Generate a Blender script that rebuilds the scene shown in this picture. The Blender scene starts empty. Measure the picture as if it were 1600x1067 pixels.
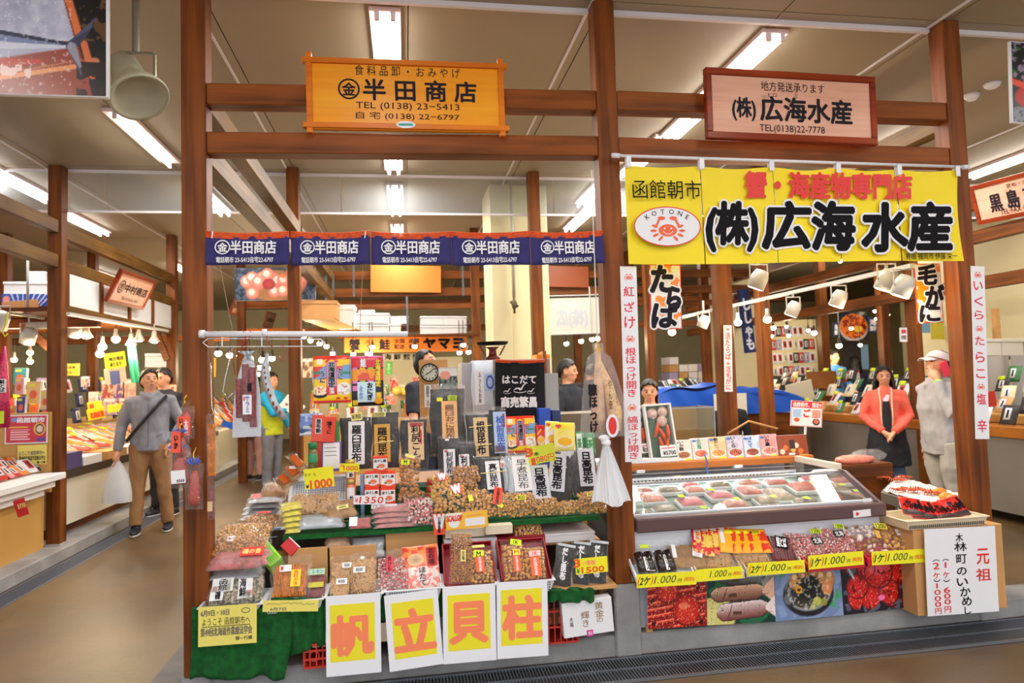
import bpy, bmesh, math, random
import numpy as np
from mathutils import Vector, Matrix, noise
rnd = random.Random(7)
SC = bpy.context.scene
COL = SC.collection
# ------------------------------------------------------------------ camera
FPX, PCX, PCY, CAM_H = 1055.0, 800.0, 533.5, 1.5
_Y = Vector((634-PCX, -(595-PCY), -FPX)).normalized()
_X = Vector((7312-PCX, -(388-PCY), -FPX)); _X = (_X - _X.dot(_Y)*_Y).normalized()
_Z = _X.cross(_Y)
RM = Matrix((_X, _Y, _Z))
CAM_D = 3.541
CP = Vector((0, -CAM_D, CAM_H))
cam_data = bpy.data.cameras.new('camera'); cam = bpy.data.objects.new('camera', cam_data); COL.objects.link(cam)
cam.matrix_world = Matrix.Translation(CP) @ RM.to_4x4()
cam_data.sensor_width = 36; cam_data.lens = FPX/1600*36; cam_data.clip_start = .05; cam_data.clip_end = 200
cam_data.dof.use_dof = True; cam_data.dof.focus_distance = 3.75; cam_data.dof.aperture_fstop = 2.2
SC.camera = cam
# ------------------------------------------------------------------ exposure, world, large lights
SC.view_settings.view_transform = 'Standard'; SC.view_settings.look = 'None'
SC.view_settings.gamma = 1; SC.view_settings.use_curve_mapping = False
SC.view_settings.exposure = 0.22
SC.cycles.transparent_max_bounces = 24; SC.cycles.max_bounces = 8
SC.cycles.sample_clamp_indirect = 6
W = bpy.data.worlds.new('world'); SC.world = W; W.use_nodes = True
_bg = W.node_tree.nodes['Background']; _bg.inputs[0].default_value = (.93, .96, 1, 1); _bg.inputs[1].default_value = 1.4
def area(name, loc, sx, sy, power, col=(1, .98, .93), rot=(0, 0, 0)):
    l = bpy.data.lights.new(name, 'AREA'); l.shape = 'RECTANGLE'; l.size = sx; l.size_y = sy; l.energy = power; l.color = col
    o = bpy.data.objects.new(name, l); o.location = loc; o.rotation_euler = rot; COL.objects.link(o); return o
# ------------------------------------------------------------------ unprojection of photo pixels onto real planes
def ray(px, py): return RM @ Vector((px-PCX, -(py-PCY), -FPX))
def U(px, py, y=None, x=None, z=None):
    d = ray(px, py)
    if y is not None: t = (y-CP.y)/d.y
    elif x is not None: t = (x-CP.x)/d.x
    else: t = (z-CP.z)/d.z
    return CP + d*t
# ------------------------------------------------------------------ materials
def lin(c):
    return tuple(((v/255)/12.92 if v/255 <= .04045 else ((v/255+.055)/1.055)**2.4) for v in c)
_M = {}
def mat(name, col=(200, 200, 200), rough=.5, metal=0, var=0, scale=12, bump=0, stretch=None, emit=0, coat=0, trans=0, alpha=1, col2=None, bscale=None, spec=.5):
    if name in _M: return _M[name]
    m = bpy.data.materials.new(name); m.use_nodes = True; nt = m.node_tree; b = nt.nodes['Principled BSDF']
    c = lin(col); b.inputs['Base Color'].default_value = (*c, 1); b.inputs['Roughness'].default_value = rough
    b.inputs['Metallic'].default_value = metal; b.inputs['Coat Weight'].default_value = coat; b.inputs['Coat Roughness'].default_value = .15
    b.inputs['Specular IOR Level'].default_value = spec
    b.inputs['Transmission Weight'].default_value = trans; b.inputs['Alpha'].default_value = alpha
    if emit: b.inputs['Emission Color'].default_value = (*c, 1); b.inputs['Emission Strength'].default_value = emit
    if var or bump:
        tc = nt.nodes.new('ShaderNodeTexCoord'); mp = nt.nodes.new('ShaderNodeMapping'); nz = nt.nodes.new('ShaderNodeTexNoise')
        nt.links.new(tc.outputs['Object'], mp.inputs[0]); nt.links.new(mp.outputs[0], nz.inputs['Vector'])
        nz.inputs['Scale'].default_value = scale; nz.inputs['Detail'].default_value = 4
        if stretch: mp.inputs['Scale'].default_value = stretch
        if var:
            cr = nt.nodes.new('ShaderNodeValToRGB')
            d = lin(col2) if col2 else tuple(v*(1-var) for v in c); u = c if col2 else tuple(min(1, v*(1+var*.5)) for v in c)
            cr.color_ramp.elements[0].position = .33; cr.color_ramp.elements[1].position = .67
            cr.color_ramp.elements[0].color = (*d, 1); cr.color_ramp.elements[1].color = (*u, 1)
            nt.links.new(nz.outputs['Fac'], cr.inputs[0]); nt.links.new(cr.outputs[0], b.inputs['Base Color'])
            if emit: nt.links.new(cr.outputs[0], b.inputs['Emission Color'])
        if bump:
            bn = nt.nodes.new('ShaderNodeBump'); bn.inputs['Strength'].default_value = bump; bn.inputs['Distance'].default_value = .01
            src = nz
            if bscale:
                src = nt.nodes.new('ShaderNodeTexNoise'); src.inputs['Scale'].default_value = bscale; src.inputs['Detail'].default_value = 3
                nt.links.new(mp.outputs[0], src.inputs['Vector'])
            nt.links.new(src.outputs['Fac'], bn.inputs['Height']); nt.links.new(bn.outputs[0], b.inputs['Normal'])
    _M[name] = m; return m
def film_mat(name='clear_film', tint=(1, 1, 1), milk=.04, rough=.06, crinkle=.9, gloss=1.0):
    if name in _M: return _M[name]
    m = bpy.data.materials.new(name); m.use_nodes = True; nt = m.node_tree; nt.nodes.clear()
    N = nt.nodes.new; out = N('ShaderNodeOutputMaterial'); tr = N('ShaderNodeBsdfTransparent'); gl = N('ShaderNodeBsdfGlossy'); df = N('ShaderNodeBsdfDiffuse')
    tr.inputs[0].default_value = (*tint, 1); gl.inputs['Roughness'].default_value = rough; df.inputs[0].default_value = (.85, .87, .9, 1)
    tc = N('ShaderNodeTexCoord'); nz = N('ShaderNodeTexNoise'); nz.inputs['Scale'].default_value = 38; nz.inputs['Detail'].default_value = 2; nz.inputs['Distortion'].default_value = 1.5
    bp = N('ShaderNodeBump'); bp.inputs['Strength'].default_value = crinkle; bp.inputs['Distance'].default_value = .02
    lw = N('ShaderNodeLayerWeight'); lw.inputs[0].default_value = .25; m1 = N('ShaderNodeMixShader'); m2 = N('ShaderNodeMixShader')
    L = nt.links.new
    L(tc.outputs['Object'], nz.inputs['Vector']); L(nz.outputs['Fac'], bp.inputs['Height'])
    for s in (gl,): L(bp.outputs[0], s.inputs['Normal'])
    L(bp.outputs[0], lw.inputs['Normal'])
    mu = N('ShaderNodeMath'); mu.operation = 'MULTIPLY_ADD'; mu.inputs[1].default_value = .25*gloss; mu.inputs[2].default_value = .03*gloss
    L(lw.outputs['Facing'], mu.inputs[0])
    m1.inputs[0].default_value = milk; L(tr.outputs[0], m1.inputs[1]); L(df.outputs[0], m1.inputs[2])
    L(mu.outputs[0], m2.inputs[0]); L(m1.outputs[0], m2.inputs[1]); L(gl.outputs[0], m2.inputs[2]); L(m2.outputs[0], out.inputs[0])
    _M[name] = m; return m
def print_mat():
    if 'print_ink' in _M: return _M['print_ink']
    m = bpy.data.materials.new('print_ink'); m.use_nodes = True; nt = m.node_tree; b = nt.nodes['Principled BSDF']
    a = nt.nodes.new('ShaderNodeVertexColor'); a.layer_name = 'Col'; nt.links.new(a.outputs[0], b.inputs['Base Color']); b.inputs['Roughness'].default_value = .3
    _M['print_ink'] = m; return m
def wood(name, col, col2, axis='z', rough=.5):
    if name in _M: return _M[name]
    m = bpy.data.materials.new(name); m.use_nodes = True; nt = m.node_tree; b = nt.nodes['Principled BSDF']; N = nt.nodes.new; L = nt.links.new
    tc = N('ShaderNodeTexCoord'); mp = N('ShaderNodeMapping'); s = [14, 14, 14]; s['xyz'.index(axis)] = .7; mp.inputs['Scale'].default_value = s
    nz = N('ShaderNodeTexNoise'); nz.inputs['Scale'].default_value = 1.6; nz.inputs['Detail'].default_value = 5; nz.inputs['Distortion'].default_value = .6
    n2 = N('ShaderNodeTexNoise'); n2.inputs['Scale'].default_value = 2.2; n2.inputs['Detail'].default_value = 2
    mp2 = N('ShaderNodeMapping'); s2 = [2.2, 2.2, 2.2]; s2['xyz'.index(axis)] = .8; mp2.inputs['Scale'].default_value = s2
    L(tc.outputs['Object'], mp.inputs[0]); L(mp.outputs[0], nz.inputs['Vector']); L(tc.outputs['Object'], mp2.inputs[0]); L(mp2.outputs[0], n2.inputs['Vector'])
    mx = N('ShaderNodeMath'); mx.operation = 'MULTIPLY_ADD'; mx.inputs[1].default_value = .55; L(nz.outputs['Fac'], mx.inputs[0])
    m3 = N('ShaderNodeMath'); m3.operation = 'MULTIPLY'; m3.inputs[1].default_value = .45; L(n2.outputs['Fac'], m3.inputs[0]); L(m3.outputs[0], mx.inputs[2])
    cr = N('ShaderNodeValToRGB'); e = cr.color_ramp.elements; e[0].position = .38; e[1].position = .62
    e[0].color = (*lin(col2), 1); e[1].color = (*lin(col), 1); L(mx.outputs[0], cr.inputs[0])
    # knots
    vo = N('ShaderNodeTexVoronoi'); mp3 = N('ShaderNodeMapping'); s3 = [3.4, 3.4, 3.4]; s3['xyz'.index(axis)] = 1.7; mp3.inputs['Scale'].default_value = s3
    L(tc.outputs['Object'], mp3.inputs[0]); L(mp3.outputs[0], vo.inputs['Vector']); vo.inputs['Scale'].default_value = 1
    kr = N('ShaderNodeValToRGB'); k = kr.color_ramp.elements; k[0].position = .03; k[0].color = (.25, .2, .18, 1); k[1].position = .085; k[1].color = (1, 1, 1, 1); L(vo.outputs['Distance'], kr.inputs[0])
    mm = N('ShaderNodeMix'); mm.data_type = 'RGBA'; mm.blend_type = 'MULTIPLY'; mm.inputs[0].default_value = 1; L(cr.outputs[0], mm.inputs[6]); L(kr.outputs[0], mm.inputs[7]); L(mm.outputs[2], b.inputs['Base Color'])
    bn = N('ShaderNodeBump'); bn.inputs['Strength'].default_value = .18; bn.inputs['Distance'].default_value = .004; L(nz.outputs['Fac'], bn.inputs['Height']); L(bn.outputs[0], b.inputs['Normal'])
    b.inputs['Roughness'].default_value = rough; b.inputs['Specular IOR Level'].default_value = .22; _M[name] = m; return m
# ------------------------------------------------------------------ mesh builder
class MB:
    def __init__(s): s.v = []; s.f = []; s.m = []; s.col = None
    def add(s, vs, fs, m=0, T=None):
        o = len(s.v)
        s.v.extend([tuple(T @ Vector(p)) for p in vs] if T is not None else [tuple(p) for p in vs])
        s.f.extend([tuple(i+o for i in q) for q in fs]); s.m.extend([m]*len(fs)); return s
    def box(s, x0, x1, y0, y1, z0, z1, m=0, T=None):
        vs = [(x0, y0, z0), (x1, y0, z0), (x1, y1, z0), (x0, y1, z0), (x0, y0, z1), (x1, y0, z1), (x1, y1, z1), (x0, y1, z1)]
        return s.add(vs, [(0, 3, 2, 1), (4, 5, 6, 7), (0, 1, 5, 4), (1, 2, 6, 5), (2, 3, 7, 6), (3, 0, 4, 7)], m, T)
    def beam(s, a, b, w, h=None, m=0):
        a = Vector(a); b = Vector(b); d = (b-a); L = d.length; d.normalize(); up = Vector((0, 0, 1)) if abs(d.z) < .95 else Vector((0, 1, 0))
        r = d.cross(up).normalized(); u = r.cross(d); h = h or w; T = Matrix((r, d, u)).transposed().to_4x4(); T.translation = a
        return s.box(-w/2, w/2, 0, L, -h/2, h/2, m, T)
    def tube(s, pts, r, n=8, m=0, cap=True, T=None):
        pts = [Vector(p) for p in pts]; rs = r if hasattr(r, '__len__') else [r]*len(pts); vs = []; fs = []; pu = None
        for i, p in enumerate(pts):
            d = (pts[min(i+1, len(pts)-1)]-pts[max(i-1, 0)]).normalized()
            if pu is None: pu = Vector((0, 0, 1)) if abs(d.z) < .9 else Vector((1, 0, 0))
            u = (pu-d*pu.dot(d)); u = u.normalized() if u.length > 1e-6 else d.orthogonal().normalized(); pu = u; w = d.cross(u)
            for k in range(n):
                a = 2*math.pi*k/n; vs.append(p+(u*math.cos(a)+w*math.sin(a))*rs[i])
        for i in range(len(pts)-1):
            for k in range(n):
                q = (k+1) % n; fs.append((i*n+k, i*n+q, (i+1)*n+q, (i+1)*n+k))
        if cap: fs.append(tuple(range(n-1, -1, -1))); fs.append(tuple((len(pts)-1)*n+k for k in range(n)))
        return s.add(vs, fs, m, T)
    def lathe(s, prof, n=16, m=0, T=None, cap=True):
        vs = [(r*math.cos(2*math.pi*k/n), r*math.sin(2*math.pi*k/n), z) for r, z in prof for k in range(n)]
        fs = [(i*n+k, i*n+(k+1) % n, (i+1)*n+(k+1) % n, (i+1)*n+k) for i in range(len(prof)-1) for k in range(n)]
        if cap: fs.append(tuple(range(n-1, -1, -1))); fs.append(tuple((len(prof)-1)*n+k for k in range(n)))
        return s.add(vs, fs, m, T)
    def grid(s, fn, nu, nv, m=0, T=None, flip=False):
        vs = [fn(i/nu, j/nv) for j in range(nv+1) for i in range(nu+1)]; k = nu+1
        fs = [(j*k+i, j*k+i+1, (j+1)*k+i+1, (j+1)*k+i) for j in range(nv) for i in range(nu)]
        if flip: fs = [q[::-1] for q in fs]
        return s.add(vs, fs, m, T)
    def blob(s, c, r, m=0, sub=1, T=None, rot=None, jit=0, rg=rnd):
        vs, fs = ICO[sub]; R = Matrix.Identity(3) if rot is None else rot; rr = r if hasattr(r, '__len__') else (r, r, r); c = Vector(c)
        return s.add([c + R @ Vector((p[0]*rr[0]*(1+rg.uniform(-jit, jit)), p[1]*rr[1]*(1+rg.uniform(-jit, jit)), p[2]*rr[2]*(1+rg.uniform(-jit, jit)))) for p in vs], fs, m, T)
    def poly(s, pts, th=0, m=0, T=None):   # extruded outline in the xz plane, th towards +y
        n = len(pts)
        if not th: return s.add([(p[0], 0, p[1]) for p in pts], [tuple(range(n))], m, T)
        vs = [(p[0], 0, p[1]) for p in pts]+[(p[0], th, p[1]) for p in pts]
        return s.add(vs, [tuple(range(n)), tuple(range(2*n-1, n-1, -1))]+[(i, i+n, (i+1) % n+n, (i+1) % n) for i in range(n)], m, T)
    def mesh(s, name, mats, smooth=False):
        me = bpy.data.meshes.new(name); me.from_pydata(s.v, [], s.f)
        for q in (mats if isinstance(mats, (list, tuple)) else [mats]): me.materials.append(q)
        if any(s.m): me.polygons.foreach_set('material_index', s.m)
        if smooth: me.polygons.foreach_set('use_smooth', [True]*len(s.f))
        if s.col is not None:
            at = me.color_attributes.new('Col', 'FLOAT_COLOR', 'POINT'); at.data.foreach_set('color', np.asarray(s.col, dtype=np.float32).ravel())
        me.update(); return me
    def build(s, name, mats, parent=None, M=None, smooth=False, bevel=0, seg=1):
        o = bpy.data.objects.new(name, s.mesh(name, mats, smooth)); COL.objects.link(o)
        if M is not None: o.matrix_world = M
        if parent is not None: o.parent = parent
        if bevel:
            b = o.modifiers.new('bevel', 'BEVEL'); b.width = bevel; b.segments = seg; b.limit_method = 'ANGLE'
        return o
def _ico(sub):
    bm = bmesh.new(); bmesh.ops.create_icosphere(bm, subdivisions=sub, radius=1); bm.verts.ensure_lookup_table()
    r = ([tuple(v.co) for v in bm.verts], [tuple(v.index for v in f.verts) for f in bm.faces]); bm.free(); return r
ICO = {k: _ico(k) for k in (1, 2, 3)}
def tag(o, label, cat, group=None, kind=None):
    if label: o['label'] = label
    if cat: o['category'] = cat
    if group: o['group'] = group
    if kind: o['kind'] = kind
    return o
def thing(name, label, cat, M=None, group=None):
    o = bpy.data.objects.new(name, None); o.empty_display_size = .05; COL.objects.link(o)
    if M is not None: o.matrix_world = M if isinstance(M, Matrix) else Matrix.Translation(M)
    return tag(o, label, cat, group)
def struct(name, mb, m, **k):
    o = mb.build(name, m, **k); o['kind'] = 'structure'; return o
def ordw(n): return ['first', 'second', 'third', 'fourth', 'fifth', 'sixth', 'seventh', 'eighth', 'ninth', 'tenth', 'eleventh', 'twelfth'][n] if n < 12 else f'{n+1}th'
# ------------------------------------------------------------------ panels : a local frame fitted to photo corners at a real depth
class Panel:
    """local x right, y away from viewer, z up; origin bottom-left"""
    def __init__(s, bl, br, tl, yb=0, yt=None, yr=None):
        a = U(*bl, y=yb); b = U(*br, y=yb if yr is None else yr); c = U(*tl, y=yb if yt is None else yt)
        s.set(a, b, c)
    def set(s, a, b, c):
        X = (b-a); s.w = X.length; X.normalize(); Zv = c-a; Zv -= Zv.dot(X)*X; s.h = Zv.length; Zv.normalize(); Yv = Zv.cross(X)
        s.M = Matrix((X, Yv, Zv)).transposed().to_4x4(); s.M.translation = a; s.I = s.M.inverted(); return s
    def loc(s, px, py):
        d = s.I.to_3x3() @ ray(px, py); o = s.I @ CP; t = -o.y/d.y; p = o+d*t; return p.x, p.z
    def rect(s, x0, y0, x1, y1):
        cx, cz = s.loc((x0+x1)/2, (y0+y1)/2); a = Vector(s.loc(x0, (y0+y1)/2)); b = Vector(s.loc(x1, (y0+y1)/2)); w = (b-a).length
        c = Vector(s.loc((x0+x1)/2, y0)); d = Vector(s.loc((x0+x1)/2, y1)); h = (c-d).length
        return cx-w/2, cz-h/2, cx+w/2, cz+h/2
def panel_pts(a, b, c):
    p = Panel.__new__(Panel); return p.set(Vector(a), Vector(b), Vector(c))
def P4(x0, y0, x1, y1, yb=0, yt=None, rot=0):
    # upright (or leaning back) rectangle given by its photo box, bottom edge at depth yb, top edge at depth yt
    yt = yb if yt is None else yt; c = U((x0+x1)/2, y1, y=yb); a = Vector((U(x0, y1, y=yb).x, yb, c.z)); b = Vector((U(x1, y1, y=yb).x, yb, c.z)); m = (a+b)/2
    q = U((x0+x1)/2, y0, y=yt); v = Vector((0, yt-yb, q.z-c.z)); p = panel_pts(a, b, a+v)
    if rot: p.M = p.M @ Matrix.Translation((p.w/2, 0, 0)) @ Matrix.Rotation(math.radians(-rot), 4, 'Y') @ Matrix.Translation((-p.w/2, 0, 0)); p.I = p.M.inverted()
    return p
def box_panel(x0, y0, x1, y1, yb=0, yt=None):
    return Panel((x0, y1), (x1, y1), (x0, y0), yb, yt)
# ------------------------------------------------------------------ lettering
_T = {}
TMP = bpy.data.scenes.new('tmp')
def evald(o):
    vl = TMP.view_layers[0]; vl.update(); return o.evaluated_get(vl.depsgraph)
def glyphs(s, bold=0, res=2):
    k = (s, bold)
    if k in _T: return _T[k]
    cu = bpy.data.curves.new('t', 'FONT'); cu.body = s; cu.align_x = 'CENTER'; cu.resolution_u = res; cu.offset = bold; cu.space_line = .95
    o = bpy.data.objects.new('t', cu); TMP.collection.objects.link(o); me = evald(o).to_mesh()
    n = len(me.vertices); co = np.zeros(n*3); me.vertices.foreach_get('co', co); co = co.reshape(-1, 3)[:, :2]
    fs = [tuple(p.vertices) for p in me.polygons]; o.to_mesh_clear(); bpy.data.objects.remove(o); bpy.data.curves.remove(cu)
    if n == 0: co = np.zeros((1, 2)); fs = []
    _T[k] = (co, fs, co.min(0), co.max(0)); return _T[k]
def text(s, parent, rect, m, y=-.002, bold=.012, out=None, om=None, shear=0, vertical=False, name='lettering', Mloc=None):
    """fit a string into rect=(x0,z0,x1,z1) of the parent's local xz plane"""
    if vertical: s = '\n'.join(s)
    x0, z0, x1, z1 = rect; obs = []
    co, fs, lo, hi = glyphs(s, 0); sc = (hi-lo); sc[sc == 0] = 1
    em = (z1-z0)/sc[1]
    def put(r, n, y, m, nm):
        q = (co-lo)/sc; xs = x0+q[:, 0]*(x1-x0)+shear*(q[:, 1]-.5)*(z1-z0); zs = z0+q[:, 1]*(z1-z0); mb = MB()
        if n == 0: mb.add(np.stack([xs, np.full(len(xs), y), zs], 1), fs)
        for i in range(n):
            a = 2*math.pi*(i+.5)/n; mb.add(np.stack([xs+r*math.cos(a), np.full(len(xs), y-i*2e-5), zs+r*math.sin(a)], 1), fs)
        o = mb.build(nm, m)
        o.parent = parent
        if Mloc is not None: o.matrix_local = Mloc
        return o
    if out:
        put((bold+out)*em, 12, y+.0012, om, 'lettering_outline')
    return put(bold*em*.8, 0 if bold < .015 else (4 if bold < .03 else 8), y, m, name)
def child(mb, name, m, parent, **k):
    """parts are modelled in the thing's own frame"""
    o = mb.build(name, m, **k); o.parent = parent; return o
# painted (ink) print : grid of vertex colours, fn(u,v)->(r,g,b) 0-255 numpy vectorised
def ink(parent, rect, fn, nu=60, nv=40, y=-.002, name='print', bend=None):
    x0, z0, x1, z1 = rect; u, v = np.meshgrid(np.linspace(0, 1, nu+1), np.linspace(0, 1, nv+1))
    mb = MB(); c = np.clip(fn(u, v), 0, 255)/255; c = np.where(c <= .04045, c/12.92, ((c+.055)/1.055)**2.4)
    k = nu+1; yy = np.full(u.shape, y) if bend is None else y+bend(u, v)
    mb.v = np.stack([x0+u*(x1-x0), yy, z0+v*(z1-z0)], -1).reshape(-1, 3).tolist()
    mb.f = [(j*k+i, j*k+i+1, (j+1)*k+i+1, (j+1)*k+i) for j in range(nv) for i in range(nu)]; mb.m = [0]*len(mb.f)
    mb.col = np.concatenate([c.reshape(-1, 3), np.ones((c.size//3, 1))], 1)
    o = mb.build(name, print_mat(), smooth=True); o.parent = parent; return o
class Art:
    """tiny painter for flat prints"""
    def __init__(s, u, v, base, asp=1.5): s.u = u*asp; s.v = v; s.c = np.ones(u.shape+(3,))*np.array(base, float); s.a = asp
    def n(s, sc, seed=0, oct=3):
        r = np.zeros(s.u.shape); a = 1
        for o in range(oct):
            g = np.random.RandomState(seed+o*7).rand(64, 64); x = s.u*sc*2**o+seed*3.1; y = s.v*sc*2**o+seed*1.7
            i = np.floor(x).astype(int); j = np.floor(y).astype(int); fx = x-i; fy = y-j; fx = fx*fx*(3-2*fx); fy = fy*fy*(3-2*fy)
            r += a*((g[i % 64, j % 64]*(1-fx)+g[(i+1) % 64, j % 64]*fx)*(1-fy)+(g[i % 64, (j+1) % 64]*(1-fx)+g[(i+1) % 64, (j+1) % 64]*fx)*fy); a *= .5
        return r/(2-2**(1-oct))
    def mix(s, mask, col, col2=None, t=None):
        col = np.array(col, float); cc = col if col2 is None else col+(np.array(col2, float)-col)*t[..., None]
        s.c = s.c*(1-mask[..., None])+cc*mask[..., None]; return s
    def ell(s, cx, cy, rx, ry, col, rot=0, col2=None, t=None, soft=.08):
        x = s.u-cx*s.a; y = s.v-cy; c, n = math.cos(rot), math.sin(rot); d = np.hypot((x*c+y*n)/rx, (-x*n+y*c)/ry)
        return s.mix(np.clip((1-d)/soft, 0, 1), col, col2, d if t is None and col2 is not None else t)
    def ring(s, cx, cy, rx, ry, w, col, rot=0):
        x = s.u-cx*s.a; y = s.v-cy; c, n = math.cos(rot), math.sin(rot); d = np.hypot((x*c+y*n)/rx, (-x*n+y*c)/ry)
        return s.mix((np.abs(d-1) < w).astype(float), col)
    def line(s, x0, y0, x1, y1, w, col, w2=None):
        ax, ay, bx, by = x0*s.a, y0, x1*s.a, y1; dx, dy = bx-ax, by-ay; t = np.clip(((s.u-ax)*dx+(s.v-ay)*dy)/(dx*dx+dy*dy+1e-9), 0, 1)
        d = np.hypot(s.u-ax-t*dx, s.v-ay-t*dy); ww = w if w2 is None else w+(w2-w)*t; return s.mix(np.clip((ww-d)/(.25*ww)+.5, 0, 1), col)
    def rect(s, x0, y0, x1, y1, col): return s.mix(((s.u > x0*s.a) & (s.u < x1*s.a) & (s.v > y0) & (s.v < y1)).astype(float), col)
# ================================================================== setting
WD = {a: wood('stained_wood_'+a, (144, 76, 26), (86, 43, 12), a) for a in 'xyz'}
WL = {a: wood('pale_side_wood_'+a, (122, 86, 32), (80, 52, 18), a) for a in 'xyz'}
WB = {a: wood('inner_wood_'+a, (134, 74, 26), (80, 41, 12), a, .45) for a in 'xyz'}
CEIL = 3.6
m_ceil = mat('ceiling_panel', (162, 148, 124), .55, var=.06, scale=.6)
m_conc = mat('kerb_concrete', (150, 147, 146), .85, var=.22, scale=5, bump=.3, bscale=60)
m_white_rail = mat('white_rail', (228, 222, 226), .4)
m_cream = mat('cream_wall_paint', (226, 214, 168), .6, var=.05, scale=2)
# floor : polished concrete, brown inside
def floor_mat():
    m = bpy.data.materials.new('floor_screed'); m.use_nodes = True; nt = m.node_tree; b = nt.nodes['Principled BSDF']; N = nt.nodes.new; L = nt.links.new
    tc = N('ShaderNodeTexCoord'); nz = N('ShaderNodeTexNoise'); nz.inputs['Scale'].default_value = .8; nz.inputs['Detail'].default_value = 6; L(tc.outputs['Object'], nz.inputs['Vector'])
    n2 = N('ShaderNodeTexNoise'); n2.inputs['Scale'].default_value = 40; n2.inputs['Detail'].default_value = 5; L(tc.outputs['Object'], n2.inputs['Vector'])
    cr = N('ShaderNodeValToRGB'); e = cr.color_ramp.elements; e[0].position = .35; e[1].position = .7; e[0].color = (*lin((88, 68, 44)), 1); e[1].color = (*lin((126, 99, 64)), 1); L(nz.outputs['Fac'], cr.inputs[0])
    mm = N('ShaderNodeMix'); mm.data_type = 'RGBA'; mm.blend_type = 'MULTIPLY'; mm.inputs[0].default_value = .35; L(cr.outputs[0], mm.inputs[6]); L(n2.outputs['Fac'], mm.inputs[7]); L(mm.outputs[2], b.inputs['Base Color'])
    b.inputs['Roughness'].default_value = .42
    bn = N('ShaderNodeBump'); bn.inputs['Strength'].default_value = .12; bn.inputs['Distance'].default_value = .003; L(n2.outputs['Fac'], bn.inputs['Height']); L(bn.outputs[0], b.inputs['Normal'])
    return m
struct('floor', MB().box(-14, 22, -9, 22, -.1, 0), floor_mat())
# gutter with steel grating in front of the kerb (bars built as real bars)
GY0, GY1 = -.30, -.03
m_dark = mat('gutter_dark', (40, 42, 46), .7); m_steel = mat('grate_steel', (150, 155, 165), .35, metal=.8)
tr = thing('trim_1', None, None, (0, 0, 0)); tr['kind'] = 'structure'
child(MB().box(-1.2, 9, GY0, GY1, .0005, .002), 'gutter_bed', m_dark, tr)
mb = MB()
for yy in (GY0, (GY0+GY1)/2-.006, GY1-.012): mb.box(-1.2, 9, yy, yy+.012, .002, .014)
child(mb, 'grate_rail', m_steel, tr)
mb = MB(); x = -1.2
while x < 6.5:
    mb.box(x, x+.006, GY0+.012, GY1-.012, .002, .012); x += .0165
g = child(mb, 'grate_bars', m_steel, tr); g['kind'] = 'stuff'; g['label'] = 'closely spaced steel bars of the gutter grating'
# gutter along the left aisle
tr2 = thing('trim_2', None, None, (0, 0, 0)); tr2['kind'] = 'structure'
a = U(0, 905, z=0); b_ = U(190, 800, z=0)
child(MB().box(-3.02, -2.82, -3, 12, .0005, .003), 'gutter_bed', mat('aisle_gutter', (96, 100, 112), .5), tr2)
mb = MB(); yq = -1.
while yq < 6: mb.box(-3.0, -2.84, yq, yq+.012, .003, .008); yq += .03
g = child(mb, 'grate_bars', mat('aisle_grate', (112, 116, 128), .45, metal=.4), tr2); g['kind'] = 'stuff'
struct('trim_3', MB().box(-1.32, -1.10, -1.6, 12, .0005, .006), mat('aisle_strip', (104, 100, 100), .6, var=.2, scale=8))
# kerbs
struct('trim_4', MB().box(-1.11, 9, 0, .22, 0, .115), m_conc, bevel=.008)
struct('trim_5', MB().box(-3.4, -3.03, -2, 12, 0, .115), m_conc, bevel=.008)
struct('trim_6', MB().box(-1.11, -.93, .22, 6.6, 0, .1), m_conc, bevel=.008)
# ceiling : panels with pale joints
struct('ceiling', MB().box(-14, 22, -6.3, 20, CEIL+.02, CEIL+.1), m_ceil)
tr = thing('trim_7', None, None, (0, 0, 0)); tr['kind'] = 'structure'
mb0 = MB(); xs = [-1.03+1.09*k*2 for k in range(-5, 9)]; ys = [-6.3, -3, .02, 3.2, 6.4, 9.6, 12.8, 16]
panes = None
for i in range(len(xs)-1):
    for j in range(len(ys)-1):
        for h in range(2):
            x0 = xs[i]+(xs[i+1]-xs[i])/2*h; x1 = x0+(xs[i+1]-xs[i])/2
            me = MB().box(x0+.004, x1-.004, ys[j]+.004, ys[j+1]-.004, CEIL, CEIL+.018)
            child(me, 'ceiling_panel', m_ceil, tr)
mb = MB()
for k in (-2, -1, 0, 1, 2, 3, 4, 5):
    xx = -1.03+2.18*k
    mb.box(xx-.075, xx-.06, -6.3, 18, CEIL-.012, CEIL-.001)
child(mb, 'joint_strip', m_white_rail, tr)
struct('trim_8', MB().box(-14, 22, .10, .125, CEIL-.03, CEIL-.001), m_white_rail)
# smoke curtain (glass) with rails
glass = film_mat('smoke_glass', (.86, .9, .93), .10, .05, 0, 1.0)
sm = thing('smoke_curtain', 'clear glass smoke curtain hanging under the ceiling behind the stalls', 'screen', (0, 3.32, CEIL))
child(MB().box(-14, 22, .0, .02, -.03, -.002), 'top_rail', m_white_rail, sm)
child(MB().box(-14, 22, .0, .02, -.415, -.395), 'bottom_rail', m_white_rail, sm)
for k in range(-3, 6):
    x0 = -.6+2.18*k; child(MB().box(x0+.006, x0+2.174, .006, .012, -.395, -.03), 'glass_pane', glass, sm)
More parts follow.
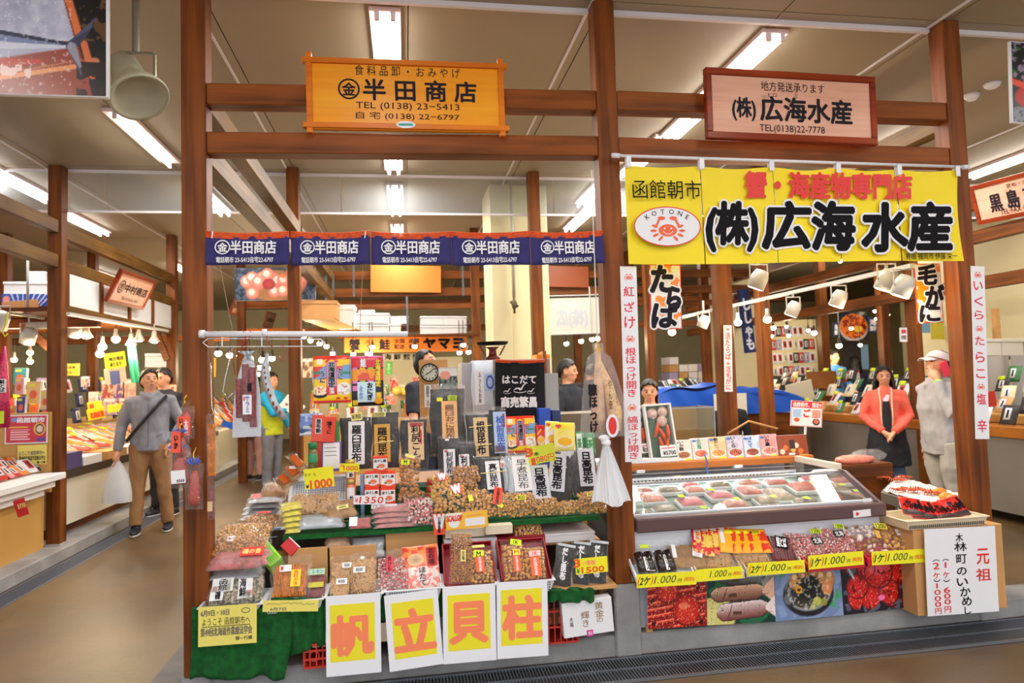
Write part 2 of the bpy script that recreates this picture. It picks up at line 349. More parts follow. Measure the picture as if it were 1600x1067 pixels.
# posts
def post(name, label, x, y, w, z0, z1, m=None, group=None, plinth=None, pw=.145, mats=None):
    t = thing(name, label, 'post', (x, y, z0), group)
    child(MB().box(-w/2, w/2, -w/2, w/2, 0, z1-z0), 'shaft', m or WD['z'], t, bevel=.004)
    if plinth: child(MB().box(-pw/2, pw/2, -pw/2, pw/2, plinth[0]-z0, plinth[1]-z0), 'concrete_foot', m_conc, t, bevel=.01)
    return t
pL = U(304, 520, y=0).x; pC = U(963, 520, y=0).x; pR = U(1518, 520, y=0).x; PW = .118
post('post', 'brown stained timber post at the left corner of the seafood stall', pL, PW/2, PW, .1, CEIL, plinth=(.0, .1))
post('post', 'brown stained timber post between the two front stalls', pC, PW/2, PW, .38, CEIL, plinth=(0, .38))
post('post', 'brown stained timber post at the right end of the front stalls', pR, PW/2, PW, .12, CEIL, plinth=(0, .12))
pd = thing('base_plate', 'bolted steel plate low on the central post', 'bracket', (pC, 0, .42))
child(MB().box(.03, .05, -.004, -.0005, -.03, .06), 'plate', m_steel, pd)
for zz in (-.01, .035): child(MB().blob((.04, -.006, zz), (.009, .005, .009), sub=2), 'bolt', m_steel, pd, smooth=True)
def beam(label, a, b, w, h, m, name='beam', group=None):
    a = Vector(a); b = Vector(b); o = MB().beam((0, 0, 0), b-a, w, h).build(name, m, M=Matrix.Translation(a), bevel=.004); return tag(o, label, 'beam', group)
def hz(x0, x1, y, za, zb, lab): return beam(lab, (x0, y, za), (x1, y, zb), .1, .11, WD['x'])
hz(pL+PW/2, pC-PW/2, .06, 2.99, 3.025, 'upper timber cross beam behind the orange shop sign')
hz(pL+PW/2, pC-PW/2, .06, 2.737, 2.767, 'lower timber cross beam under the orange shop sign')
hz(pC+PW/2, pR-PW/2, .06, 3.03, 3.03, 'upper timber cross beam behind the pink shop sign')
hz(pC+PW/2, pR-PW/2, .06, 2.765, 2.752, 'lower timber cross beam above the yellow banner')
# beams going back on the left of the stall
for z0, lb in ((3.0, 'upper'), (2.72, 'lower')):
    beam(lb+' timber beam running back from the left corner post', (pL+.0, PW, z0), (pL, 3.2, z0), .1, .12, WL['y'])
    beam(lb+' timber beam running back deep over the aisle edge', (pL, 3.3, z0), (pL, 6.3, z0), .1, .12, WL['y'])
    beam(lb+' timber beam running back from the right end post', (pR, PW, z0), (pR, 3.2, z0), .1, .12, WL['y'])
# second row posts
m2 = WB['z']
post('post', 'inner timber post behind the hung salami packs', U(458, 300, y=3.2).x, 3.2, .115, .1, CEIL, m2)
post('post', 'inner timber post in front of the cream pillar', U(833, 300, y=3.2).x, 3.2, .115, .1, CEIL, m2)
post('post', 'timber post on the left aisle beside the red crab poster', U(90, 400, y=3.26).x, 3.26, .12, .12, CEIL, m2, plinth=(0, .13))
post('post', 'timber post beyond the man in the grey jacket', U(269, 470, y=6.3).x, 6.3, .12, .12, CEIL, m2)
post('post', 'timber post carrying the small red strip sign, behind the freezer case', U(1132, 550, y=1.55).x, 1.55, .12, .857, 2.75, m2)
for px, y, w, lb in ((1190, 2.9, .115, 'near the blue sheet'), (1283, 6.3, .13, 'left of the blue shirted clerk'), (1425, 3.2, .115, 'behind the man on the phone'), (1378, 6.3, .14, 'behind the woman in the coral cardigan'), (1013, 5.2, .115, 'between the hanging lamps at mid right'), (743, 5.8, .12, 'beside the orange lettered banner'),
                     (1100, 6.8, .13, 'in the middle of the right hall'), (1490, 6.2, .12, 'at the far right wall'), (985, 7.5, .13, 'behind the hung dried fish'), (900, 9, .13, 'far behind the dark shop curtain'), (377, 7.6, .12, 'far down the left aisle'), (145, 7.5, .12, 'beyond the coloured snack packs'), (8, 6.2, .12, 'at the far left edge')):
    z1 = U(px, 300, y=y).z; post('post', 'inner timber post '+lb, U(px, 470, y=y).x, y, w, 0, min(CEIL, 3.6), m2)
# left stall frame : beams and white infill boards
xl = -3.13
lx = [U(px, 420, y=3.26).x for px in (90,)][0]
for z0, h, lb in ((3.0, .13, 'top'), (2.68, .12, 'middle'), (2.27, .08, 'lower')):
    beam(lb+' long timber rail of the left aisle stall', (lx, 3.3, z0), (lx, 6.25, z0), .08, h, WL['y'])
for z0, lb in ((3.02, 'upper'), (2.70, 'lower')):
    beam(lb+' timber rail toward the near left edge', (lx, -.1, z0), (lx, 3.2, z0), .08, .12, WL['y'])
fb = thing('infill_board', 'white infill boards between dark battens over the left aisle stall', 'board', (lx+.02, 3.35, 2.3))
for k in range(4):
    y0 = k*.73; child(MB().box(-.01, .01, y0+.03, y0+.70, .01, .32), 'panel', mat('infill_white', (214, 214, 216), .6), fb)
    child(MB().box(-.015, .03, y0-.03, y0+.03, 0, .33), 'batten', WB['z'], fb)
# walls
struct('wall_back', MB().box(-14, 22, 16, 16.2, 0, CEIL), m_cream)
struct('wall_left', MB().box(-12.2, -12, -3, 16, 0, CEIL), m_cream)
struct('wall_right', MB().box(16, 16.2, -3, 16, 0, CEIL), m_cream)
cr = thing('trim_9', None, None, (0, 0, 0)); cr['kind'] = 'structure'
child(MB().box(10.5, 15.9, 9.2, 9.4, 0, CEIL), 'partition', m_cream, cr)
# cream pillar with pipe
xa, xb = U(766, 350, y=3.6).x, U(856, 350, y=3.6).x
pl = thing('pillar', 'wide cream painted pillar behind the centre of the stall', 'pillar', (xa, 3.6, 0))
child(MB().box(0, (xb-xa)*.33, 0, .7, 0, CEIL), 'pillar_face', m_cream, pl, bevel=.006)
child(MB().box((xb-xa)*.33+.002, xb-xa, .04, .7, 0, CEIL), 'pillar_side', m_cream, pl, bevel=.006)
pp = thing('pipe', 'grey conduit with a valve hanging down the cream pillar', 'pipe', (U(800, 350, y=3.5).x, 3.52, 2.2))
zt = 0
child(MB().tube([(0, 0, .15), (0, 0, 1.38)], .016, 10), 'conduit', mat('pipe_grey', (190, 186, 176), .4), pp, smooth=True)
child(MB().blob((0, 0, .08), (.03, .03, .06), sub=2).blob((.03, -.01, .06), .02).blob((-.03, 0, .1), .02).tube([(0, 0, .15), (0, 0, -.02)], .012, 8), 'valve', mat('valve_brass', (110, 100, 80), .4, metal=.6), pp, smooth=True)
# pale cold store walls seen past the posts on the right
child(MB().box(U(1110, 500, y=7).x, U(1180, 500, y=7).x+.2, 7, 7.2, 0, 3.2), 'partition', m_cream, cr)
# ------------------------------------------------------------------ ceiling lamps
m_tube = mat('tube_glow', (255, 252, 244), .5, emit=14); m_hood = mat('lamp_hood', (236, 214, 214), .5)
def tube_lamp(x, y0, y1, lab, twin=True, power=26):
    t = thing('ceiling_light', lab, 'lamp', (x, (y0+y1)/2, CEIL)); h = (y1-y0)/2
    child(MB().box(-.09, .09, -h, h, -.03, -.001), 'housing', m_hood, t, bevel=.004)
    for sx in ((-.045, .045) if twin else (0,)):
        child(MB().tube([(sx, -h+.04, -.058), (sx, h-.04, -.058)], .016, 10), 'tube', m_tube, t, smooth=True)
        for e in (-1, 1): child(MB().box(sx-.014, sx+.014, e*h-.02*(e > 0)-.0, e*h+.02*(e < 0), -.08, -.03), 'socket', m_hood, t)
    area('tube_light', (x, (y0+y1)/2, CEIL-.1), .16, y1-y0, power)
LX = -.07
tube_lamp(LX, .19, 1.42, 'twin tube ceiling lamp above the orange sign')
tube_lamp(LX, 2.62, 3.1, 'short view of twin tube lamp just before the smoke curtain')
tube_lamp(LX, 3.6, 4.8, 'twin tube ceiling lamp behind the glass smoke curtain, middle of left bay')
tube_lamp(LX, 5.4, 6.6, 'twin tube ceiling lamp farther back over the left bay')
tube_lamp(U(1214, 55, z=3.55).x, .2, 1.42, 'twin tube ceiling lamp above the pink sign')
tube_lamp(U(1214, 55, z=3.55).x, 2.0, 3.2, 'twin tube ceiling lamp behind the pink sign')
tube_lamp(-2.1, 1.78, 3.0, 'single tube ceiling lamp over the left aisle', twin=False, power=16)
for i, (px, py, y) in enumerate(((30, 290, 0), (130, 350, 0), (160, 430, 0), (330, 315, 0), (600, 290, 0), (930, 300, 0), (905, 345, 0), (1385, 235, 0), (1060, 205, 0), (1590, 250, 0))):
    p = U(px, py, z=3.55)
    if i in (4,): continue
    tube_lamp(p.x, p.y-.6, p.y+.6, 'ceiling tube lamp '+['over the far left stall', 'over the left stall beyond its post', 'deep in the left hall', 'over the aisle seen by the corner post', '', 'right of the cream pillar', 'farther back right of the cream pillar', 'over the right bay back part', 'between the centre post and pink sign, farther back', 'at the right edge of the view'][i])
tube_lamp(4.6, 7.4, 8.6, 'tube lamp over the far right hall'); tube_lamp(6.8, 5.4, 6.6, 'tube lamp over the far right aisle'); tube_lamp(-3.8, 8.4, 9.6, 'tube lamp over the far left hall')

for i, (x, y) in enumerate(((-2.6, -2.2), (-.1, -2.2), (2.4, -2.2), (4.9, -2.2), (-1.3, -4.6), (1.2, -4.6), (3.7, -4.6))):  # unseen lamps added above the walkway to give glints on the film
    tube_lamp(x, y-.6, y+.6, 'twin tube ceiling lamp over the front walkway, '+ordw(i), power=22)
# ================================================================== signs, curtains, banners
K = mat('ink_black', (34, 30, 38), .6, spec=.15); KB = mat('ink_true_black', (16, 14, 18), .6, spec=.12); RED = mat('ink_red', (226, 40, 34), .45); WH = mat('ink_white', (236, 234, 238), .5)
ORG = mat('ink_orange', (238, 92, 36), .45); PINKR = mat('ink_pink_red', (226, 44, 70), .45); PNK = mat('ink_pink', (255, 150, 120), .5); BLU = mat('ink_blue', (60, 90, 180), .5); GRN = mat('ink_green', (40, 140, 70), .5); GOLDI = mat('ink_gold', (150, 110, 60), .5); GREY = mat('ink_grey', (120, 110, 96), .6)
YEL = mat('price_card_yellow', (246, 236, 30), .55); YELB = mat('board_yellow', (240, 226, 40), .5); PAP = mat('white_paper', (238, 236, 240), .6, var=.03, scale=3); CREAMP = mat('cream_paper', (240, 226, 130), .6)
def tx(P, parent, s, x0, y0, x1, y1, m=K, **k): return text(s, parent, P.rect(x0, y0, x1, y1), m, **k)
def disc(mb, cx, cz, rx, rz, y=0, n=40, m=0, a0=0, a1=2*math.pi):
    return mb.add([(cx+rx*math.cos(a0+(a1-a0)*i/n), y, cz+rz*math.sin(a0+(a1-a0)*i/n)) for i in range(n)], [tuple(range(n))], m)
def ringm(mb, cx, cz, rx, rz, w, y=0, n=40, m=0, a0=0, a1=2*math.pi):
    vs = []; 
    for i in range(n+1):
        a = a0+(a1-a0)*i/n; c, s = math.cos(a), math.sin(a); vs += [(cx+(rx-w)*c, y, cz+(rz-w)*s), (cx+rx*c, y, cz+rz*s)]
    return mb.add(vs, [(2*i, 2*i+1, 2*i+3, 2*i+2) for i in range(n)], m)
def circled(P, par, px, py, r, m, s='金', w=.16, y=-.002, bold=.03):
    cx, cz = P.loc(px, py); a = P.rect(px-r, py-r, px+r, py+r); R = (a[2]-a[0])/2
    child(ringm(MB(), cx, cz, R, R, R*w, y), 'emblem_ring', m, par); k = .6
    text(s, par, (cx-R*k, cz-R*k, cx+R*k, cz+R*k), m, y=y, bold=bold, name='emblem_letter')
# orange timber shop sign
P = Panel((480, 200), (790, 206), (480, 87), -.04); w, h = P.w, P.h
t = thing('shop_sign', 'orange timber sign with crossed frame ends lettered in black above the indigo curtain', 'sign', P.M)
m_or = wood('sign_orange_wood', (250, 168, 44), (240, 148, 28), 'x', .3); m_or2 = wood('sign_orange_frame', (232, 130, 36), (206, 104, 24), 'x', .35)
child(MB().box(0, w, .008, .03, 0, h), 'board', m_or, t)
for z in (.004, h-.034): child(MB().box(-.022, w+.022, -.006, .03, z, z+.028), 'frame_rail', m_or2, t, bevel=.002)
for x in (-.002, w-.030): child(MB().box(x, x+.03, -.002, .028, -.022, h+.022), 'frame_stile', m_or2, t, bevel=.002)
tx(P, t, '食 料 品 卸 ・ お み や げ', 555, 103, 720, 119, y=.006, bold=.006)
circled(P, t, 545, 138, 17, K, y=.006)
tx(P, t, '半 田 商 店', 569, 125, 745, 157, y=.006, bold=.03)
tx(P, t, 'TEL (0138) 23−5413', 557, 160, 719, 173, y=.006, bold=.006); tx(P, t, '自 宅 (0138) 22−6797', 557, 175, 719, 188, y=.006, bold=.006)
r = P.rect(619, 190, 649, 201); mb = MB(); disc(mb, (r[0]+r[2])/2, (r[1]+r[3])/2, (r[2]-r[0])/2, (r[3]-r[1])/2, -.0075); child(mb, 'sticker', WH, t)
child(MB().box(r[0]+.012, r[2]-.012, -.0085, -.0078, (r[1]+r[3])/2-.006, (r[1]+r[3])/2+.006), 'sticker_band', mat('sticker_teal', (60, 160, 150), .5), t)
# pink timber sign
P = Panel((1106, 215), (1373, 226), (1105, 104), -.075); w, h = P.w, P.h
t = thing('shop_sign', 'pale pink wood grained sign in a red brown frame above the yellow banner', 'sign', P.M)
m_pk = wood('sign_pink_grain', (238, 186, 160), (222, 160, 132), 'x', .4); m_rf = wood('sign_red_frame', (160, 62, 24), (116, 40, 16), 'x', .3)
child(MB().box(.03, w-.03, .012, .03, .03, h-.03), 'board', m_pk, t)
for a in ((0, w, 0, .04), (0, w, h-.04, h), (0, .036, .04, h-.04), (w-.036, w, .04, h-.04)): child(MB().box(a[0], a[1], 0, .04, a[2], a[3]), 'frame_rail', m_rf, t, bevel=.004)
tx(P, t, '地方発送承ります', 1191, 128, 1290, 143, y=.01, bold=.008); tx(P, t, 'ヒロ', 1202, 144, 1215, 150, y=.01); tx(P, t, 'ミ', 1243, 145, 1248, 152, y=.01)
tx(P, t, '(株)', 1146, 151, 1182, 187, y=.01, bold=.03); tx(P, t, '広海水産', 1191, 153, 1333, 190, y=.01, bold=.035); tx(P, t, 'TEL(0138)22-7778', 1189, 195, 1291, 209, y=.01, bold=.006)
# indigo curtain in five strips
m_ind = mat('indigo_cloth', (50, 44, 104), .85, var=.12, scale=30, bump=.15, bscale=300); m_rope = mat('orange_cord', (232, 92, 34), .6, var=.25, scale=60)
nx = [(320, 452), (454, 579), (580, 706), (706, 830), (830, 945)]; ct = U(320, 414, y=-.06)
t = thing('shop_curtain', 'short indigo shop curtain of five white lettered strips with orange top cords', 'curtain', ct)
I = Matrix.Translation(-ct)
for i, (a, b) in enumerate(nx):
    P = Panel((a+1, 414+(i % 2)*1), (b, 413 - 2*(i == 4)), (a, 368), -.06, -.05); w, h = P.w, P.h
    nf = lambda u, v, w=w, h=h, i=i: (u*w, .006*math.sin(u*9+i*2)*(1.2-v)+.003*math.sin(u*31+i), v*h+.006*math.sin(math.pi*u)*v*(-1))
    o = MB().grid(nf, 26, 6).build('curtain_strip', m_ind, M=P.M, smooth=True); o.parent = t; o.matrix_parent_inverse = I
    so = o.modifiers.new('s', 'SOLIDIFY'); so.thickness = .002
    yo = -.012
    dx = (b-a)/125; q = lambda *r: P.rect(a+(r[0]-454)*dx, r[1], a+(r[2]-454)*dx, r[3])
    def T(s, r, **k): text(s, o, r, WH, y=yo, **k)
    cx, cz = P.loc(a+27*dx, 387); R = (q(454, 376, 477, 399)[2]-q(454, 376, 477, 399)[0])/2
    child(ringm(MB(), cx, cz, R, R, R*.16, yo), 'emblem_ring', WH, o); T('金', (cx-R*.6, cz-R*.6, cx+R*.6, cz+R*.6), bold=.035)
    T('半田商店', q(493, 377, 560, 397), bold=.03); T('電話朝市 23-5413自宅22-6797', q(472, 402, 556, 411), bold=.02)
    mb = MB(); zz = h+.002
    for k in range(4):
        mb.tube([(w*s/10, .002-.0045*k*.4, zz+.008*(k)-.008-.010*math.sin(math.pi*s/10)) for s in range(11)], .0042, 6)
    child(mb, 'cord', m_rope if i or True else WH, o, smooth=True)
    child(MB().grid(lambda u, v, w=w: (u*w, .006+.004*math.sin(u*7), zz-.02-.010*math.sin(math.pi*u)+v*.026), 12, 2), 'top_hem', m_ind, o, smooth=True)
for px in (332, 571): child(MB().tube([U(px, 362, y=-.07)-ct, U(px-1, 372, y=-.085)-ct], .003, 6), 'tie', WH, t)
# yellow banner on a white rod
t = thing('banner', 'wide yellow cloth banner in five strips with a crab emblem and huge black lettering', 'banner', U(980, 412, y=-.05)); I = Matrix.Translation(-U(980, 412, y=-.05))
m_yb = mat('yellow_banner_cloth', (250, 222, 18), .6, var=.04, scale=3)
ys = [(980, 1097.5), (1099, 1210), (1211, 1311), (1312.5, 1405), (1407.5, 1501)]; PB = Panel((980, 412), (1501, 408), (980, 260), -.05)
def xl(px): return PB.loc(px, 340)[0]
BT = PB.h
for i, (a, b) in enumerate(ys):
    x0, x1 = xl(a), xl(b); top = lambda x: BT-.0*x
    def nf(u, v, i=i, x0=x0, x1=x1):
        x = x0+(x1-x0)*u; pull = .022*math.sin(math.pi*v)*(i == 4)*u-(.004 if i < 4 else 0)*0
        return (x-pull, .006*math.sin(x*11+v*2)+.010*(1-v)*math.sin(x*4+1)-.0, v*(BT)+.006*math.cos((x-x0)/(x1-x0)*2*math.pi)*v-.006*(1-v)*math.sin(x*3))
    o = MB().grid(nf, 16, 12).build('banner_strip', m_yb, M=PB.M, smooth=True); o.parent = t; o.matrix_parent_inverse = I
def bn(o): o.matrix_parent_inverse = I; o.matrix_world = PB.M; return o
yo = -.02
def bt(s, x0, y0, x1, y1, m, **k):
    before = set(t.children); text(s, t, PB.rect(x0, y0, x1, y1), m, y=yo, **k)
    for o in t.children:
        if o not in before: bn(o)
bt('函館朝市', 987, 283, 1093, 312, KB, bold=.0)
bt('蟹・海産物専門店', 1166, 272, 1423, 311, RED, bold=.05, shear=.05)
for s, a, b, c, d in (('(株)', 1103, 318, 1180, 392), ('広', 1191, 318, 1262, 388), ('海', 1267, 318, 1331, 390), ('水', 1345, 320, 1414, 392), ('産', 1417, 319, 1482, 391)):
    bt(s, a, b, c, d, KB, bold=.055, out=.03, om=WH, shear=.08)
bt('寄贈 福岡市 伊藤 栄一', 1412, 396, 1492, 406, KB, bold=.015)
# oval crab emblem
def crab(par, cx, cz, s, y, m=ORG, fix=None, eyes=WH, legs=True):
    mb = MB(); disc(mb, cx, cz, .5*s, .32*s, y)
    for sg in (-1, 1):
        for k in range(4):
            a = math.radians(20-28*k+(6)); px, pz = cx+sg*.78*s*math.cos(a), cz+.5*s*math.sin(a); R = .17*s
            c, sn = math.cos(a*.8), math.sin(a*.8)
            mb.add([(px+sg*(R*math.cos(q)*c-R*.42*math.sin(q)*sn), y, pz+(R*math.cos(q)*sn+R*.42*math.sin(q)*c)) for q in [i*math.pi/8 for i in range(16)]], [tuple(range(16))])
        for k in range(9):
            a = math.radians(-60+k*22); mb.blob((cx+sg*(.62*s-.1*s*k/8*2)+.0, y, cz+(.22+.05*k)*s), (.07*s, .0003, .07*s))
        disc(mb, cx+sg*.32*s, cz+.64*s, .2*s, .10*s, y)
    o = child(mb, 'crab_emblem', m, par); m2 = MB()
    for sg in (-1, 1): disc(m2, cx+sg*.18*s, cz+.1*s, .05*s, .05*s, y-.001)
    ringm(m2, cx, cz+.05*s, .3*s, .26*s, .035*s, y-.001, 20, 0, math.radians(200), math.radians(340)); o2 = child(m2, 'emblem_face', eyes, par)
    if fix: fix(o); fix(o2)
cx, cz = PB.loc(1041, 355); rr = PB.rect(989, 324, 1093, 386); rx, rz = (rr[2]-rr[0])/2, (rr[3]-rr[1])/2
bn(child(disc(MB(), cx, cz, rx, rz, yo), 'emblem_oval', WH, t)); bn(child(ringm(MB(), cx, cz, rx, rz, .006, yo-.001), 'emblem_ring', RED, t)); crab(t, cx, cz-.022, .105, yo-.002, fix=bn)
for i, ch in enumerate('KOTONE'):
    a = math.radians(90+(2.5-i)*20); co, fs, lo, hi = glyphs(ch, .0); sc = .026/(hi[1]-lo[1]); mb = MB(); c = (lo+hi)/2; th = (2.5-i)*math.radians(13)
    mb.add([(cx+rx*.78*math.cos(a)+((p[0]-c[0])*math.cos(th)-(p[1]-c[1])*math.sin(th))*sc, yo-.002, cz+rz*.74*math.sin(a)+((p[0]-c[0])*math.sin(th)+(p[1]-c[1])*math.cos(th))*sc) for p in co], fs)
    bn(child(mb, 'lettering', KB, t))
m_wpl = mat('white_plastic', (232, 230, 236), .35)
rod = thing('curtain_rod', 'thin white rod the yellow banner hangs from', 'rod', U(957, 243, y=-.06)); o0 = U(957, 243, y=-.06)
child(MB().tube([(0, 0, 0), U(1511, 261, y=-.06)-o0], .009, 10), 'rod', m_wpl, rod, smooth=True); child(MB().tube([(-.005, 0, 0), (.04, 0, 0)], .014, 10).tube([U(1505, 261, y=-.06)-o0, U(1512, 261, y=-.06)-o0], .014, 10), 'end_cap', m_wpl, rod, smooth=True)
for px in (981, 1095, 1204, 1308, 1403, 1494):
    c = U(px, 246+(px-957)*.032, y=-.06)-o0; child(MB().box(c.x-.014, c.x+.014, -.014, -.011, c.z-.05, c.z+.012).box(c.x-.014, c.x+.014, .011, .014, c.z-.05, c.z+.012).box(c.x-.014, c.x+.014, -.014, .014, c.z+.010, c.z+.013), 'loop', m_wpl, rod)
# long white paper strips on the posts
def strip_sign(lab, bl, br, tl, y, items, m=PINKR, icon=ORG):
    P = Panel(bl, br, tl, y); w, h = P.w, P.h; t = thing('strip_sign', lab, 'sign', P.M); child(MB().box(0, w, 0, .0015, 0, h), 'paper', PAP, t)
    for s, v0, v1 in items:     # fractions from top
        z1 = h*(1-v0); z0 = h*(1-v1)
        if s == '*': crab(t, w/2, (z0+z1)/2-.004, w*.3, -.001, icon, eyes=PAP)
        else: text(s, t, (w*.18, z0, w*.82, z1), m, vertical=True, y=-.001, bold=.025)
    return t
strip_sign('long white paper strip with pink red characters on the central post', (977, 722), (1003, 721), (967, 416), -.004, [('*', .03, .08), ('紅', .105, .155), ('ざ', .185, .235), ('け', .26, .32), ('*', .35, .40), ('根ほっけ開き', .42, .67), ('*', .70, .75), ('縞ほっけ開き', .77, .985)])
strip_sign('long white paper strip with red characters on the right end post', (1524, 686), (1546, 686), (1507, 415), -.004, [('*', .03, .07), ('い', .09, .14), ('く', .18, .23), ('ら', .26, .31), ('*', .34, .39), ('た', .41, .46), ('ら', .5, .56), ('こ', .6, .65), ('*', .68, .72), ('塩', .74, .80), ('辛', .89, .96)])
strip_sign('small white strip with red characters on the inner post above the freezer', (1132, 612), (1145, 612), (1127, 508), 1.47, [('*', .02, .09), ('活たらば', .11, .52), ('*', .54, .6), ('活毛がに', .62, .97)], RED)
# orange brush lettered posters
def brush(lab, bl, br, tl, y, chars, seed):
    P = Panel(bl, br, tl, y); w, h = P.w, P.h; t = thing('poster', lab, 'poster', P.M); child(MB().box(0, w, 0, .004, 0, h), 'board', RED, t)
    def f(u, v):
        A = Art(u, v, (240, 238, 236), w/h); A.mix((A.n(3.2, seed) > .52).astype(float), (250, 140, 20)); return A.c
    ink(t, (w*.03, h*.015, w*.97, h*.985), f, 40, 70, -.001)
    for s, a, b, c, d in chars: text(s, t, P.rect(a, b, c, d), K, y=-.004, bold=.06, out=.05, om=WH, shear=.12)
brush('orange and white poster with large black brush characters beside the central post', (1017, 514), (1066, 514), (1015, 413), .12, (('た', 1018, 416, 1050, 456), ('ら', 1043, 449, 1063, 484), ('ば', 1020, 473, 1059, 511)), 3)
brush('orange and white poster with black brush characters beside the right end post', (1434, 505), (1475, 504), (1429, 412), .2, (('毛', 1434, 414, 1463, 444), ('が', 1446, 446, 1473, 480), ('に', 1437, 478, 1468, 502)), 9)
# black curtain
P = Panel((774, 661), (851, 660), (773, 566), .95); w, h = P.w, P.h
m_bk = mat('black_cloth', (20, 20, 28), .9, var=.15, scale=20)
t = thing('cloth_hanging', 'black cloth with white gulls and lettering at the back of the stall', 'curtain', P.M)
child(MB().grid(lambda u, v: (u*w, .006*math.sin(u*12), v*h), 20, 4), 'cloth', m_bk, t, smooth=True)
mb = MB(); [mb.tube([(w*s/8, -.004*k, h+.004+.007*k-.008*math.sin(math.pi*s/8)) for s in range(9)], .004, 6) for k in range(3)]; child(mb, 'cord', m_rope, t, smooth=True)
tx(P, t, 'はこだて', 785, 587, 837, 599, WH, y=-.01, bold=.04); tx(P, t, '商売繁昌', 783, 620, 838, 636, WH, y=-.01, bold=.06)
mb = MB()
for cx, cy, s in ((792, 611, .6), (812, 607, 1), (829, 611, .6)):
    a, b = P.loc(cx, cy); s *= .045
    mb.add([(a+s*x, -.01, b+s*z) for x, z in ((-1, -.25), (-.6, .1), (-.1, .15), (.1, .0), (.5, .6), (1.0, .75), (.6, .45), (.3, -.15), (0, -.3), (-.3, -.02))], [tuple(range(10))])
    ringm(mb, a, b-s*.3, s, s*.35, s*.1, -.01, 10, 0, math.radians(190), math.radians(350))
child(mb, 'gull_print', WH, t)
# big photo boards at the top corners
def tuna(u, v):
    A = Art(u, v, (150, 62, 44), 1); X = lambda x: (x+130)/298; Z = lambda y: (152-y)/302
    def L(x0, y0, x1, y1, w, c, w2=None): A.line(X(x0), Z(y0), X(x1), Z(y1), w/300, c, None if w2 is None else w2/300)
    A.mix(((A.u-X(100))*302*.30 > (Z(0)-A.v)*302*-.0+(0)).astype(float)*(A.u > X(104)+(Z(0)-A.v)*.28), (26, 22, 20)); A.mix((A.n(26, 3) > .62).astype(float)*(A.u > X(112)+(Z(0)-A.v)*.28)*(A.v > Z(60)), (96, 66, 40))
    A.mix(((A.v > Z(62)) & (A.u < X(100)+(Z(0)-A.v)*.28)).astype(float), (216, 214, 228), (160, 158, 184), A.n(22, 5))
    L(-130, 152, 150, 96, 8, (200, 120, 76)); A.mix(((A.v < Z(122)+(A.u-X(0))*.22) & (A.u < X(140))).astype(float), (150, 66, 46)); L(-130, 150, 140, 100, 4, (232, 150, 96)); L(106, -10, 122, 46, 6, (226, 116, 66)); L(132, 66, 146, 118, 6, (214, 110, 66)); A.mix(((A.v < Z(96)) & (A.u > X(120))).astype(float)*(A.n(9, 2) > .45), (40, 26, 22))
    L(-130, 110, 60, 98, 12, (190, 60, 46), 4); A.mix(((A.n(18, 4) > .55) & (A.v < Z(104)) & (A.v > Z(126)) & (A.u < X(46))).astype(float), (240, 200, 190))
    L(-160, 78, 112, 70, 46, (176, 176, 196), 3); L(-160, 60, 112, 68, 22, (120, 130, 170), 3); L(-160, 76, 106, 72, 12, (206, 206, 220), 2); L(-160, 30, 112, 68, 5, (36, 42, 66), 2.5)
    for x, y, w in ((151, 22, 7), (146, 34, 8), (128, 118, 7)): L(110, 70, x, y, w, (84, 84, 110), 1.2)
    L(112, 70, 140, 44, 9, (60, 60, 84), 2); L(112, 72, 126, 104, 8, (150, 146, 160), 2); A.mix((A.n(60, 7) > .72).astype(float)*.5*(A.u < X(110)), (240, 240, 246)); return A.c
P = Panel((-130, 143), (168, 152), (-130, -150), -.32); t = thing('photo_board', 'large photo board of a fish on crushed ice, top left corner', 'poster', P.M)
child(MB().box(0, P.w, 0, .03, 0, P.h), 'board', WH, t, bevel=.003); x, z = P.loc(-130, 151); ink(t, (.004, .004, P.w-.006, P.h-.004), tuna, 200, 180, -.001)
def crabtop(u, v):
    A = Art(u, v, (22, 22, 24), 1); A.mix((A.n(20, 8) > .55).astype(float)*(v > .6), (50, 110, 50)); A.mix((A.n(24, 2) > .6).astype(float)*(v > .45), (150, 130, 150)); A.ell(.3, .36, .3, .2, (226, 50, 30), .3, (180, 30, 20)); A.line(0, .5, .5, .35, .04, (236, 80, 50)); A.mix((A.n(22, 4) > .58).astype(float)*(v < .2), (120, 120, 130)); return A.c
P = Panel((1582, 191), (1740, 205), (1570, 63), -.2); t = thing('photo_board', 'dark photo board of red crab hanging at the top right corner', 'poster', P.M)
child(MB().box(0, P.w, 0, .02, 0, P.h), 'board', WH, t); ink(t, (.006, .004, P.w, P.h-.004), crabtop, 60, 60, -.001)
# horn loudspeaker and bracket behind it
m_spk = mat('speaker_cream', (206, 204, 178), .4); c = U(206, 128, y=.25)
t = thing('loudspeaker', 'cream ceiling loudspeaker on a bracket beside the fish photo board', 'speaker', c)
R = Matrix.Rotation(math.radians(152), 4, 'Y') @ Matrix.Rotation(math.radians(20), 4, 'X')
child(MB().lathe([(.06, -.16), (.075, -.15), (.085, -.02), (.1, .02), (.14, .09), (.15, .12), (.147, .13), (.13, .12), (.09, .06)], 32, T=R), 'horn', m_spk, t, smooth=True)
child(MB().tube([(-.06, 0, .16), (.1, 0, .16), (.115, 0, .15), (.115, 0, -.0)], .009, 6).tube([(.02, 0, .16), (.02, 0, CEIL-c.z)], .02, 8), 'bracket', mat('bracket_galv', (160, 156, 140), .4, metal=.6), t)
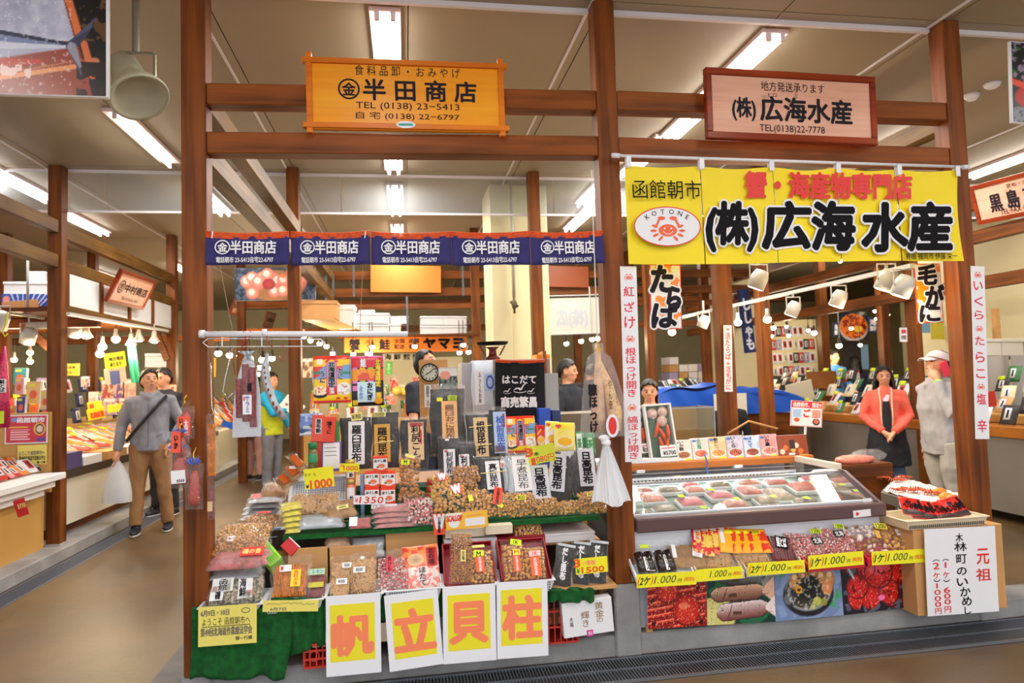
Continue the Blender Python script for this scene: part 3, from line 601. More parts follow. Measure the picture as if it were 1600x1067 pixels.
# ceiling bits
for px, py, k, lb in ((1550, 131, 0, 'small smoke detector on the ceiling at upper right'), (1518, 148, 1, 'round white dome lamp on the ceiling at upper right')):
    p = U(px, py, z=CEIL); t = thing('ceiling_sensor' if k == 0 else 'dome_lamp', lb, 'sensor' if k == 0 else 'lamp', p)
    child(MB().lathe([(.0, -.035 if k == 0 else -.05), (.03, -.034 if k == 0 else -.045), (.05, -.02), (.06, 0)], 20), 'cover', m_wpl, t, smooth=True)
# aisle signs
P = panel_pts(U(167, 472, x=-3.06), U(224, 485, x=-3.06), U(180, 417, x=-2.9)); w, h = P.w, P.h
def wsign(P, lab, big, small, fm=m_rf, ring=None):
    t = thing('shop_sign', lab, 'sign', P.M); w, h = P.w, P.h
    child(MB().box(.03, w-.03, .012, .03, .03, h-.03), 'board', m_pk, t)
    for a in ((0, w, 0, .035), (0, w, h-.035, h), (0, .035, .035, h-.035), (w-.035, w, .035, h-.035)): child(MB().box(a[0], a[1], 0, .04, a[2], a[3]), 'frame_rail', fm, t)
    text(big, t, (w*(.28 if ring else .12), h*.4, w*.9, h*.66), K, y=.009, bold=.03); text(small, t, (w*.3, h*.17, w*.75, h*.26), K, y=.009)
    if ring:
        c = (w*.18, h*.53); child(ringm(MB(), c[0], c[1], w*.075, w*.075, w*.012, .009), 'emblem_ring', K, t); text(ring, t, (c[0]-w*.045, c[1]-w*.045, c[0]+w*.045, c[1]+w*.045), K, y=.009, bold=.02)
    return t
wsign(P, 'pale sign in red brown frame leaning off the left aisle stall rail', '中村商店', 'TEL 0138-22-3501', ring='吉')
P = panel_pts(U(360, 491, x=-3.06), U(377, 495, x=-3.06), U(358, 462, x=-2.95)); wsign(P, 'tiny framed sign farther down the left aisle, nearer the scallop photo', '田村商店', 'TEL')
P = panel_pts(U(412, 512, x=-3.06), U(425, 514, x=-3.06), U(414, 485, x=-2.95)); wsign(P, 'smallest framed sign deep in the left aisle', '大田商店', 'TEL')
XR = 5.42; P = panel_pts(U(1528, 352, x=XR), U(1640, 330, x=XR), U(1521, 290, x=XR-.1)); w, h = P.w, P.h
t = thing('shop_sign', 'pale framed sign cut by the right edge of the view', 'sign', P.M); child(MB().box(.03, w, .012, .03, .03, h-.03), 'board', m_pk, t)
for a in ((0, w, 0, .04), (0, w, h-.04, h), (0, .04, .04, h-.04)): child(MB().box(a[0], a[1], 0, .04, a[2], a[3]), 'frame_rail', m_rf, t)
tx(P, t, '昆布・海産', 1570, 283, 1612, 290, y=.009, bold=.01); tx(P, t, '黒 島 商', 1543, 297, 1618, 325, y=.009, bold=.035); tx(P, t, 'TEL·FAX (0138)', 1560, 322, 1622, 333, y=.009)
# ================================================================== generators for packed goods
FILM = film_mat(); FILM2 = film_mat('cloudy_film', (1, 1, 1), .1, .15, .8, 1.0)
HOLE = mat('hole_dark', (60, 62, 64), .8)
CM = dict(
    scallop=mat('dried_scallop', (232, 172, 84), .4, var=.3, scale=45, bump=.4, bscale=260),
    scallop_dark=mat('dried_scallop_dark', (206, 142, 64), .38, var=.35, scale=45, bump=.4, bscale=260),
    squid=mat('shredded_squid', (244, 196, 136), .5, var=.22, scale=50), squid_or=mat('orange_squid', (236, 142, 42), .42, var=.3, scale=40),
    candy=mat('pink_candy', (232, 132, 132), .4, var=.3, scale=60), candyw=mat('white_candy', (236, 216, 206), .4), red=mat('dark_red_food', (128, 30, 34), .35, var=.4, scale=30),
    kelp=mat('kelp_black', (20, 20, 22), .4, var=.5, scale=10, spec=.2, bump=.5, bscale=30), kelpg=mat('kelp_grey', (32, 30, 33), .4, var=.4, scale=9, spec=.2, bump=.5, bscale=25),
    yellow=mat('yellow_pickle', (214, 200, 40), .4, var=.3, scale=40), pinkm=mat('pink_dried_meat', (188, 96, 92), .4, var=.4, scale=30, bump=.4, bscale=90),
    salami=mat('salami_red', (112, 30, 36), .4, var=.7, scale=70, col2=(156, 74, 76), bump=.3, bscale=200), rice=mat('rice_seasoning', (206, 190, 160), .6, var=.75, scale=70, col2=(44, 48, 34)),
    brownfish=mat('brown_dried_fish', (168, 120, 60), .4, var=.35, scale=20, bump=.4, bscale=80), peach=mat('peach_dried_fish', (222, 176, 140), .5, var=.3, scale=20),
    grey=mat('silver_pack', (186, 192, 198), .3, metal=.3, var=.2, scale=20))
def prof(u, p=4, q=.55): return max(0, 1-abs(2*u-1)**p)**q
def pillow(mb, x0, x1, z0, z1, d, n=8, m=0, seed=0, cr=.12, back=.0, y0=0, mz=None):
    mz = mz or n
    f = lambda u, v: (x0+(x1-x0)*u+.03*(x1-x0)*math.sin(v*9+seed)*(abs(u-.5) > .49), y0-d*prof(u)*prof(v)*(1+cr*2*noise.noise(Vector((u*5+seed, v*6, seed))))-.0006, z0+(z1-z0)*v)
    b = lambda u, v: (x0+(x1-x0)*u+.03*(x1-x0)*math.sin(v*9+seed)*(abs(u-.5) > .49), y0+d*back*prof(u)*prof(v)+.0006, z0+(z1-z0)*v)
    mb.grid(f, n, mz, m); mb.grid(b, n, mz, m, flip=True); return mb
def lumps(mb, x0, x1, z0, z1, d, s, rg, m=0, layers=2, dens=.92, sub=1, flat=.8, mi=None):
    nx = max(1, int((x1-x0)/s)); nz = max(1, int((z1-z0)/(s*.9)))
    for L in range(layers):
        for j in range(nz):
            for i in range(nx):
                if rg.random() > dens: continue
                u = (i+.5+rg.uniform(-.35, .35))/nx; v = (j+.5+rg.uniform(-.35, .35))/nz; k = d*prof(u, 4)*prof(v, 4)
                r = s*.56*rg.uniform(.75, 1.15); y = -k*(.85 if L == 0 else .3)
                R = Matrix.Rotation(rg.uniform(0, 3), 3, (rg.random(), rg.random(), rg.random()+.1))
                mb.blob((x0+(x1-x0)*u, min(-r*.4, y), z0+(z1-z0)*v), (r, r*flat, r), m if mi is None else rg.choice(mi), sub, rot=R)
    return mb
def strands(mb, x0, x1, z0, z1, d, n, r, rg, m=0, vert=False, L=.05):
    for i in range(n):
        u = rg.uniform(.08, .92); v = rg.uniform(.06, .94); k = d*prof(u)*prof(v)*rg.uniform(.4, 1); c = Vector((x0+(x1-x0)*u, -k, z0+(z1-z0)*v)); a = rg.uniform(0, 6.28) if not vert else 1.57+rg.uniform(-.22, .22); l = L*rg.uniform(.5, 1)
        dr = Vector((math.cos(a), rg.uniform(-.1, .1), math.sin(a))); pd = Vector((-dr.z, 0, dr.x)); b = rg.uniform(-.35, .35)*(.3 if vert else 1)
        pts = []
        for t in (-1, -.5, 0, .5, 1):
            p = c+dr*l*t*.5+pd*b*l*(1-t*t)*.5; p.x = min(max(p.x, x0), x1); p.z = min(max(p.z, z0), z1); pts.append(p)
        mb.tube(pts, r, 3, m, cap=False)
    return mb
def card(par, rect, y, m, txts=(), th=.0012, name='label_card', rot=0, P=None):
    """flat card glued on / clipped to a pack ; txts: (string, u0,v0,u1,v1, material, vertical, bold)"""
    x0, z0, x1, z1 = rect; w, h = x1-x0, z1-z0
    o = MB().box(0, w, 0, th, 0, h).build(name, m); o.parent = par
    LM = Matrix.Translation((x0+w/2, y, z0+h/2)) @ Matrix.Rotation(math.radians(-rot), 4, 'Y') @ Matrix.Translation((-w/2, 0, -h/2)); o.matrix_local = LM
    for q in txts:
        s, u0, v0, u1, v1, tm = q[:6]; text(s, o, (u0*w, v0*h, u1*w, v1*h), tm, vertical=len(q) > 6 and q[6], y=-.0008, bold=q[7] if len(q) > 7 else .02)
    return o
SEED = [0]
def bag(lab, box, yb, yt, kind, d=.03, cards=(), fill=.84, rot=0, cat='food pack', name='food_bag', group=None, s=.017, film=None, header=None, n=120, top=.0, inset=.05, P=None):
    SEED[0] += 1; sd = SEED[0]; rg = random.Random(sd*13+1); P = P or P4(*box, yb, yt, rot); w, h = P.w, P.h
    t = thing(name, lab, cat, P.M, group); x0, x1 = w*inset, w*(1-inset); z0, z1 = h*.03, h*fill
    mb = MB(); cm = CM.get(kind); nm = 'contents'; stuff = True
    if kind in ('scallop', 'scallop_dark'): lumps(mb, x0, x1, z0, z1, d, s, rg)
    elif kind == 'candy': lumps(mb, x0, x1, z0, z1, d, s, rg, mi=(0, 0, 1), flat=.7); cm = [CM['candy'], CM['candyw']]
    elif kind in ('squid', 'squid_or'):
        pillow(mb, x0+w*.05, x1-w*.05, z0, z1, d*.45, seed=sd, m=1); cm = [cm, mat(kind+'_shade', (178, 124, 70) if kind == 'squid' else (160, 84, 22), .6, var=.3, scale=40)]; strands(mb, x0, x1, z0, z1, d, int(n*1.7), .0019, rg, vert=kind == 'squid_or', L=h*.6 if kind == 'squid_or' else .06)
    elif kind == 'rounds': lumps(mb, x0, x1, z0, z1, d, s, rg, layers=1, mi=(0, 1), flat=.35, dens=1); cm = [CM['candyw'], CM['brownfish']]
    elif kind == 'sticks':
        k = max(3, int(w/.016))
        for i in range(k): xx = x0+(x1-x0)*(i+.5)/k; mb.tube([(xx+rg.uniform(-.004, .004), -d*.5, z0), (xx, -d*.8, (z0+z1)/2), (xx+rg.uniform(-.004, .004), -d*.5, z1)], w/k*.42, 6)
        cm = CM['red']; stuff = False
    elif kind: pillow(mb, x0, x1, z0, z1, d*.85, seed=sd, cr=.2); stuff = False
    if kind:
        o = child(mb, nm, cm, t, smooth=True)
        if stuff: o['kind'] = 'stuff'
    if film is not False:
        fm = MB(); pillow(fm, 0, w, 0, h*(fill+.04), d+.004, 9, seed=sd+.5, cr=.14)
        fm.grid(lambda u, v: (w*u, -.002+.006*math.sin(u*17+sd)*v-.004*math.sin(u*5+v*3), h*(fill+.03)+h*(1-fill-.03)*v), 10, 2)
        child(fm, 'film', film or FILM, t, smooth=True)
    for c in cards:
        bx, m_, tx_ = c[:3]; r = P.rect(*bx) if max(bx) > 1.5 else (bx[0]*w, bx[1]*h, bx[2]*w, bx[3]*h)
        card(t, r, -d-.007-(c[4] if len(c) > 4 else 0), m_, tx_, rot=c[3] if len(c) > 3 else 0)
    return t, P
def printed(lab, box, yb, yt, fn, txts=(), d=.012, rot=0, cat='food pack', name='printed_pouch', nu=40, nv=50, P=None, back=None, group=None, thick=None):
    P = P or P4(*box, yb, yt, rot); w, h = P.w, P.h; t = thing(name, lab, cat, P.M, group)
    if thick: child(MB().box(0, w, 0, thick, 0, h), 'box_body', back or WH, t, bevel=.001); ink(t, (.001, .001, w-.001, h-.001), fn, nu, nv, -.0008); yy = -.0018
    else:
        child(pillow(MB(), 0, w, 0, h, d*.9, back=1), 'pouch', back or CM['grey'], t, smooth=True)
        pf = np.vectorize(lambda u, v: -d*prof(u)*prof(v)); ink(t, (0, 0, w, h), fn, nu, nv, -.0015, bend=pf); yy = -d-.004
    for q in txts:
        s, u0, v0, u1, v1, tm = q[:6]; k = dict(vertical=len(q) > 6 and q[6], bold=q[7] if len(q) > 7 else .02)
        if len(q) > 8: k.update(out=q[8], om=q[9])
        text(s, t, (u0*w, v0*h, u1*w, v1*h), tm, y=yy, **k)
    return t, P
def basket(lab, x0, x1, y0, y1, z0, h, m, cat='basket', name='basket', lip=.014, M=None, label2=None, slots=False):
    T0 = Matrix.Translation((x0, y0, z0)) if M is None else M; t = thing(name, lab, cat, T0); w, dp = x1-x0, y1-y0; k = .018; th = .004; mb = MB()
    def ringp(z, e): return [(-e+k, -e+k, z), (w+e-k, -e+k, z), (w+e-k, dp+e-k, z), (-e+k, dp+e-k, z)]
    A = ringp(0, 0)+ringp(h, k)+ringp(h, k-th)+ringp(th, -th); fs = [(3, 2, 1, 0), (12, 13, 14, 15)]
    for a, b in ((0, 4), (4, 8), (8, 12)):
        for i in range(4): j = (i+1) % 4; fs.append((a+i, a+j, b+j, b+i))
    mb.add(A, fs)
    for (a, b) in (((-lip/2, -lip/2), (w+lip/2, lip*.5)), ((-lip/2, dp-lip*.5), (w+lip/2, dp+lip/2)), ((-lip/2, lip*.5), (lip*.5, dp-lip*.5)), ((w-lip*.5, lip*.5), (w+lip/2, dp-lip*.5))): mb.box(a[0], b[0], a[1], b[1], h-.001, h+.005)
    child(mb, 'tray', m, t, bevel=.0015)
    hb = MB(); n = int(w/.013); nz = max(2, int(h/.013))
    for i in range(n):
        for j in range(nz):
            if slots and j: continue
            x = k+(w-2*k)*(i+.5)/n; f = (j+.7)/nz if not slots else .5; z = h*f*.92; y = k-k*z/h-.0012; r = .0032; rz = r if not slots else h*.3
            hb.add([(x-r, y+.0009*0, z-rz), (x+r, y, z-rz), (x+r, y-.018*rz*2/h*0-.0003, z+rz), (x-r, y-.0003, z+rz)], [(0, 1, 2, 3)])
    o = child(hb, 'perforations', HOLE, t); o['kind'] = 'stuff'
    return t
def boxy(lab, cat, name, x0, x1, y0, y1, z0, z1, m, rotz=0, bevel=.002, lid=None, group=None):
    c = Vector(((x0+x1)/2, (y0+y1)/2, z0)); a, b, h = (x1-x0)/2, (y1-y0)/2, z1-z0
    M = Matrix.Translation(c) @ Matrix.Rotation(math.radians(rotz), 4, 'Z'); t = thing(name, lab, cat, M, group)
    child(MB().box(-a, a, -b, b, 0, h*(.8 if lid else 1)), 'box_body', m, t, bevel=bevel)
    if lid: child(MB().box(-a-.003, a+.003, -b-.003, b+.003, h*.72, h), 'lid', lid, t, bevel=bevel)
    return t
# ================================================================== left stall : shelving
GREEN = mat('green_turf_cloth', (22, 112, 44), .95, var=.35, scale=30, bump=.9, bscale=420)
PLY = wood('plywood', (206, 160, 104), (186, 138, 84), 'x', .6); CARD = mat('cardboard', (204, 152, 96), .8, var=.08, scale=4)
WPL = mat('white_basket_plastic', (228, 230, 236), .4); CRED = mat('crate_red', (206, 56, 44), .5)
T1, T2, T3 = .40, .70, .90
XA, XB = pL+PW/2+.01, pC-PW/2-.01
sh = thing('display_rack', 'three tier timber display rack under the goods of the left stall', 'shelf', (XA, 0, .115))
def rk(n, x0, x1, y0, y1, z0, z1, m=PLY): child(MB().box(x0-XA, x1-XA, y0, y1, z0-.115, z1-.115), n, m, sh, bevel=.002)
rk('shelf_board', XA+.02, XB, -.06, .22, T1-.02, T1); rk('shelf_board', XA+.30, XB-.0, .22, .50, T2-.018, T2); rk('shelf_board', XA+.34, XB, .50, 1.0, T3-.018, T3); rk('shelf_board', XA+.02, XA+.33, .225, .9, .55, .57)
rk('shelf_board', XA+1.2, XB, .23, .5, .555, .57)
for x in (XA+.05, -.35, .2, XB-.04):
    for y in (.15, .46, .94): rk('leg', x, x+.03, y, y+.03, .12, T1-.02 if y < .2 else (T2-.018 if y < .5 and x > XA+.1 else (.55 if x < XA+.1 else T3-.018)))
rk('back_panel', XA+.1, XB, .48, .495, .12, T2-.018, mat('rack_dark_board', (70, 60, 52), .8))  # plain dark brown board behind the lower shelves
# green cloths
def cloth(lab, pts, y, m=GREEN, th=.012, name='turf_cloth', wave=.02, P=None, nu=24, nv=14):
    """pts: four photo corners bl,br,tr,tl at depth y"""
    q = [U(p[0], p[1], y=y) for p in pts]; o0 = q[0]
    f = lambda u, v: tuple(((q[0]*(1-u)+q[1]*u)*(1-v)+(q[3]*(1-u)+q[2]*u)*v)-o0+Vector((0, wave*math.sin(u*11+v*2)*(1-v)+.01*math.sin(u*27), .006*math.sin(u*19)*(1-v))))
    o = MB().grid(f, nu, nv).build(name, m, M=Matrix.Translation(o0), smooth=True); s = o.modifiers.new('s', 'SOLIDIFY'); s.thickness = th
    return tag(o, lab, 'cloth')
cloth('green turf cloth hanging to the ground at the foot of the left post', [(298, 1062), (445, 1060), (466, 948), (300, 950)], -.085)
cloth('green turf cloth swagged below the second basket', [(440, 1030), (508, 1005), (512, 935), (425, 935)], -.075)
cloth('green turf strip showing between the red lettered cards', [(505, 975), (850, 955), (870, 925), (505, 930)], -.07, wave=.006)
cloth('bunched green turf cloth end under the black kelp packs', [(868, 941), (928, 940), (930, 922), (868, 924)], -.11, th=.04, wave=.012)
o = MB().box(0, XB-XA-.3, -.006, .002, -.022, .0).box(0, XB-XA-.3, -.006, .28, .0, .004).build('turf_cloth', GREEN, M=Matrix.Translation((XA+.3, .222, T2+.001))); tag(o, 'green turf cloth covering the middle tier shelf', 'cloth')
o = MB().box(0, XB-XA-.36, -.006, .002, -.19, .004).build('turf_cloth', GREEN, M=Matrix.Translation((XA+.35, .495, T3))); tag(o, 'dark green cloth backing behind the jars and red boxes', 'cloth')
# red crates under the rack
def crate(lab, x0, x1, z0, z1, y=-.04):
    t = thing('crate', lab, 'crate', (x0, y, z0)); w, h = x1-x0, z1-z0; mb = MB()
    for z in (0, h*.33, h*.66, h-.012): mb.box(0, w, 0, .006, z, z+.010)
    n = int(w/.03)
    for i in range(n+1): mb.box(w*i/n-.003, w*i/n+.003, .001, .007, 0, h)
    for i in range(int(w/.09)): ringm(mb, .05+i*.09, h*.5, .026, .026, .005, -.001, 16)
    child(mb, 'lattice_side', CRED, t); child(MB().box(0, w, .012, .25, 0, .008).box(0, .008, .01, .25, 0, h).box(w-.008, w, .01, .25, 0, h), 'crate_body', CRED, t)
crate('red lattice crate under the green cloth on the left', -.52, -.16, .116, .235, -.06); crate('red lattice crate beside the white calligraphy box', .64, .86, .116, .36, -.04)
boxy('white lidded box lying under the rack by the salmon cards', 'box', 'storage_box', -.1, .55, 0, .2, .116, .3, mat('under_box', (214, 216, 222), .6))
# baskets of the front tier
BZ = T1+.001
def bx(px, y): return U(px, 940, y=y).x
basket('white plastic basket at the left end of the front tier', bx(312, -.08), bx(408, -.08), -.10, .14, BZ, .055, WPL)
basket('white plastic basket holding the orange squid bag', bx(412, -.08), bx(505, -.08), -.10, .14, BZ, .055, WPL)
basket('white plastic basket holding shredded squid', bx(509, -.08), bx(598, -.08), -.10, .14, BZ, .06, WPL)
basket('white plastic basket holding pink candy bags', bx(602, -.08), bx(690, -.08), -.10, .14, BZ, .065, WPL)
basket('white plastic basket with a red lined box of scallops, left one', bx(694, -.08), bx(776, -.08), -.10, .14, BZ, .06, WPL)
basket('white plastic basket with a red lined box of scallops, right one', bx(779, -.08), bx(866, -.08), -.10, .14, BZ, .06, WPL)
m_box = mat('box_crimson', (146, 18, 34), .5)
for (a, b, c, d), lb in (((694, 852, 776, 914), 'left'), ((783, 846, 862, 908), 'right')):
    P = P4(a, c and b, c, d, -.05, .14); w, h = P.w, P.h; t = thing('gift_box', 'crimson lined open box behind the '+lb+' pair of scallop bags', 'box', P.M)
    child(MB().box(0, w, .012, .02, 0, h), 'box_floor', m_box, t); [child(MB().box(q, q+.008, -.03, .012, 0, h), 'box_side', m_box, t) for q in (0, w-.008)]; child(MB().box(0, w, -.03, .012, h-.006, h), 'box_rim', m_box, t)
# front tier goods
SQ = mat('sticker_white', (238, 238, 240), .4); STY = mat('sticker_yellow', (240, 232, 60), .5); FLY = mat('tag_lime', (214, 236, 30), .5)
bag('bag of rice seasoning with green and white label, left pack of the first basket', (322, 896, 375, 946), -.06, .05, 'rice', .02, [((334, 907, 366, 928), SQ, [('函館', .3, .1, .7, .9, K, True, .03)]), ((355, 908, 362, 926), STY, []), ((334, 920, 342, 927), mat('peach_spot', (250, 150, 110), .5), []), ((330, 927, 350, 942), SQ, [('磯', .4, .1, .8, .9, K, True, .03)])], rot=2)
bag('bag of rice seasoning with green and white label, right pack of the first basket', (370, 889, 412, 944), -.05, .06, 'rice', .02, [((374, 903, 396, 937), SQ, [('海鮮', .1, .1, .55, .9, K, True, .03)]), ((376, 929, 392, 937), GRN, []), ((384, 925, 396, 934), mat('peach_spot', (250, 150, 110), .5), [])], rot=4)
bag('flat silver seasoning pack tucked behind the first basket', (322, 884, 410, 905), .0, .1, 'grey', .01)
bag('bag of orange shredded squid with yellow label', (419, 868, 484, 936), -.05, .08, 'squid_or', .03, [((456, 894, 471, 920), mat('label_yellow', (246, 214, 40), .5), [('貝柱かき', .25, .06, .8, .94, RED, True, .02)]), ((439, 887, 457, 897), SQ, [('■', .1, .2, .3, .8, RED)])], fill=.74, n=170)
bag('dark red dried meat pack with pale green label', (475, 890, 508, 936), -.045, .07, 'red', .015, [((482, 892, 508, 901), mat('label_mint', (176, 216, 176), .5), [('レモン', .3, .2, .9, .8, BLU)]), ((482, 913, 506, 921), mat('label_olive', (196, 186, 60), .5), [])], fill=.8)
boxy('cardboard sheet standing behind the orange squid bag', 'box', 'cardboard_sheet', U(450, 880, y=.17).x, U(512, 880, y=.17).x, .17, .18, T1, U(480, 856, y=.17).z, CARD)
boxy('second cardboard sheet behind the shredded squid', 'box', 'cardboard_sheet', U(515, 880, y=.17).x, U(588, 880, y=.17).x, .17, .18, T1, U(550, 853, y=.17).z, CARD)
bag('upper left bag of pale shredded squid', (514, 868, 560, 930), -.02, .1, 'squid', .03, [((536, 883, 550, 891), SQ, [('¥500', .2, .2, .8, .8, K)])], fill=.8, n=190)
bag('small lower bag of pale shredded squid', (515, 905, 546, 933), -.07, .0, 'squid', .02, [((526, 908, 543, 917), SQ, [('¥500', .2, .2, .8, .8, K)])], n=100)
bag('large right bag of pale shredded squid', (545, 862, 590, 931), -.05, .09, 'squid', .032, [((553, 890, 571, 899), SQ, [('¥500', .2, .2, .8, .8, K), ]), ((564, 874, 570, 878), SQ, [])], fill=.82, n=220)
bag('clear bag of pink and white candies', (588, 858, 640, 924), -.06, .09, 'candy', .03, [((604, 874, 614, 898), mat('label_red', (222, 60, 80), .5), [('貝ひも', .2, .05, .8, .95, K, True)])], fill=.78, s=.012, n=1)
def hotate(u, v):
    A = Art(u, v, (226, 206, 200), .85); A.mix((A.n(16, 4) > .55).astype(float), (226, 120, 110)); A.rect(0, .52, 1, 1, (216, 60, 40)); A.mix(((A.n(7, 9) > .5) & (v > .52)).astype(float), (240, 130, 60)); A.ell(.36, .68, .2, .14, (150, 110, 70), 0, (230, 180, 120)); A.rect(.66, .5, .95, .92, (180, 30, 30)); return A.c
printed('printed bag of scallop snacks with a shell picture, bag leaning back', (632, 852, 690, 925), -.055, .08, hotate, [('ほたて', .44, .12, .62, .5, K, True, .03, .03, WH), ('北の味', .72, .55, .88, .9, K, True)], rot=3, nu=50, nv=60)
bag('tall narrow bag of small dried scallops rising above its box', (702, 830, 738, 912), -.06, .03, 'scallop_dark', .026, [((719, 860, 727, 878), CREAMP, [('北海', .2, .1, .8, .9, K, True)])], s=.011, fill=.95, rot=-4)
bag('bag of dried scallops with lime M tag', (734, 853, 774, 913), -.065, .06, 'scallop', .03, [((739, 864, 755, 876), FLY, [('M', .3, .2, .7, .8, K)], -8), ((743, 873, 756, 898), ORG, [('北海名産', .3, .05, .7, .95, WH, True)]), ((737, 856, 756, 860), CREAMP, [])], fill=.86)
bag('bag of dried scallops with yellow M tag in the right box', (787, 843, 823, 908), -.06, .05, 'scallop', .03, [((796, 846, 813, 855), FLY, [('1K', .3, .2, .7, .8, K)], -12), ((800, 861, 811, 870), STY, [('M', .2, .2, .8, .8, RED)]), ((801, 870, 812, 896), ORG, [('北海名産', .3, .05, .7, .95, WH, True)])], fill=.86)
bag('bag of dried scallops with pink 1K tag in the right box', (821, 846, 856, 907), -.06, .05, 'scallop', .03, [((825, 864, 843, 872), mat('tag_pink', (246, 196, 196), .5), [('1K', .3, .15, .7, .85, RED)], 2), ((828, 873, 843, 903), ORG, [('北海名産', .3, .05, .7, .95, WH, True)])], fill=.84)
# black stock kelp packs
for i, (a, b, c, d, ro, lb) in enumerate(((862, 849, 893, 918, -14, 'leftmost'), (892, 846, 922, 915, -10, 'second'), (917, 844, 950, 914, -10, 'rightmost'))):
    bag('black stock kelp pack with white brush lettering, '+lb+' of the three', (a, b, c, d), -.03, .06, 'kelp', .012, [((.05, .93, .95, .99), CM['grey'], [])], rot=ro, fill=.95, inset=.08)
    o = [x for x in bpy.data.objects if x.get('label', '').startswith('black stock kelp pack') and lb in x['label']][0]
    text('だし昆布', o, (.02+.012, .035, .02+.032+.01, .20), WH, vertical=True, y=-.02, bold=.05)
def pcard(lab, corners, y, parts, m=YEL, th=.002, y2=None):
    P = Panel(*corners, y, y2); t = thing('price_card', lab, 'price tag', P.M); child(MB().box(0, P.w, 0, th, 0, P.h), 'card', m, t)
    for q in parts: text(q[0], t, P.rect(*q[1:5]), q[5], y=-.001, bold=q[6] if len(q) > 6 else .03, shear=q[7] if len(q) > 7 else 0)
    return t, P
t, P = pcard('yellow price card reading 1500 on the black kelp packs', ((900, 898), (950, 893), (892, 874)), -.1, (('3', 897, 874, 906, 886, ORG, .06), ('一等検', 909, 875, 930, 883, PNK), ('¥', 901, 888, 906, 896, GRN), ('1500', 909, 885, 944, 894, ORG, .04)))
# the four big cards
def big(ch, lab, tl, tr, bl, br, iy, ch_r):
    P = Panel(bl, br, tl, -.125, -.118); t = thing('letter_card', lab, 'sign', P.M); w, h = P.w, P.h
    child(MB().box(0, w, 0, .002, 0, h), 'white_card', mat('glossy_white_card', (240, 240, 246), .22, coat=.4), t); r = P.rect(*iy); child(MB().box(r[0], r[2], -.0012, -.0002, r[1], r[3]), 'yellow_field', YELB, t)
    text(ch, t, P.rect(*ch_r), mat('salmon_ink', (252, 138, 96), .4), y=-.002, bold=.055)
big('帆', 'white card with a yellow field and salmon character, first from the left', (506, 932), (596, 927), (510, 1058), (596, 1050), (516, 943, 586, 1032), (520, 962, 582, 1022))
big('立', 'white card with a yellow field and salmon character, second from the left', (600, 931), (686, 921), (609, 1050), (693, 1037), (614, 938, 680, 1026), (617, 952, 678, 1014))
big('貝', 'white card with a yellow field and salmon character, third from the left', (693, 917), (775, 915), (693, 1038), (776, 1031), (700, 928, 766, 1015), (704, 942, 761, 1003))
big('柱', 'white card with a yellow field and salmon character, fourth from the left', (776, 910), (855, 907), (777, 1030), (857, 1024), (783, 920, 847, 1007), (787, 932, 845, 996))
def notice(lab, c, y, items, m=CREAMP):
    P = Panel(*c, y); t = thing('notice', lab, 'notice', P.M); child(MB().box(0, P.w, 0, .001, 0, P.h), 'paper', m, t)
    for q in items: text(q[0], t, P.rect(*q[1:5]), q[5], y=-.001, bold=q[6] if len(q) > 6 else 0)
    return t, P
t, P = notice('large yellow paper notice hanging at the lower left', ((309.5, 1011), (401, 1004), (307, 949)), -.13, (('6月9日・10日', 314, 953, 358, 962, GREY, .04), ('ようこそ 函館朝市へ', 316, 964, 391, 976, K, .01), ('第49回北海道作業療法学会', 314, 979, 394, 992, GREY, .03), ('御一行様', 368, 993, 394, 999, K, .02)), mat('notice_yellow', (238, 222, 110), .6))
child(MB().box(*[P.rect(316, 977, 391, 978)[i] for i in (0, 2)], -.001, -.0005, *[P.rect(316, 977, 391, 978)[i] for i in (1, 3)]), 'rule_line', K, t)
cx, cz = P.loc(384, 953); child(ringm(MB(), cx, cz, .02, .013, .004, -.001), 'emblem_ring', GREY, t)
t, P = notice('folded yellow paper notice on the second basket', ((410, 956), (497, 955), (410, 938)), -.13, (('6月7日', 422, 949, 447, 954, GREY, .03),), mat('notice_yellow', (238, 222, 110), .6))
mb = MB(); pp = [P.loc(416+i*2.8, 945-2.4*abs(math.sin(i*.9))-(1 if 8 < i < 20 else 0)*1.5) for i in range(28)]; mb.tube([(a, -.001, b) for a, b in pp], .0008, 3); child(mb, 'wavy_line', K, t)
# white calligraphy box
P = Panel((882, 998), (960, 986), (879, 943), -.09); t = thing('gift_box', 'flat white box with gold calligraphy standing on the kerb', 'box', P.M); w, h = P.w, P.h
child(MB().box(0, w, 0, .06, 0, h), 'box_body', PAP, t, bevel=.002)
tx(P, t, '黄金', 929, 940, 943, 963, GOLDI, vertical=True); tx(P, t, 'の', 932, 964, 942, 972, GOLDI); tx(P, t, '輝き', 908, 955, 921, 979, GOLDI, vertical=True); tx(P, t, '木苺', 890, 964, 896, 980, K, vertical=True)
card(t, P.rect(917, 984, 927, 994), -.001, mat('tag_magenta', (220, 50, 150), .5), [('和', .2, .2, .8, .8, WH)])
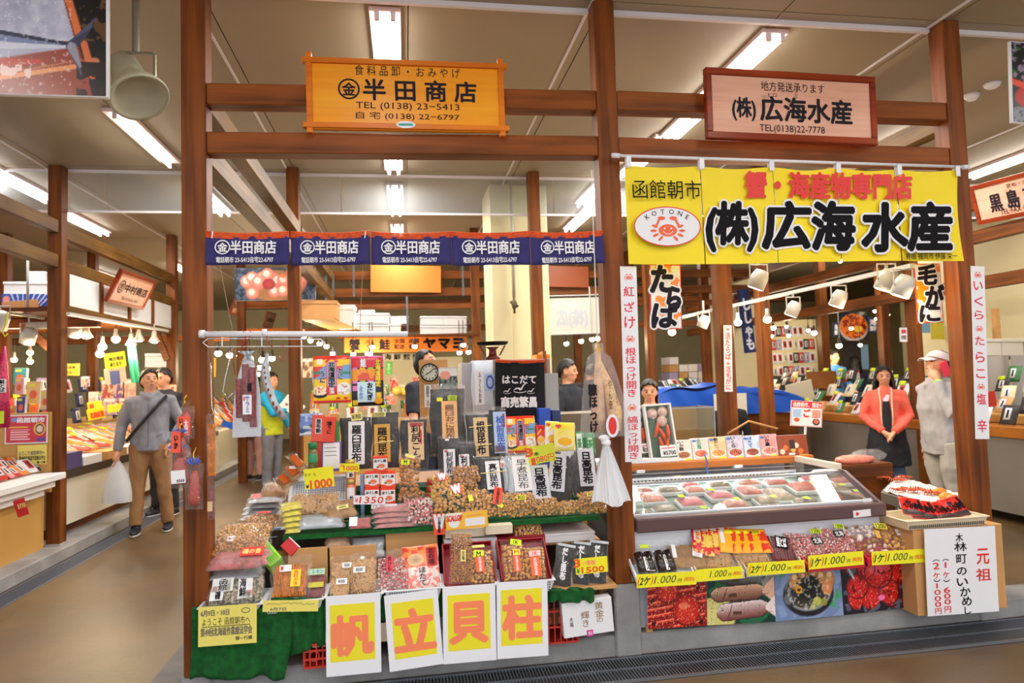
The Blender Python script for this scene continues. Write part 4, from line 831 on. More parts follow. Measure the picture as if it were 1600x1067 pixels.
# left side pile
bag('upper loose bag of dried scallops at the left side', (374, 807, 432, 828), .30, .46, 'scallop_dark', .035, [((.35, .7, .75, .85), RED, [])], s=.014, fill=.92)
bag('large bag of dried scallops at the left side above the candy pile', (326, 822, 420, 860), .12, .32, 'scallop', .045, [((.3, .05, .42, .25), SQ, [])], s=.016, fill=.95)
bag('second large bag of dark scallops under the first at the left side', (324, 842, 412, 870), .06, .18, 'scallop_dark', .04, s=.016, fill=.95)
bag('pack of red and cream snacks with red printed label', (322, 857, 420, 886), -.02, .10, 'pinkm', .02, [((.5, .35, .88, .8), RED, [('磯の香', .1, .2, .9, .8, CREAMP)])])
bag('flat pink snack pack under the red labelled one', (322, 872, 408, 890), -.03, .03, 'pinkm', .018)
basket('pale blue basket of silver packs at the back left', U(378, 820, y=.5).x, U(432, 820, y=.5).x, .48, .72, .60, .045, mat('basket_pale_blue', (184, 208, 226), .4))
for i in range(4): bag('silver packed seaweed lying in the pale blue basket, %s from the bottom' % ordw(i), (372+i*4, 797-9*i, 436+i, 812-9*i), .5, .66, 'grey', .012, film=FILM2, rot=(i % 2)*4-2)
bag('bag of tan dried slices on top of the silver packs', (404, 752, 452, 778), .55, .7, 'brownfish', .03)
bag('red and white pack lying on the silver packs', (384, 774, 440, 786), .5, .62, 'peach', .01, [((.1, .3, .4, .9), RED, [])])
for i, (a, b, c, d) in enumerate(((455, 720, 482, 746), (440, 733, 474, 758), (468, 700, 484, 735))): bag('tilted gold and red snack pack fanned out over the aisle, %s one' % ordw(i), (a, b, c, d), .42, .5, 'brownfish', .012, [((.2, .2, .8, .8), mat('pack_gold_red', (196, 90, 30), .3), [])], rot=40)
boxy('thin white box slanting beside the green capped bottle', 'box', 'gift_box', U(452, 745, y=.45).x, U(482, 745, y=.45).x, .44, .47, U(460, 752, y=.45).z, U(460, 728, y=.45).z, PAP)
# lime basket and red box under tier two
P = P4(419, 830, 443, 878, .10, .2, rot=40); t = thing('basket', 'lime green perforated basket tipped on its side', 'basket', P.M); w, h = P.w, P.h
m_lime = mat('lime_plastic', (150, 224, 40), .4); child(MB().box(0, w, 0, .12, 0, h), 'tray', m_lime, t, bevel=.008, seg=3)
mb = MB(); [mb.add([(x-.0025, -.0006, z-.0025), (x+.0025, -.0006, z-.0025), (x+.0025, -.0006, z+.0025), (x-.0025, -.0006, z+.0025)], [(0, 1, 2, 3)]) for x in np.arange(.015, w-.01, .011) for z in np.arange(.012, h-.01, .011)]; o = child(mb, 'perforations', HOLE, t); o['kind'] = 'stuff'
P = P4(452, 838, 470, 862, .16, .2, rot=45); t = thing('gift_box', 'red box with a white edge beside the lime basket', 'box', P.M); child(MB().box(0, P.w, 0, .1, 0, P.h), 'box_body', mat('gift_red', (200, 30, 34), .4), t, bevel=.002); child(MB().box(P.w, P.w+.006, 0, .1, 0, P.h), 'white_edge', PAP, t)
bag('clear bag of pink shrimp crackers in the shadow under the middle tier', (505, 838, 548, 856), .25, .33, 'peach', .03)
bag('clear rolled film packs under the middle tier', (547, 834, 602, 872), .22, .3, 'grey', .02, film=FILM2)
boxy('brown cardboard box under the middle tier by the scallop pack', 'box', 'cardboard_box', U(603, 860, y=.25).x, U(684, 860, y=.25).x, .25, .45, T1, U(640, 829, y=.25).z, CARD)
CR = mat('box_cream', (226, 214, 186), .6)
boxy('cream box under the front of the scallop sign', 'box', 'gift_box', U(696, 842, y=.2).x, U(758, 842, y=.2).x, .2, .42, U(720, 840, y=.2).z, U(720, 826, y=.2).z, CR)
boxy('white lidded box beneath the cream box', 'box', 'gift_box', U(695, 855, y=.2).x, U(776, 855, y=.2).x, .2, .45, T1+.02, U(735, 842, y=.2).z, PAP, lid=PAP)
x0, x1 = U(774, 845, y=.2).x, U(852, 845, y=.2).x; t = boxy('open crimson box holding a round scallop bag', 'box', 'gift_box', x0, x1, .2, .4, U(810, 850, y=.2).z, U(810, 838, y=.2).z, m_box)
boxy('pinkish box lid behind the crimson box', 'box', 'gift_box', x0-.02, x1-.03, .40, .44, .57, .63, mat('pink_grey', (190, 160, 164), .6))
bag('round bag of dried scallops sitting in the crimson box', (803, 818, 850, 838), .22, .32, 'scallop', .04, s=.015, fill=.95)
boxy('white flat box on the right of the lower shelf', 'box', 'gift_box', U(852, 838, y=.2).x, U(930, 838, y=.2).x, .21, .5, .571, .62, PAP, lid=mat('lid_white', (226, 222, 226), .5))
# ================================================================== middle and back tier goods
G = lambda s, *r: (s,)+r
LBW = mat('label_white', (240, 236, 238), .5); LBG = mat('label_gold', (214, 160, 60), .5); LBT = mat('label_tan', (224, 188, 140), .5); LBO = mat('label_peach', (244, 184, 120), .5); LBB = mat('label_pale_blue', (178, 200, 236), .5)
LBGR = mat('label_grey_white', (216, 216, 226), .5); TIE = mat('straw_tie', (240, 216, 140), .5)
def kelp(lab, box, yb, yt, lbl, lm, txt, tags=(), kind='kelpg', rot=0, d=.018, ties=(), fill=.93, lrot=0, vb=.035, tm=K):
    c = [(lbl, lm, [(txt, .2, .06, .8, .9, tm, True, vb)], lrot)]+list(tags)
    t, P = bag(lab, box, yb, yt, kind, d, c, fill=fill, rot=rot, inset=.03)
    for a, b, cc in ties: r = P.rect(a, cc-1, b, cc+1); child(MB().tube([(r[0], -d-.010, r[1]), (r[2], -d-.010, r[3])], .0028, 6), 'straw_tie', TIE, t)
    return t, P
RO = mat('red_corner', (226, 60, 90), .5)
kelp('tall kelp pack with a white label and a small 1950 tag', (530, 646, 583, 736), .53, .60, (545, 659, 570, 726), LBW, '羅臼昆布', [((549, 646, 566, 658), CREAMP, [('¥1950', .1, .2, .9, .8, K)], 6, .004)])
kelp('tall kelp pack with a gold label and a 2500 tag', (581, 638, 626, 734), .54, .60, (585, 663, 610, 722), LBG, '羅臼昆布', [((579, 645, 603, 652), CREAMP, [('2500', .1, .1, .9, .9, K)], 2, .004)], ties=[(585, 615, 691)])
kelp('kelp pack with tan label edged in pink, left of the largest pack', (625, 650, 670, 734), .53, .59, (638, 660, 662, 719), LBT, '利尻こん', [((640, 661, 660, 667), RO, []), ((655, 672, 659, 694), RO, [])])
kelp('largest kelp pack, bulky, with a peach label and lime tag', (672, 600, 730, 712), .57, .62, (690, 627, 714, 690), LBO, '羅臼おに昆布', [((699, 619, 713, 626), FLY, [('1000', .1, .1, .9, .9, K)]), ((682, 622, 691, 628), STY, [])], kind='kelp', d=.035, tm=mat('brown_ink', (120, 70, 40), .5))
kelp('small black kelp pack with white label cornered in red, left of its twin', (686, 680, 720, 752), .46, .5, (693, 702, 711, 743), LBW, '利尻昆布', [((694, 703, 699, 707), RO, []), ((695, 686, 701, 689), LBW, [])], kind='kelp')
kelp('small black kelp pack with white label, right twin half hidden by scallops', (714, 688, 746, 752), .45, .49, (717, 710, 733, 742), LBW, '利尻', [((718, 711, 723, 715), RO, [])], kind='kelp')
kelp('kelp pack with tan label bound with two straw ties', (730, 642, 771, 724), .53, .6, (740, 653, 762, 714), LBT, '根昆布', kind='kelp', ties=[(732, 769, 667), (740, 768, 696)], tm=K)
kelp('narrow pale blue labelled pack beside the furikake pouch', (767, 634, 794, 716), .52, .58, (771, 644, 791, 708), LBB, '棹前昆布', [((773, 696, 789, 707), mat('label_salmon', (244, 190, 180), .5), []), ((784, 647, 788, 668), RO, [])], tm=BLU)
def furi(u, v, k=0):
    A = Art(u, v, (250, 200, 30), .8); A.rect(0, .92, 1, 1.1, (226, 50, 30)); A.rect(0, 0, 1, .07, (240, 70, 70)); A.rect(0, .1, .6, .32, (250, 210, 60))
    A.rect(0, .5, 1, .78, (224, 60, 50)); A.mix(((A.n(6, 3) > .5) & (v > .5) & (v < .8)).astype(float), (120, 160, 210)); A.rect(0, .62, .25, .68, (60, 140, 110)); A.rect(.75, .6, 1, .66, (60, 140, 110))
    A.ell(.18, .24, .2, .13, (40, 30, 40)); A.ell(.18, .27, .18, .1, (250, 230, 200), 0); A.mix(((A.n(26, 5) > .62) & (np.hypot((A.u-.15)/.17, (A.v-.27)/.09) < 1)).astype(float), (226, 110, 50)); A.ell(.82, .3, .17, .14, (240, 236, 232)); A.mix(((A.n(26, 6) > .62) & (np.hypot((A.u-.66)/.16, (A.v-.3)/.12) < 1)).astype(float), (200, 150, 120))
    A.rect(.35, .18, .65, .88, (220, 30, 50)); A.line(.35, .88, .5, .95, .02, (220, 30, 50)); A.line(.65, .88, .5, .95, .02, (220, 30, 50)); A.rect(.38, .36, .62, .86, (200, 150, 200)); A.rect(.1, .82, .26, .93, (250, 236, 220)); A.ell(.66, .1, .05, .03, (226, 60, 30)); A.ell(.86, .1, .05, .03, (226, 60, 30)); return A.c
FT = [('北海道限定', .41, .34, .59, .87, K, True, .05, .03, WH), ('うに', .2, .44, .32, .68, K, True, .04, .03, WH), ('かに', .68, .5, .8, .74, K, True, .03, .03, WH), ('茶漬', .43, .2, .57, .33, WH, True, .03)]
printed('hung red and yellow rice topping pouch, left of the pair under the rail', (490, 556, 549, 630), -.05, -.05, furi, FT, d=.02, nu=60, nv=70)
printed('red and yellow topping pouch standing between kelp and soup packs', (791, 650, 838, 708), .52, .56, furi, FT, d=.015, nu=50, nv=50)
def furi2(u, v):
    A = Art(u, v, (24, 22, 26), .65); 
    rg = random.Random(5)
    for k in range(26): x, y = (k % 4)/4, (k//4)/7; A.rect(x+.02, y+.02, x+.19, y+.12, rg.choice([(230, 120, 190), (120, 210, 50), (24, 22, 26), (226, 40, 40), (240, 190, 40), (24, 22, 26)]))
    A.rect(0, .76, 1, 1, (214, 40, 60)); A.rect(0, .5, .75, .74, (240, 150, 30)); A.mix(((A.n(7, 3) > .55) & (v > .5) & (v < .74)).astype(float), (226, 80, 60)); A.rect(.18, .08, .76, .48, (226, 232, 240)); A.rect(.2, .09, .74, .47, (200, 226, 236)); A.ell(.84, .1, .09, .07, (246, 160, 40)); A.rect(.0, .96, 1, 1, (240, 90, 150)); return A.c
printed('hung dark colourful checked topping pouch, right of the pair under the rail', (550, 556, 600, 634), -.05, -.05, furi2, [('北海道限定', .76, .38, .92, .92, mat('ink_yellow', (250, 210, 40), .4), True, .05, .03, K), ('おにぎ', .5, .12, .66, .46, K, True, .05), ('ふりかけ', .24, .14, .36, .4, BLU, True, .03), ('鮭', .3, .78, .46, .94, WH, False, .05)], d=.02, nu=50, nv=70)
CH = mat('chrome', (210, 212, 216), .15, metal=1)
for px, pz in ((520, 552), (574, 552)):
    c = U(px, pz, y=-.065); t = thing('clip', 'silver bulldog clip holding the '+('left' if px < 540 else 'right')+' hung pouch', 'clip', c); child(MB().box(-.014, .014, -.006, .006, -.012, .008).tube([(-.004, 0, .006), (0, 0, .035), (.004, 0, .006)], .002, 5), 'clip_body', CH, t)
def soup(c1, c2):
    def f(u, v):
        A = Art(u, v, c1, .8); A.rect(0, .75, 1, 1, c2); A.ell(.5, .32, .34, .2, (244, 240, 236)); A.ell(.5, .34, .3, .15, (250, 190, 50)); A.line(.2, .6, .6, .8, .03, (246, 214, 90)); A.ell(.2, .86, .12, .07, (220, 60, 60)); return A.c
    return f
printed('pale yellow corn soup pouch in front', (866, 660, 899, 706), .50, .55, soup((244, 228, 120), (238, 220, 60)), [], rot=-4, nu=30, nv=30)
printed('white and orange soup pouch behind the yellow one', (851, 658, 873, 700), .54, .58, soup((244, 236, 232), (226, 236, 90)), [('味', .3, .05, .7, .25, RED)], rot=-6, nu=24, nv=30)
printed('small red snack pouch right of the topping pouch', (838, 664, 853, 700), .55, .58, soup((226, 60, 40), (200, 30, 30)), [], nu=20, nv=24)
printed('green and white tea packet, left of two', (899, 674, 914, 712), .55, .58, lambda u, v: Art(u, v, (40, 130, 70), 1).rect(.2, .1, .8, .9, (226, 236, 226)).c, [('茶', .3, .3, .7, .7, GRN)], nu=12, nv=16)
printed('green and white tea packet, right of two', (915, 676, 931, 712), .55, .58, lambda u, v: Art(u, v, (50, 140, 80), 1).rect(.25, .15, .75, .8, (206, 226, 206)).c, [('茶', .3, .3, .7, .7, GRN)], nu=12, nv=16)
boxy('blue carton at the back beside the black cloth', 'box', 'carton', U(842, 650, y=.85).x, U(860, 650, y=.85).x, .85, .93, T3, U(850, 638, y=.85).z, mat('carton_blue', (40, 80, 190), .5))
boxy('dark blue carton right of the blue one', 'box', 'carton', U(863, 650, y=.87).x, U(876, 650, y=.87).x, .87, .95, T3, U(868, 641, y=.87).z, mat('carton_navy', (44, 56, 110), .5))
# left group
def sea(u, v): A = Art(u, v, (120, 150, 220), 1.2); A.rect(0, 0, 1, .15, (236, 236, 240)); A.line(.1, .2, .9, .5, .12, (60, 90, 140)); A.line(.2, .35, 1, .3, .07, (200, 214, 210)); A.line(.5, .4, .9, .2, .06, (70, 120, 70)); A.mix(((A.n(8, 2) > .55) & (v > .6)).astype(float), (190, 210, 240)); return A.c
printed('picture pack of blue sea and fish at the left of the back tier', (468, 646, 503, 680), .50, .54, sea, nu=36, nv=30, d=.008)
for (a, b, c, d), lb, m in (((486, 648, 505, 690), 'left', mat('carton_coral', (240, 84, 60), .4)), ((503, 651, 522, 691), 'right', mat('carton_red', (236, 66, 34), .4))):
    P = P4(a, b, c, d, .48, .49, rot=-3); t = thing('carton', 'coral red carton with black brush characters, %s of two' % lb, 'box', P.M); child(MB().box(0, P.w, 0, .06, 0, P.h), 'box_body', m, t, bevel=.002)
    card(t, (P.w*.3, P.h*.3, P.w*.8, P.h*.85), -.0015, LBW if lb == 'left' else m, [('昆布飴' if lb == 'left' else '塩うに', .1, .05, .9, .95, K, True, .05)])
boxy('slim green carton behind the coral cartons', 'box', 'carton', U(517, 660, y=.54).x, U(529, 660, y=.54).x, .54, .60, U(520, 690, y=.54).z, U(520, 646, y=.54).z, mat('carton_green', (70, 150, 80), .4), lid=mat('carton_tan', (200, 160, 90), .5))
boxy('coral carton under the picture pack', 'box', 'carton', U(484, 700, y=.5).x, U(503, 700, y=.5).x, .5, .58, T3+.001, U(490, 688, y=.5).z, _M['carton_coral'])
P = P4(502, 690, 533, 736, .46, .5); t = thing('tray_pack', 'white sheet in a lilac tray at the left of the tall kelp', 'food pack', P.M); child(MB().box(0, P.w, 0, .02, 0, P.h), 'tray', mat('lilac_tray', (110, 90, 160), .4), t, bevel=.003); card(t, (P.w*.08, P.h*.08, P.w*.92, P.h*.96), -.002, LBW, [('━━━━', .1, .5, .8, .52, GREY), ('━━━━', .1, .65, .8, .67, GREY), ('━━━━', .1, .8, .8, .82, GREY)])
c = U(489, 735, y=.44); t = thing('spice_bottle', 'green capped bottle of seasoning at the left of the middle tier', 'bottle', c); k = (U(489, 691, y=.44).z-c.z); 
child(MB().lathe([(.02, 0), (.026, .004), (.026, k*.72), (.02, k*.78)], 18), 'bottle_body', mat('bottle_contents', (150, 150, 90), .3, var=.6, scale=60, col2=(70, 60, 40)), t, smooth=True); child(MB().lathe([(.0262, k*.3), (.0268, k*.31), (.0268, k*.58), (.0262, k*.59)], 18), 'wrap_label', mat('label_green', (60, 160, 110), .4), t, smooth=True); child(MB().lathe([(.023, k*.78), (.025, k*.79), (.025, k*.98), (.02, k)], 18), 'cap', mat('cap_green', (20, 120, 70), .4), t, smooth=True)
# middle tier : tilted white basket with squid bags
P = P4(452, 748, 542, 806, .34, .48); w, h = P.w, P.h; t = thing('basket', 'large white plastic basket tilted up behind the yellow 1000 card', 'basket', P.M)
child(MB().box(0, w, .03, .035, 0, h).box(0, .006, -.02, .035, 0, h).box(w-.006, w, -.02, .035, 0, h).box(0, w, -.02, .035, h-.006, h).box(-.012, w+.012, -.026, -.018, h-.008, h+.008).box(-.012, .004, -.026, -.018, 0, h).box(w-.004, w+.012, -.026, -.018, 0, h), 'tray', WPL, t, bevel=.002)
mb = MB(); [mb.add([(x-.003, .0294, z-.003), (x+.003, .0294, z-.003), (x+.003, .0294, z+.003), (x-.003, .0294, z+.003)], [(0, 1, 2, 3)]) for x in np.arange(.02, w-.01, .013) for z in np.arange(h*.5, h-.01, .012)]; o = child(mb, 'perforations', HOLE, t); o['kind'] = 'stuff'
bag('clear bag of peach dried squid in the tilted basket, left', (452, 768, 500, 806), .28, .36, 'squid', .035, n=90); bag('clear bag of peach dried squid in the tilted basket, right', (494, 766, 530, 804), .27, .35, 'squid', .035, n=80)
bag('long clear bag of brown dried fish lying over the basket edge', (505, 778, 560, 812), .23, .33, 'brownfish', .03, [((527, 795, 545, 801), CREAMP, [('600', .2, .2, .8, .8, K)])], rot=12)
pcard('large yellow price card reading 1000 in stencilled red figures', ((477, 765), (523, 759), (472, 734)), .26, (('1000', 485, 749, 519, 762, ORG, .05), ('¥', 478, 757, 483, 763, K), ('3ヶ L', 476, 739, 494, 744, K, .01)))
for k in range(5): bag('lime yellow pickle pack, %s from the top of its fanned pile' % ordw(k), (438+k*1.5, 783+9*k, 474-k, 797+9*k), .24-.012*k, .32-.012*k, 'yellow', .014, film=FILM, rot=14-3*k)
bag('wide flat packs of pale dried fish at the front edge of the middle tier', (462, 803, 538, 826), .205, .26, 'grey', .02, film=FILM2)
bag('small tray pack with red dots beside the flat fish packs', (544, 806, 580, 826), .205, .25, 'pinkm', .015, [((.05, .1, .4, .8), LBW, [])])
for k in range(4): bag('pink dried meat pack, %s from the top of the stack by the 1350 card' % ordw(k), (580+k, 788+8*k, 642+k*3, 800+8*k), .23-.01*k, .31-.01*k, 'pinkm', .016, film=FILM2)
bag('clear bag of red scallop snacks right of the pink stack', (630, 776, 680, 822), .22, .34, 'candy', .045, s=.016, fill=.9)
# jars
def jar(lab, px, py, y, hp):
    c = U(px, py, y=y); k = U(px, py-hp, y=y).z-c.z; t = thing('jar', lab, 'jar', c)
    child(MB().lathe([(.022, 0), (.028, .005), (.028, k*.74), (.022, k*.82)], 20), 'glass_body', mat('salmon_flake', (228, 130, 90), .25, var=.3, scale=60, coat=1), t, smooth=True); child(MB().lathe([(.026, k*.83), (.027, k*.84), (.027, k*.98), (.025, k)], 20), 'lid', mat('lid_gold', (206, 176, 100), .3, metal=.6), t, smooth=True)
    mb = MB(); mb.add([(.0288*math.sin(a), -.0288*math.cos(a), z) for z in (k*.12, k*.68) for a in [x*.2-.8 for x in range(9)]], [(i, i+1, i+10, i+9) for i in range(8)]); child(mb, 'wrap_label', LBW, t, smooth=True); text('鮭', t, (-.005, k*.15, .012, k*.36), K, y=-.0295, bold=.04); text('■', t, (.013, k*.2, .018, k*.3), RED, y=-.0295)
jar('lower salmon flake jar of the stack of two', 549, 788, .36, 40); jar('upper salmon flake jar behind the small 1000 card', 548, 749, .36, 31)
pcard('small yellow price card reading three for 1000', ((530, 737), (561, 737), (530, 724)), .32, (('1000', 537, 728, 559, 735, ORG, .03, .0), ('3ヶ', 532, 725, 538, 730, RED)))
def salm(u, v): A = Art(u, v, (240, 66, 30), .95); A.rect(0, .22, 1, .88, (240, 238, 238)); A.ell(.56, .38, .42, .26, (240, 238, 240)); A.ell(.56, .36, .34, .2, (220, 214, 214)); A.ell(.58, .38, .22, .15, (240, 110, 60)); A.mix(((A.n(16, 4) > .55) & (np.hypot((A.u-.55)/.2, (A.v-.38)/.13) < 1)).astype(float), (250, 150, 100)); A.ell(.32, .3, .09, .07, (110, 130, 60)); return A.c
for i, (a, b, c, d, yy) in enumerate(((570, 762, 593, 787, .33), (595, 762, 618, 788, .33), (570, 737, 593, 762, .33), (595, 737, 618, 762, .33), (583, 713, 606, 737, .33))):
    printed('red and white salmon flake carton, '+('bottom left', 'bottom right', 'middle left', 'middle right', 'topmost')[i]+' of the stack of five', (a, b, c, d), yy, yy, salm, [('ほぐし鮭', .1, .62, .9, .8, K, False, .05)], cat='box', name='carton', thick=.05, back=mat('carton_orange_red', (240, 66, 30), .4), nu=34, nv=34)
boxy('silver blue packet standing left of the salmon cartons', 'box', 'carton', U(563, 770, y=.37).x, U(569, 770, y=.37).x, .37, .41, T2+.006, U(566, 742, y=.37).z, mat('packet_blue', (130, 160, 200), .3, metal=.5))
pcard('white price card reading 1350 in red', ((552, 788), (602, 788), (552, 774)), .25, (('1350', 562, 776, 599, 786, mat('ink_brick', (216, 50, 30), .4), .02, .1), ('¥', 554, 777, 560, 785, RED, .0)), m=WH)
pcard('white price strip half hidden below the 1350 card', ((580, 795), (620, 795), (580, 787)), .26, (('12 月', 583, 789, 600, 794, RED, .01),), m=WH)
bag('tall pinched bag of orange scallop snacks against the green cloth', (622, 708, 656, 778), .40, .47, 'scallop_dark', .04, [((633, 712, 648, 717), CREAMP, [], -15), ((627, 720, 640, 728), FLY, [('M', .3, .1, .7, .9, K)])], s=.026, fill=.92, rot=-3)
bag('flat bag of orange snacks at the foot of the pinched bag', (620, 770, 668, 784), .36, .44, 'scallop_dark', .03, s=.02)
for k in range(3):
    c = U(674, 781-11.5*k, y=.42); t = thing('can', 'red tin can with gold rims, %s from the bottom of three' % ordw(k), 'can', c); child(MB().lathe([(.026, .003), (.026, .035)], 20), 'can_body', mat('can_red', (190, 40, 36), .3), t, smooth=True); child(MB().lathe([(.027, .0), (.027, .003)], 20).lathe([(.027, .035), (.027, .039)], 20), 'rim', mat('lid_gold', (206, 176, 100), .3, metal=.6), t)
t = thing('price_card', 'narrow yellow tag standing against the red cans', 'price tag', U(676, 783, y=.36)); child(MB().box(-.008, .008, 0, .002, 0, .085), 'card', STY, t)
OT = mat('ribbon_orange', (246, 76, 40), .4)
big1 = bag('largest bag of golden dried scallops on the middle tier', (676, 757, 730, 804), .25, .34, 'scallop', .05, [((704, 762, 720, 778), OT, [('W', .1, .1, .9, .9, WH, False, .08)], 14), ((703, 772, 716, 780), STY, [('1K', .2, .1, .8, .9, K)], -8)], s=.022, fill=.93)
bag('small bag of scallops with an orange ribbon behind the largest bag', (674, 742, 708, 766), .33, .4, 'scallop', .035, [((683, 745, 697, 757), OT, [('W', .1, .1, .9, .9, WH, False, .08)])], s=.02)
bag('topmost bag of scallops resting on the heap', (706, 730, 752, 754), .36, .43, 'scallop_dark', .04, s=.02, fill=.95)
bag('bag of scallops under the topmost one', (708, 746, 748, 768), .33, .4, 'scallop_dark', .04, s=.018, fill=.95)
bag('bag of scallops with small yellow tag right of the largest bag', (724, 764, 766, 802), .26, .34, 'scallop', .04, [((731, 778, 738, 788), STY, [], 8)], s=.019, fill=.93)
kelp('black kelp pack with white label, white oval sticker and straw tie', (744, 712, 796, 784), .36, .44, (759, 721, 781, 765), LBW, '真折昆布', [((781, 719, 787, 732), SQ, [('一番', .1, .05, .9, .95, RED, True)])], kind='kelp', ties=[(750, 790, 739)], lrot=2)
bag('bag of scallops with orange name ribbon and yellow corner tag', (759, 768, 800, 808), .24, .31, 'scallop', .035, [((770, 765, 783, 792), OT, [('北海名産', .3, .05, .7, .95, K, True, .03)], -12), ((776, 790, 785, 796), STY, [], -30)], s=.017, fill=.9)
for (a, b, c, d), lb in (((794, 770, 842, 797), 'upper left'), ((796, 788, 838, 808), 'lower left'), ((836, 778, 876, 800), 'upper middle'), ((838, 790, 874, 806), 'lower middle'), ((874, 783, 918, 804), 'single low'), ((905, 769, 952, 790), 'upper right'), ((907, 786, 952, 803), 'lower right')):
    bag('flat bag of golden scallops in the right row of the middle tier, %s one' % lb, (a, b, c, d), .25, .33, 'scallop', .03, [((.3, .4, .6, .65), STY, [('800', .1, .1, .9, .9, K)])] if lb in ('upper left', 'upper right') else (), s=.015, fill=.95)
boxy('cream box under the orange ribboned bag', 'box', 'gift_box', U(757, 812, y=.2).x, U(799, 812, y=.2).x, .16, .3, T2-.05, T2-.0, CR)
# scallop sign and ribbon tag
P = Panel((697, 829), (763, 822), (695, 803), .12); t = thing('header_card', 'yellow and white printed scallop header card curling over the shelf edge', 'sign', P.M); w, h = P.w, P.h
def scal(u, v): A = Art(u, v, (246, 180, 40), 2.6); A.rect(.02, .06, .98, .94, (244, 190, 70)); A.ell(.2, .4, .34, .3, (236, 236, 236)); A.rect(.46, .15, .92, .62, (236, 234, 236)); A.rect(.02, .7, .4, .96, (240, 236, 230)); A.rect(.5, .74, .88, .78, (230, 120, 40)); return A.c
child(MB().box(0, w, 0, .003, 0, h), 'card', WH, t); ink(t, (0, 0, w, h), scal, 60, 24); tx(P, t, 'SCALLOP', 698, 805, 722, 814, RED, y=-.004, bold=.04)
P = Panel((678, 836), (695, 835), (677, 803), .14); t = thing('ribbon_tag', 'hanging orange tag with a white W shape and black characters', 'tag', P.M); child(MB().box(0, P.w, 0, .002, 0, P.h), 'card', OT, t); text('W', t, (P.w*.05, P.h*.3, P.w*.95, P.h*.95), WH, bold=.06); text('北海名産', t, (P.w*.35, P.h*.1, P.w*.65, P.h*.85), K, y=-.003, vertical=True, bold=.03)
# right hand kelp bundles
kelp('white labelled quick cook kelp pack, leftmost of the white labelled row', (795, 706, 832, 772), .33, .42, (801, 714, 829, 768), LBW, '早煮昆布', kind='grey', vb=.01, rot=1)
bag('grey edged kelp packs stacked behind the quick cook kelp', (788, 704, 812, 768), .36, .44, 'grey', .015, rot=3)
kelp('grey white labelled kelp pack with bold characters, below the lime 1080 card', (826, 724, 860, 786), .31, .4, (829, 728, 857, 780), LBGR, '日高昆布', kind='kelp', vb=.06, rot=1)
kelp('grey white labelled kelp pack leaning left, right of the 1080 card', (854, 704, 892, 786), .33, .41, (857, 710, 882, 768), LBGR, '日高昆布', kind='kelp', vb=.06, rot=-9)
kelp('grey white labelled kelp pack leaning, behind the leaning one', (870, 702, 896, 770), .37, .43, (872, 706, 888, 760), LBGR, '高昆布', kind='kelp', vb=.05, rot=-12)
kelp('grey white labelled kelp pack, rightmost of the row', (896, 698, 937, 776), .34, .43, (903, 702, 928, 760), LBGR, '日高昆布', kind='kelp', vb=.06, rot=-1)
bag('striped grey kelp pack tucked left of the rightmost one', (884, 702, 908, 768), .38, .44, 'kelpg', .014, [((.1, .4, .5, .95), LBGR, [])], rot=-5)
P, _ = None, None
pcard('lime yellow price card reading 1080 beside a large orange 3', ((827, 727), (869, 719), (819, 700)), .29, (('3', 821, 701, 832, 713, ORG, .08), ('本', 834, 706, 842, 712, K), ('1', 831, 716, 836, 726, ORG, .07), ('080円', 838, 710, 866, 721, ORG, .02)), m=mat('card_lime_yellow', (228, 234, 60), .5))
# clear strip rail along the back tier
o = MB().grid(lambda u, v: (u*(XB-XA-.4), .004*math.sin(u*20), v*.10), 30, 2).build('clear_guard', film_mat('lilac_film', (.93, .91, 1), .14, .1, .3, .8), M=Matrix.Translation((XA+.4, .455, T3-.02)), smooth=True); tag(o, 'clear plastic guard strip along the front of the back tier', 'guard')
# white carrier bags hung at the right
c = U(955, 786, y=-.09); t = thing('carrier_bags', 'bunch of white carrier bags knotted and hung by the central post', 'bag', c); hh = U(955, 680, y=-.09).z-c.z
for k in range(4):
    f = lambda u, v, k=k: ((u-.5)*(.155-.125*v**1.2)*(1-.07*k)+.02*(k-1.5)*(1-v)-.02*v, -.012*k+.016*math.sin(u*14+k)*(1-v*.5), hh*(v*.86)+.015*math.sin(u*5+k)*(1-v))
    child(MB().grid(f, 18, 14), 'bag_sheet', mat('white_poly', (238, 238, 242), .4), t, smooth=True)
child(MB().blob((-.02, -.02, hh*.9), (.025, .025, .02), sub=2, jit=.2).blob((-.03, -.02, hh*.97), (.03, .015, .02), sub=2, jit=.2), 'knot', _M['white_poly'], t, smooth=True)
# large dried fish bag
c = U(948, 682, y=-.07); top = U(938, 536, y=-.07); hh = top.z-c.z; t = thing('dried_fish_bag', 'large clear bag of pale dried fish hanging beside the central post', 'food pack', c)
def wd(v): return .02+.125*(1-v)**.55 if v < .9 else .03
child(MB().grid(lambda u, v: ((u-.5)*2*wd(v)-.03*v, -.05*math.sin(math.pi*u)*min(1, 3*(1-v)), hh*v), 16, 20).grid(lambda u, v: ((u-.5)*2*wd(v)-.03*v, .04*math.sin(math.pi*u)*min(1, 3*(1-v)), hh*v), 16, 20, flip=True), 'film', FILM2, t, smooth=True)
for dx, m_, rr in ((-.04, CM['peach'], .035), (.045, CM['squid'], .035)): child(MB().tube([(dx, 0, .03), (dx*1.1, 0, hh*.25), (dx*.6-.01, 0, hh*.55), (-.03, 0, hh*.8), (-.035, 0, hh*1.0)], [rr, rr*1.1, rr*.8, rr*.5, .012], 12), 'dried_fish', m_, t, smooth=True)
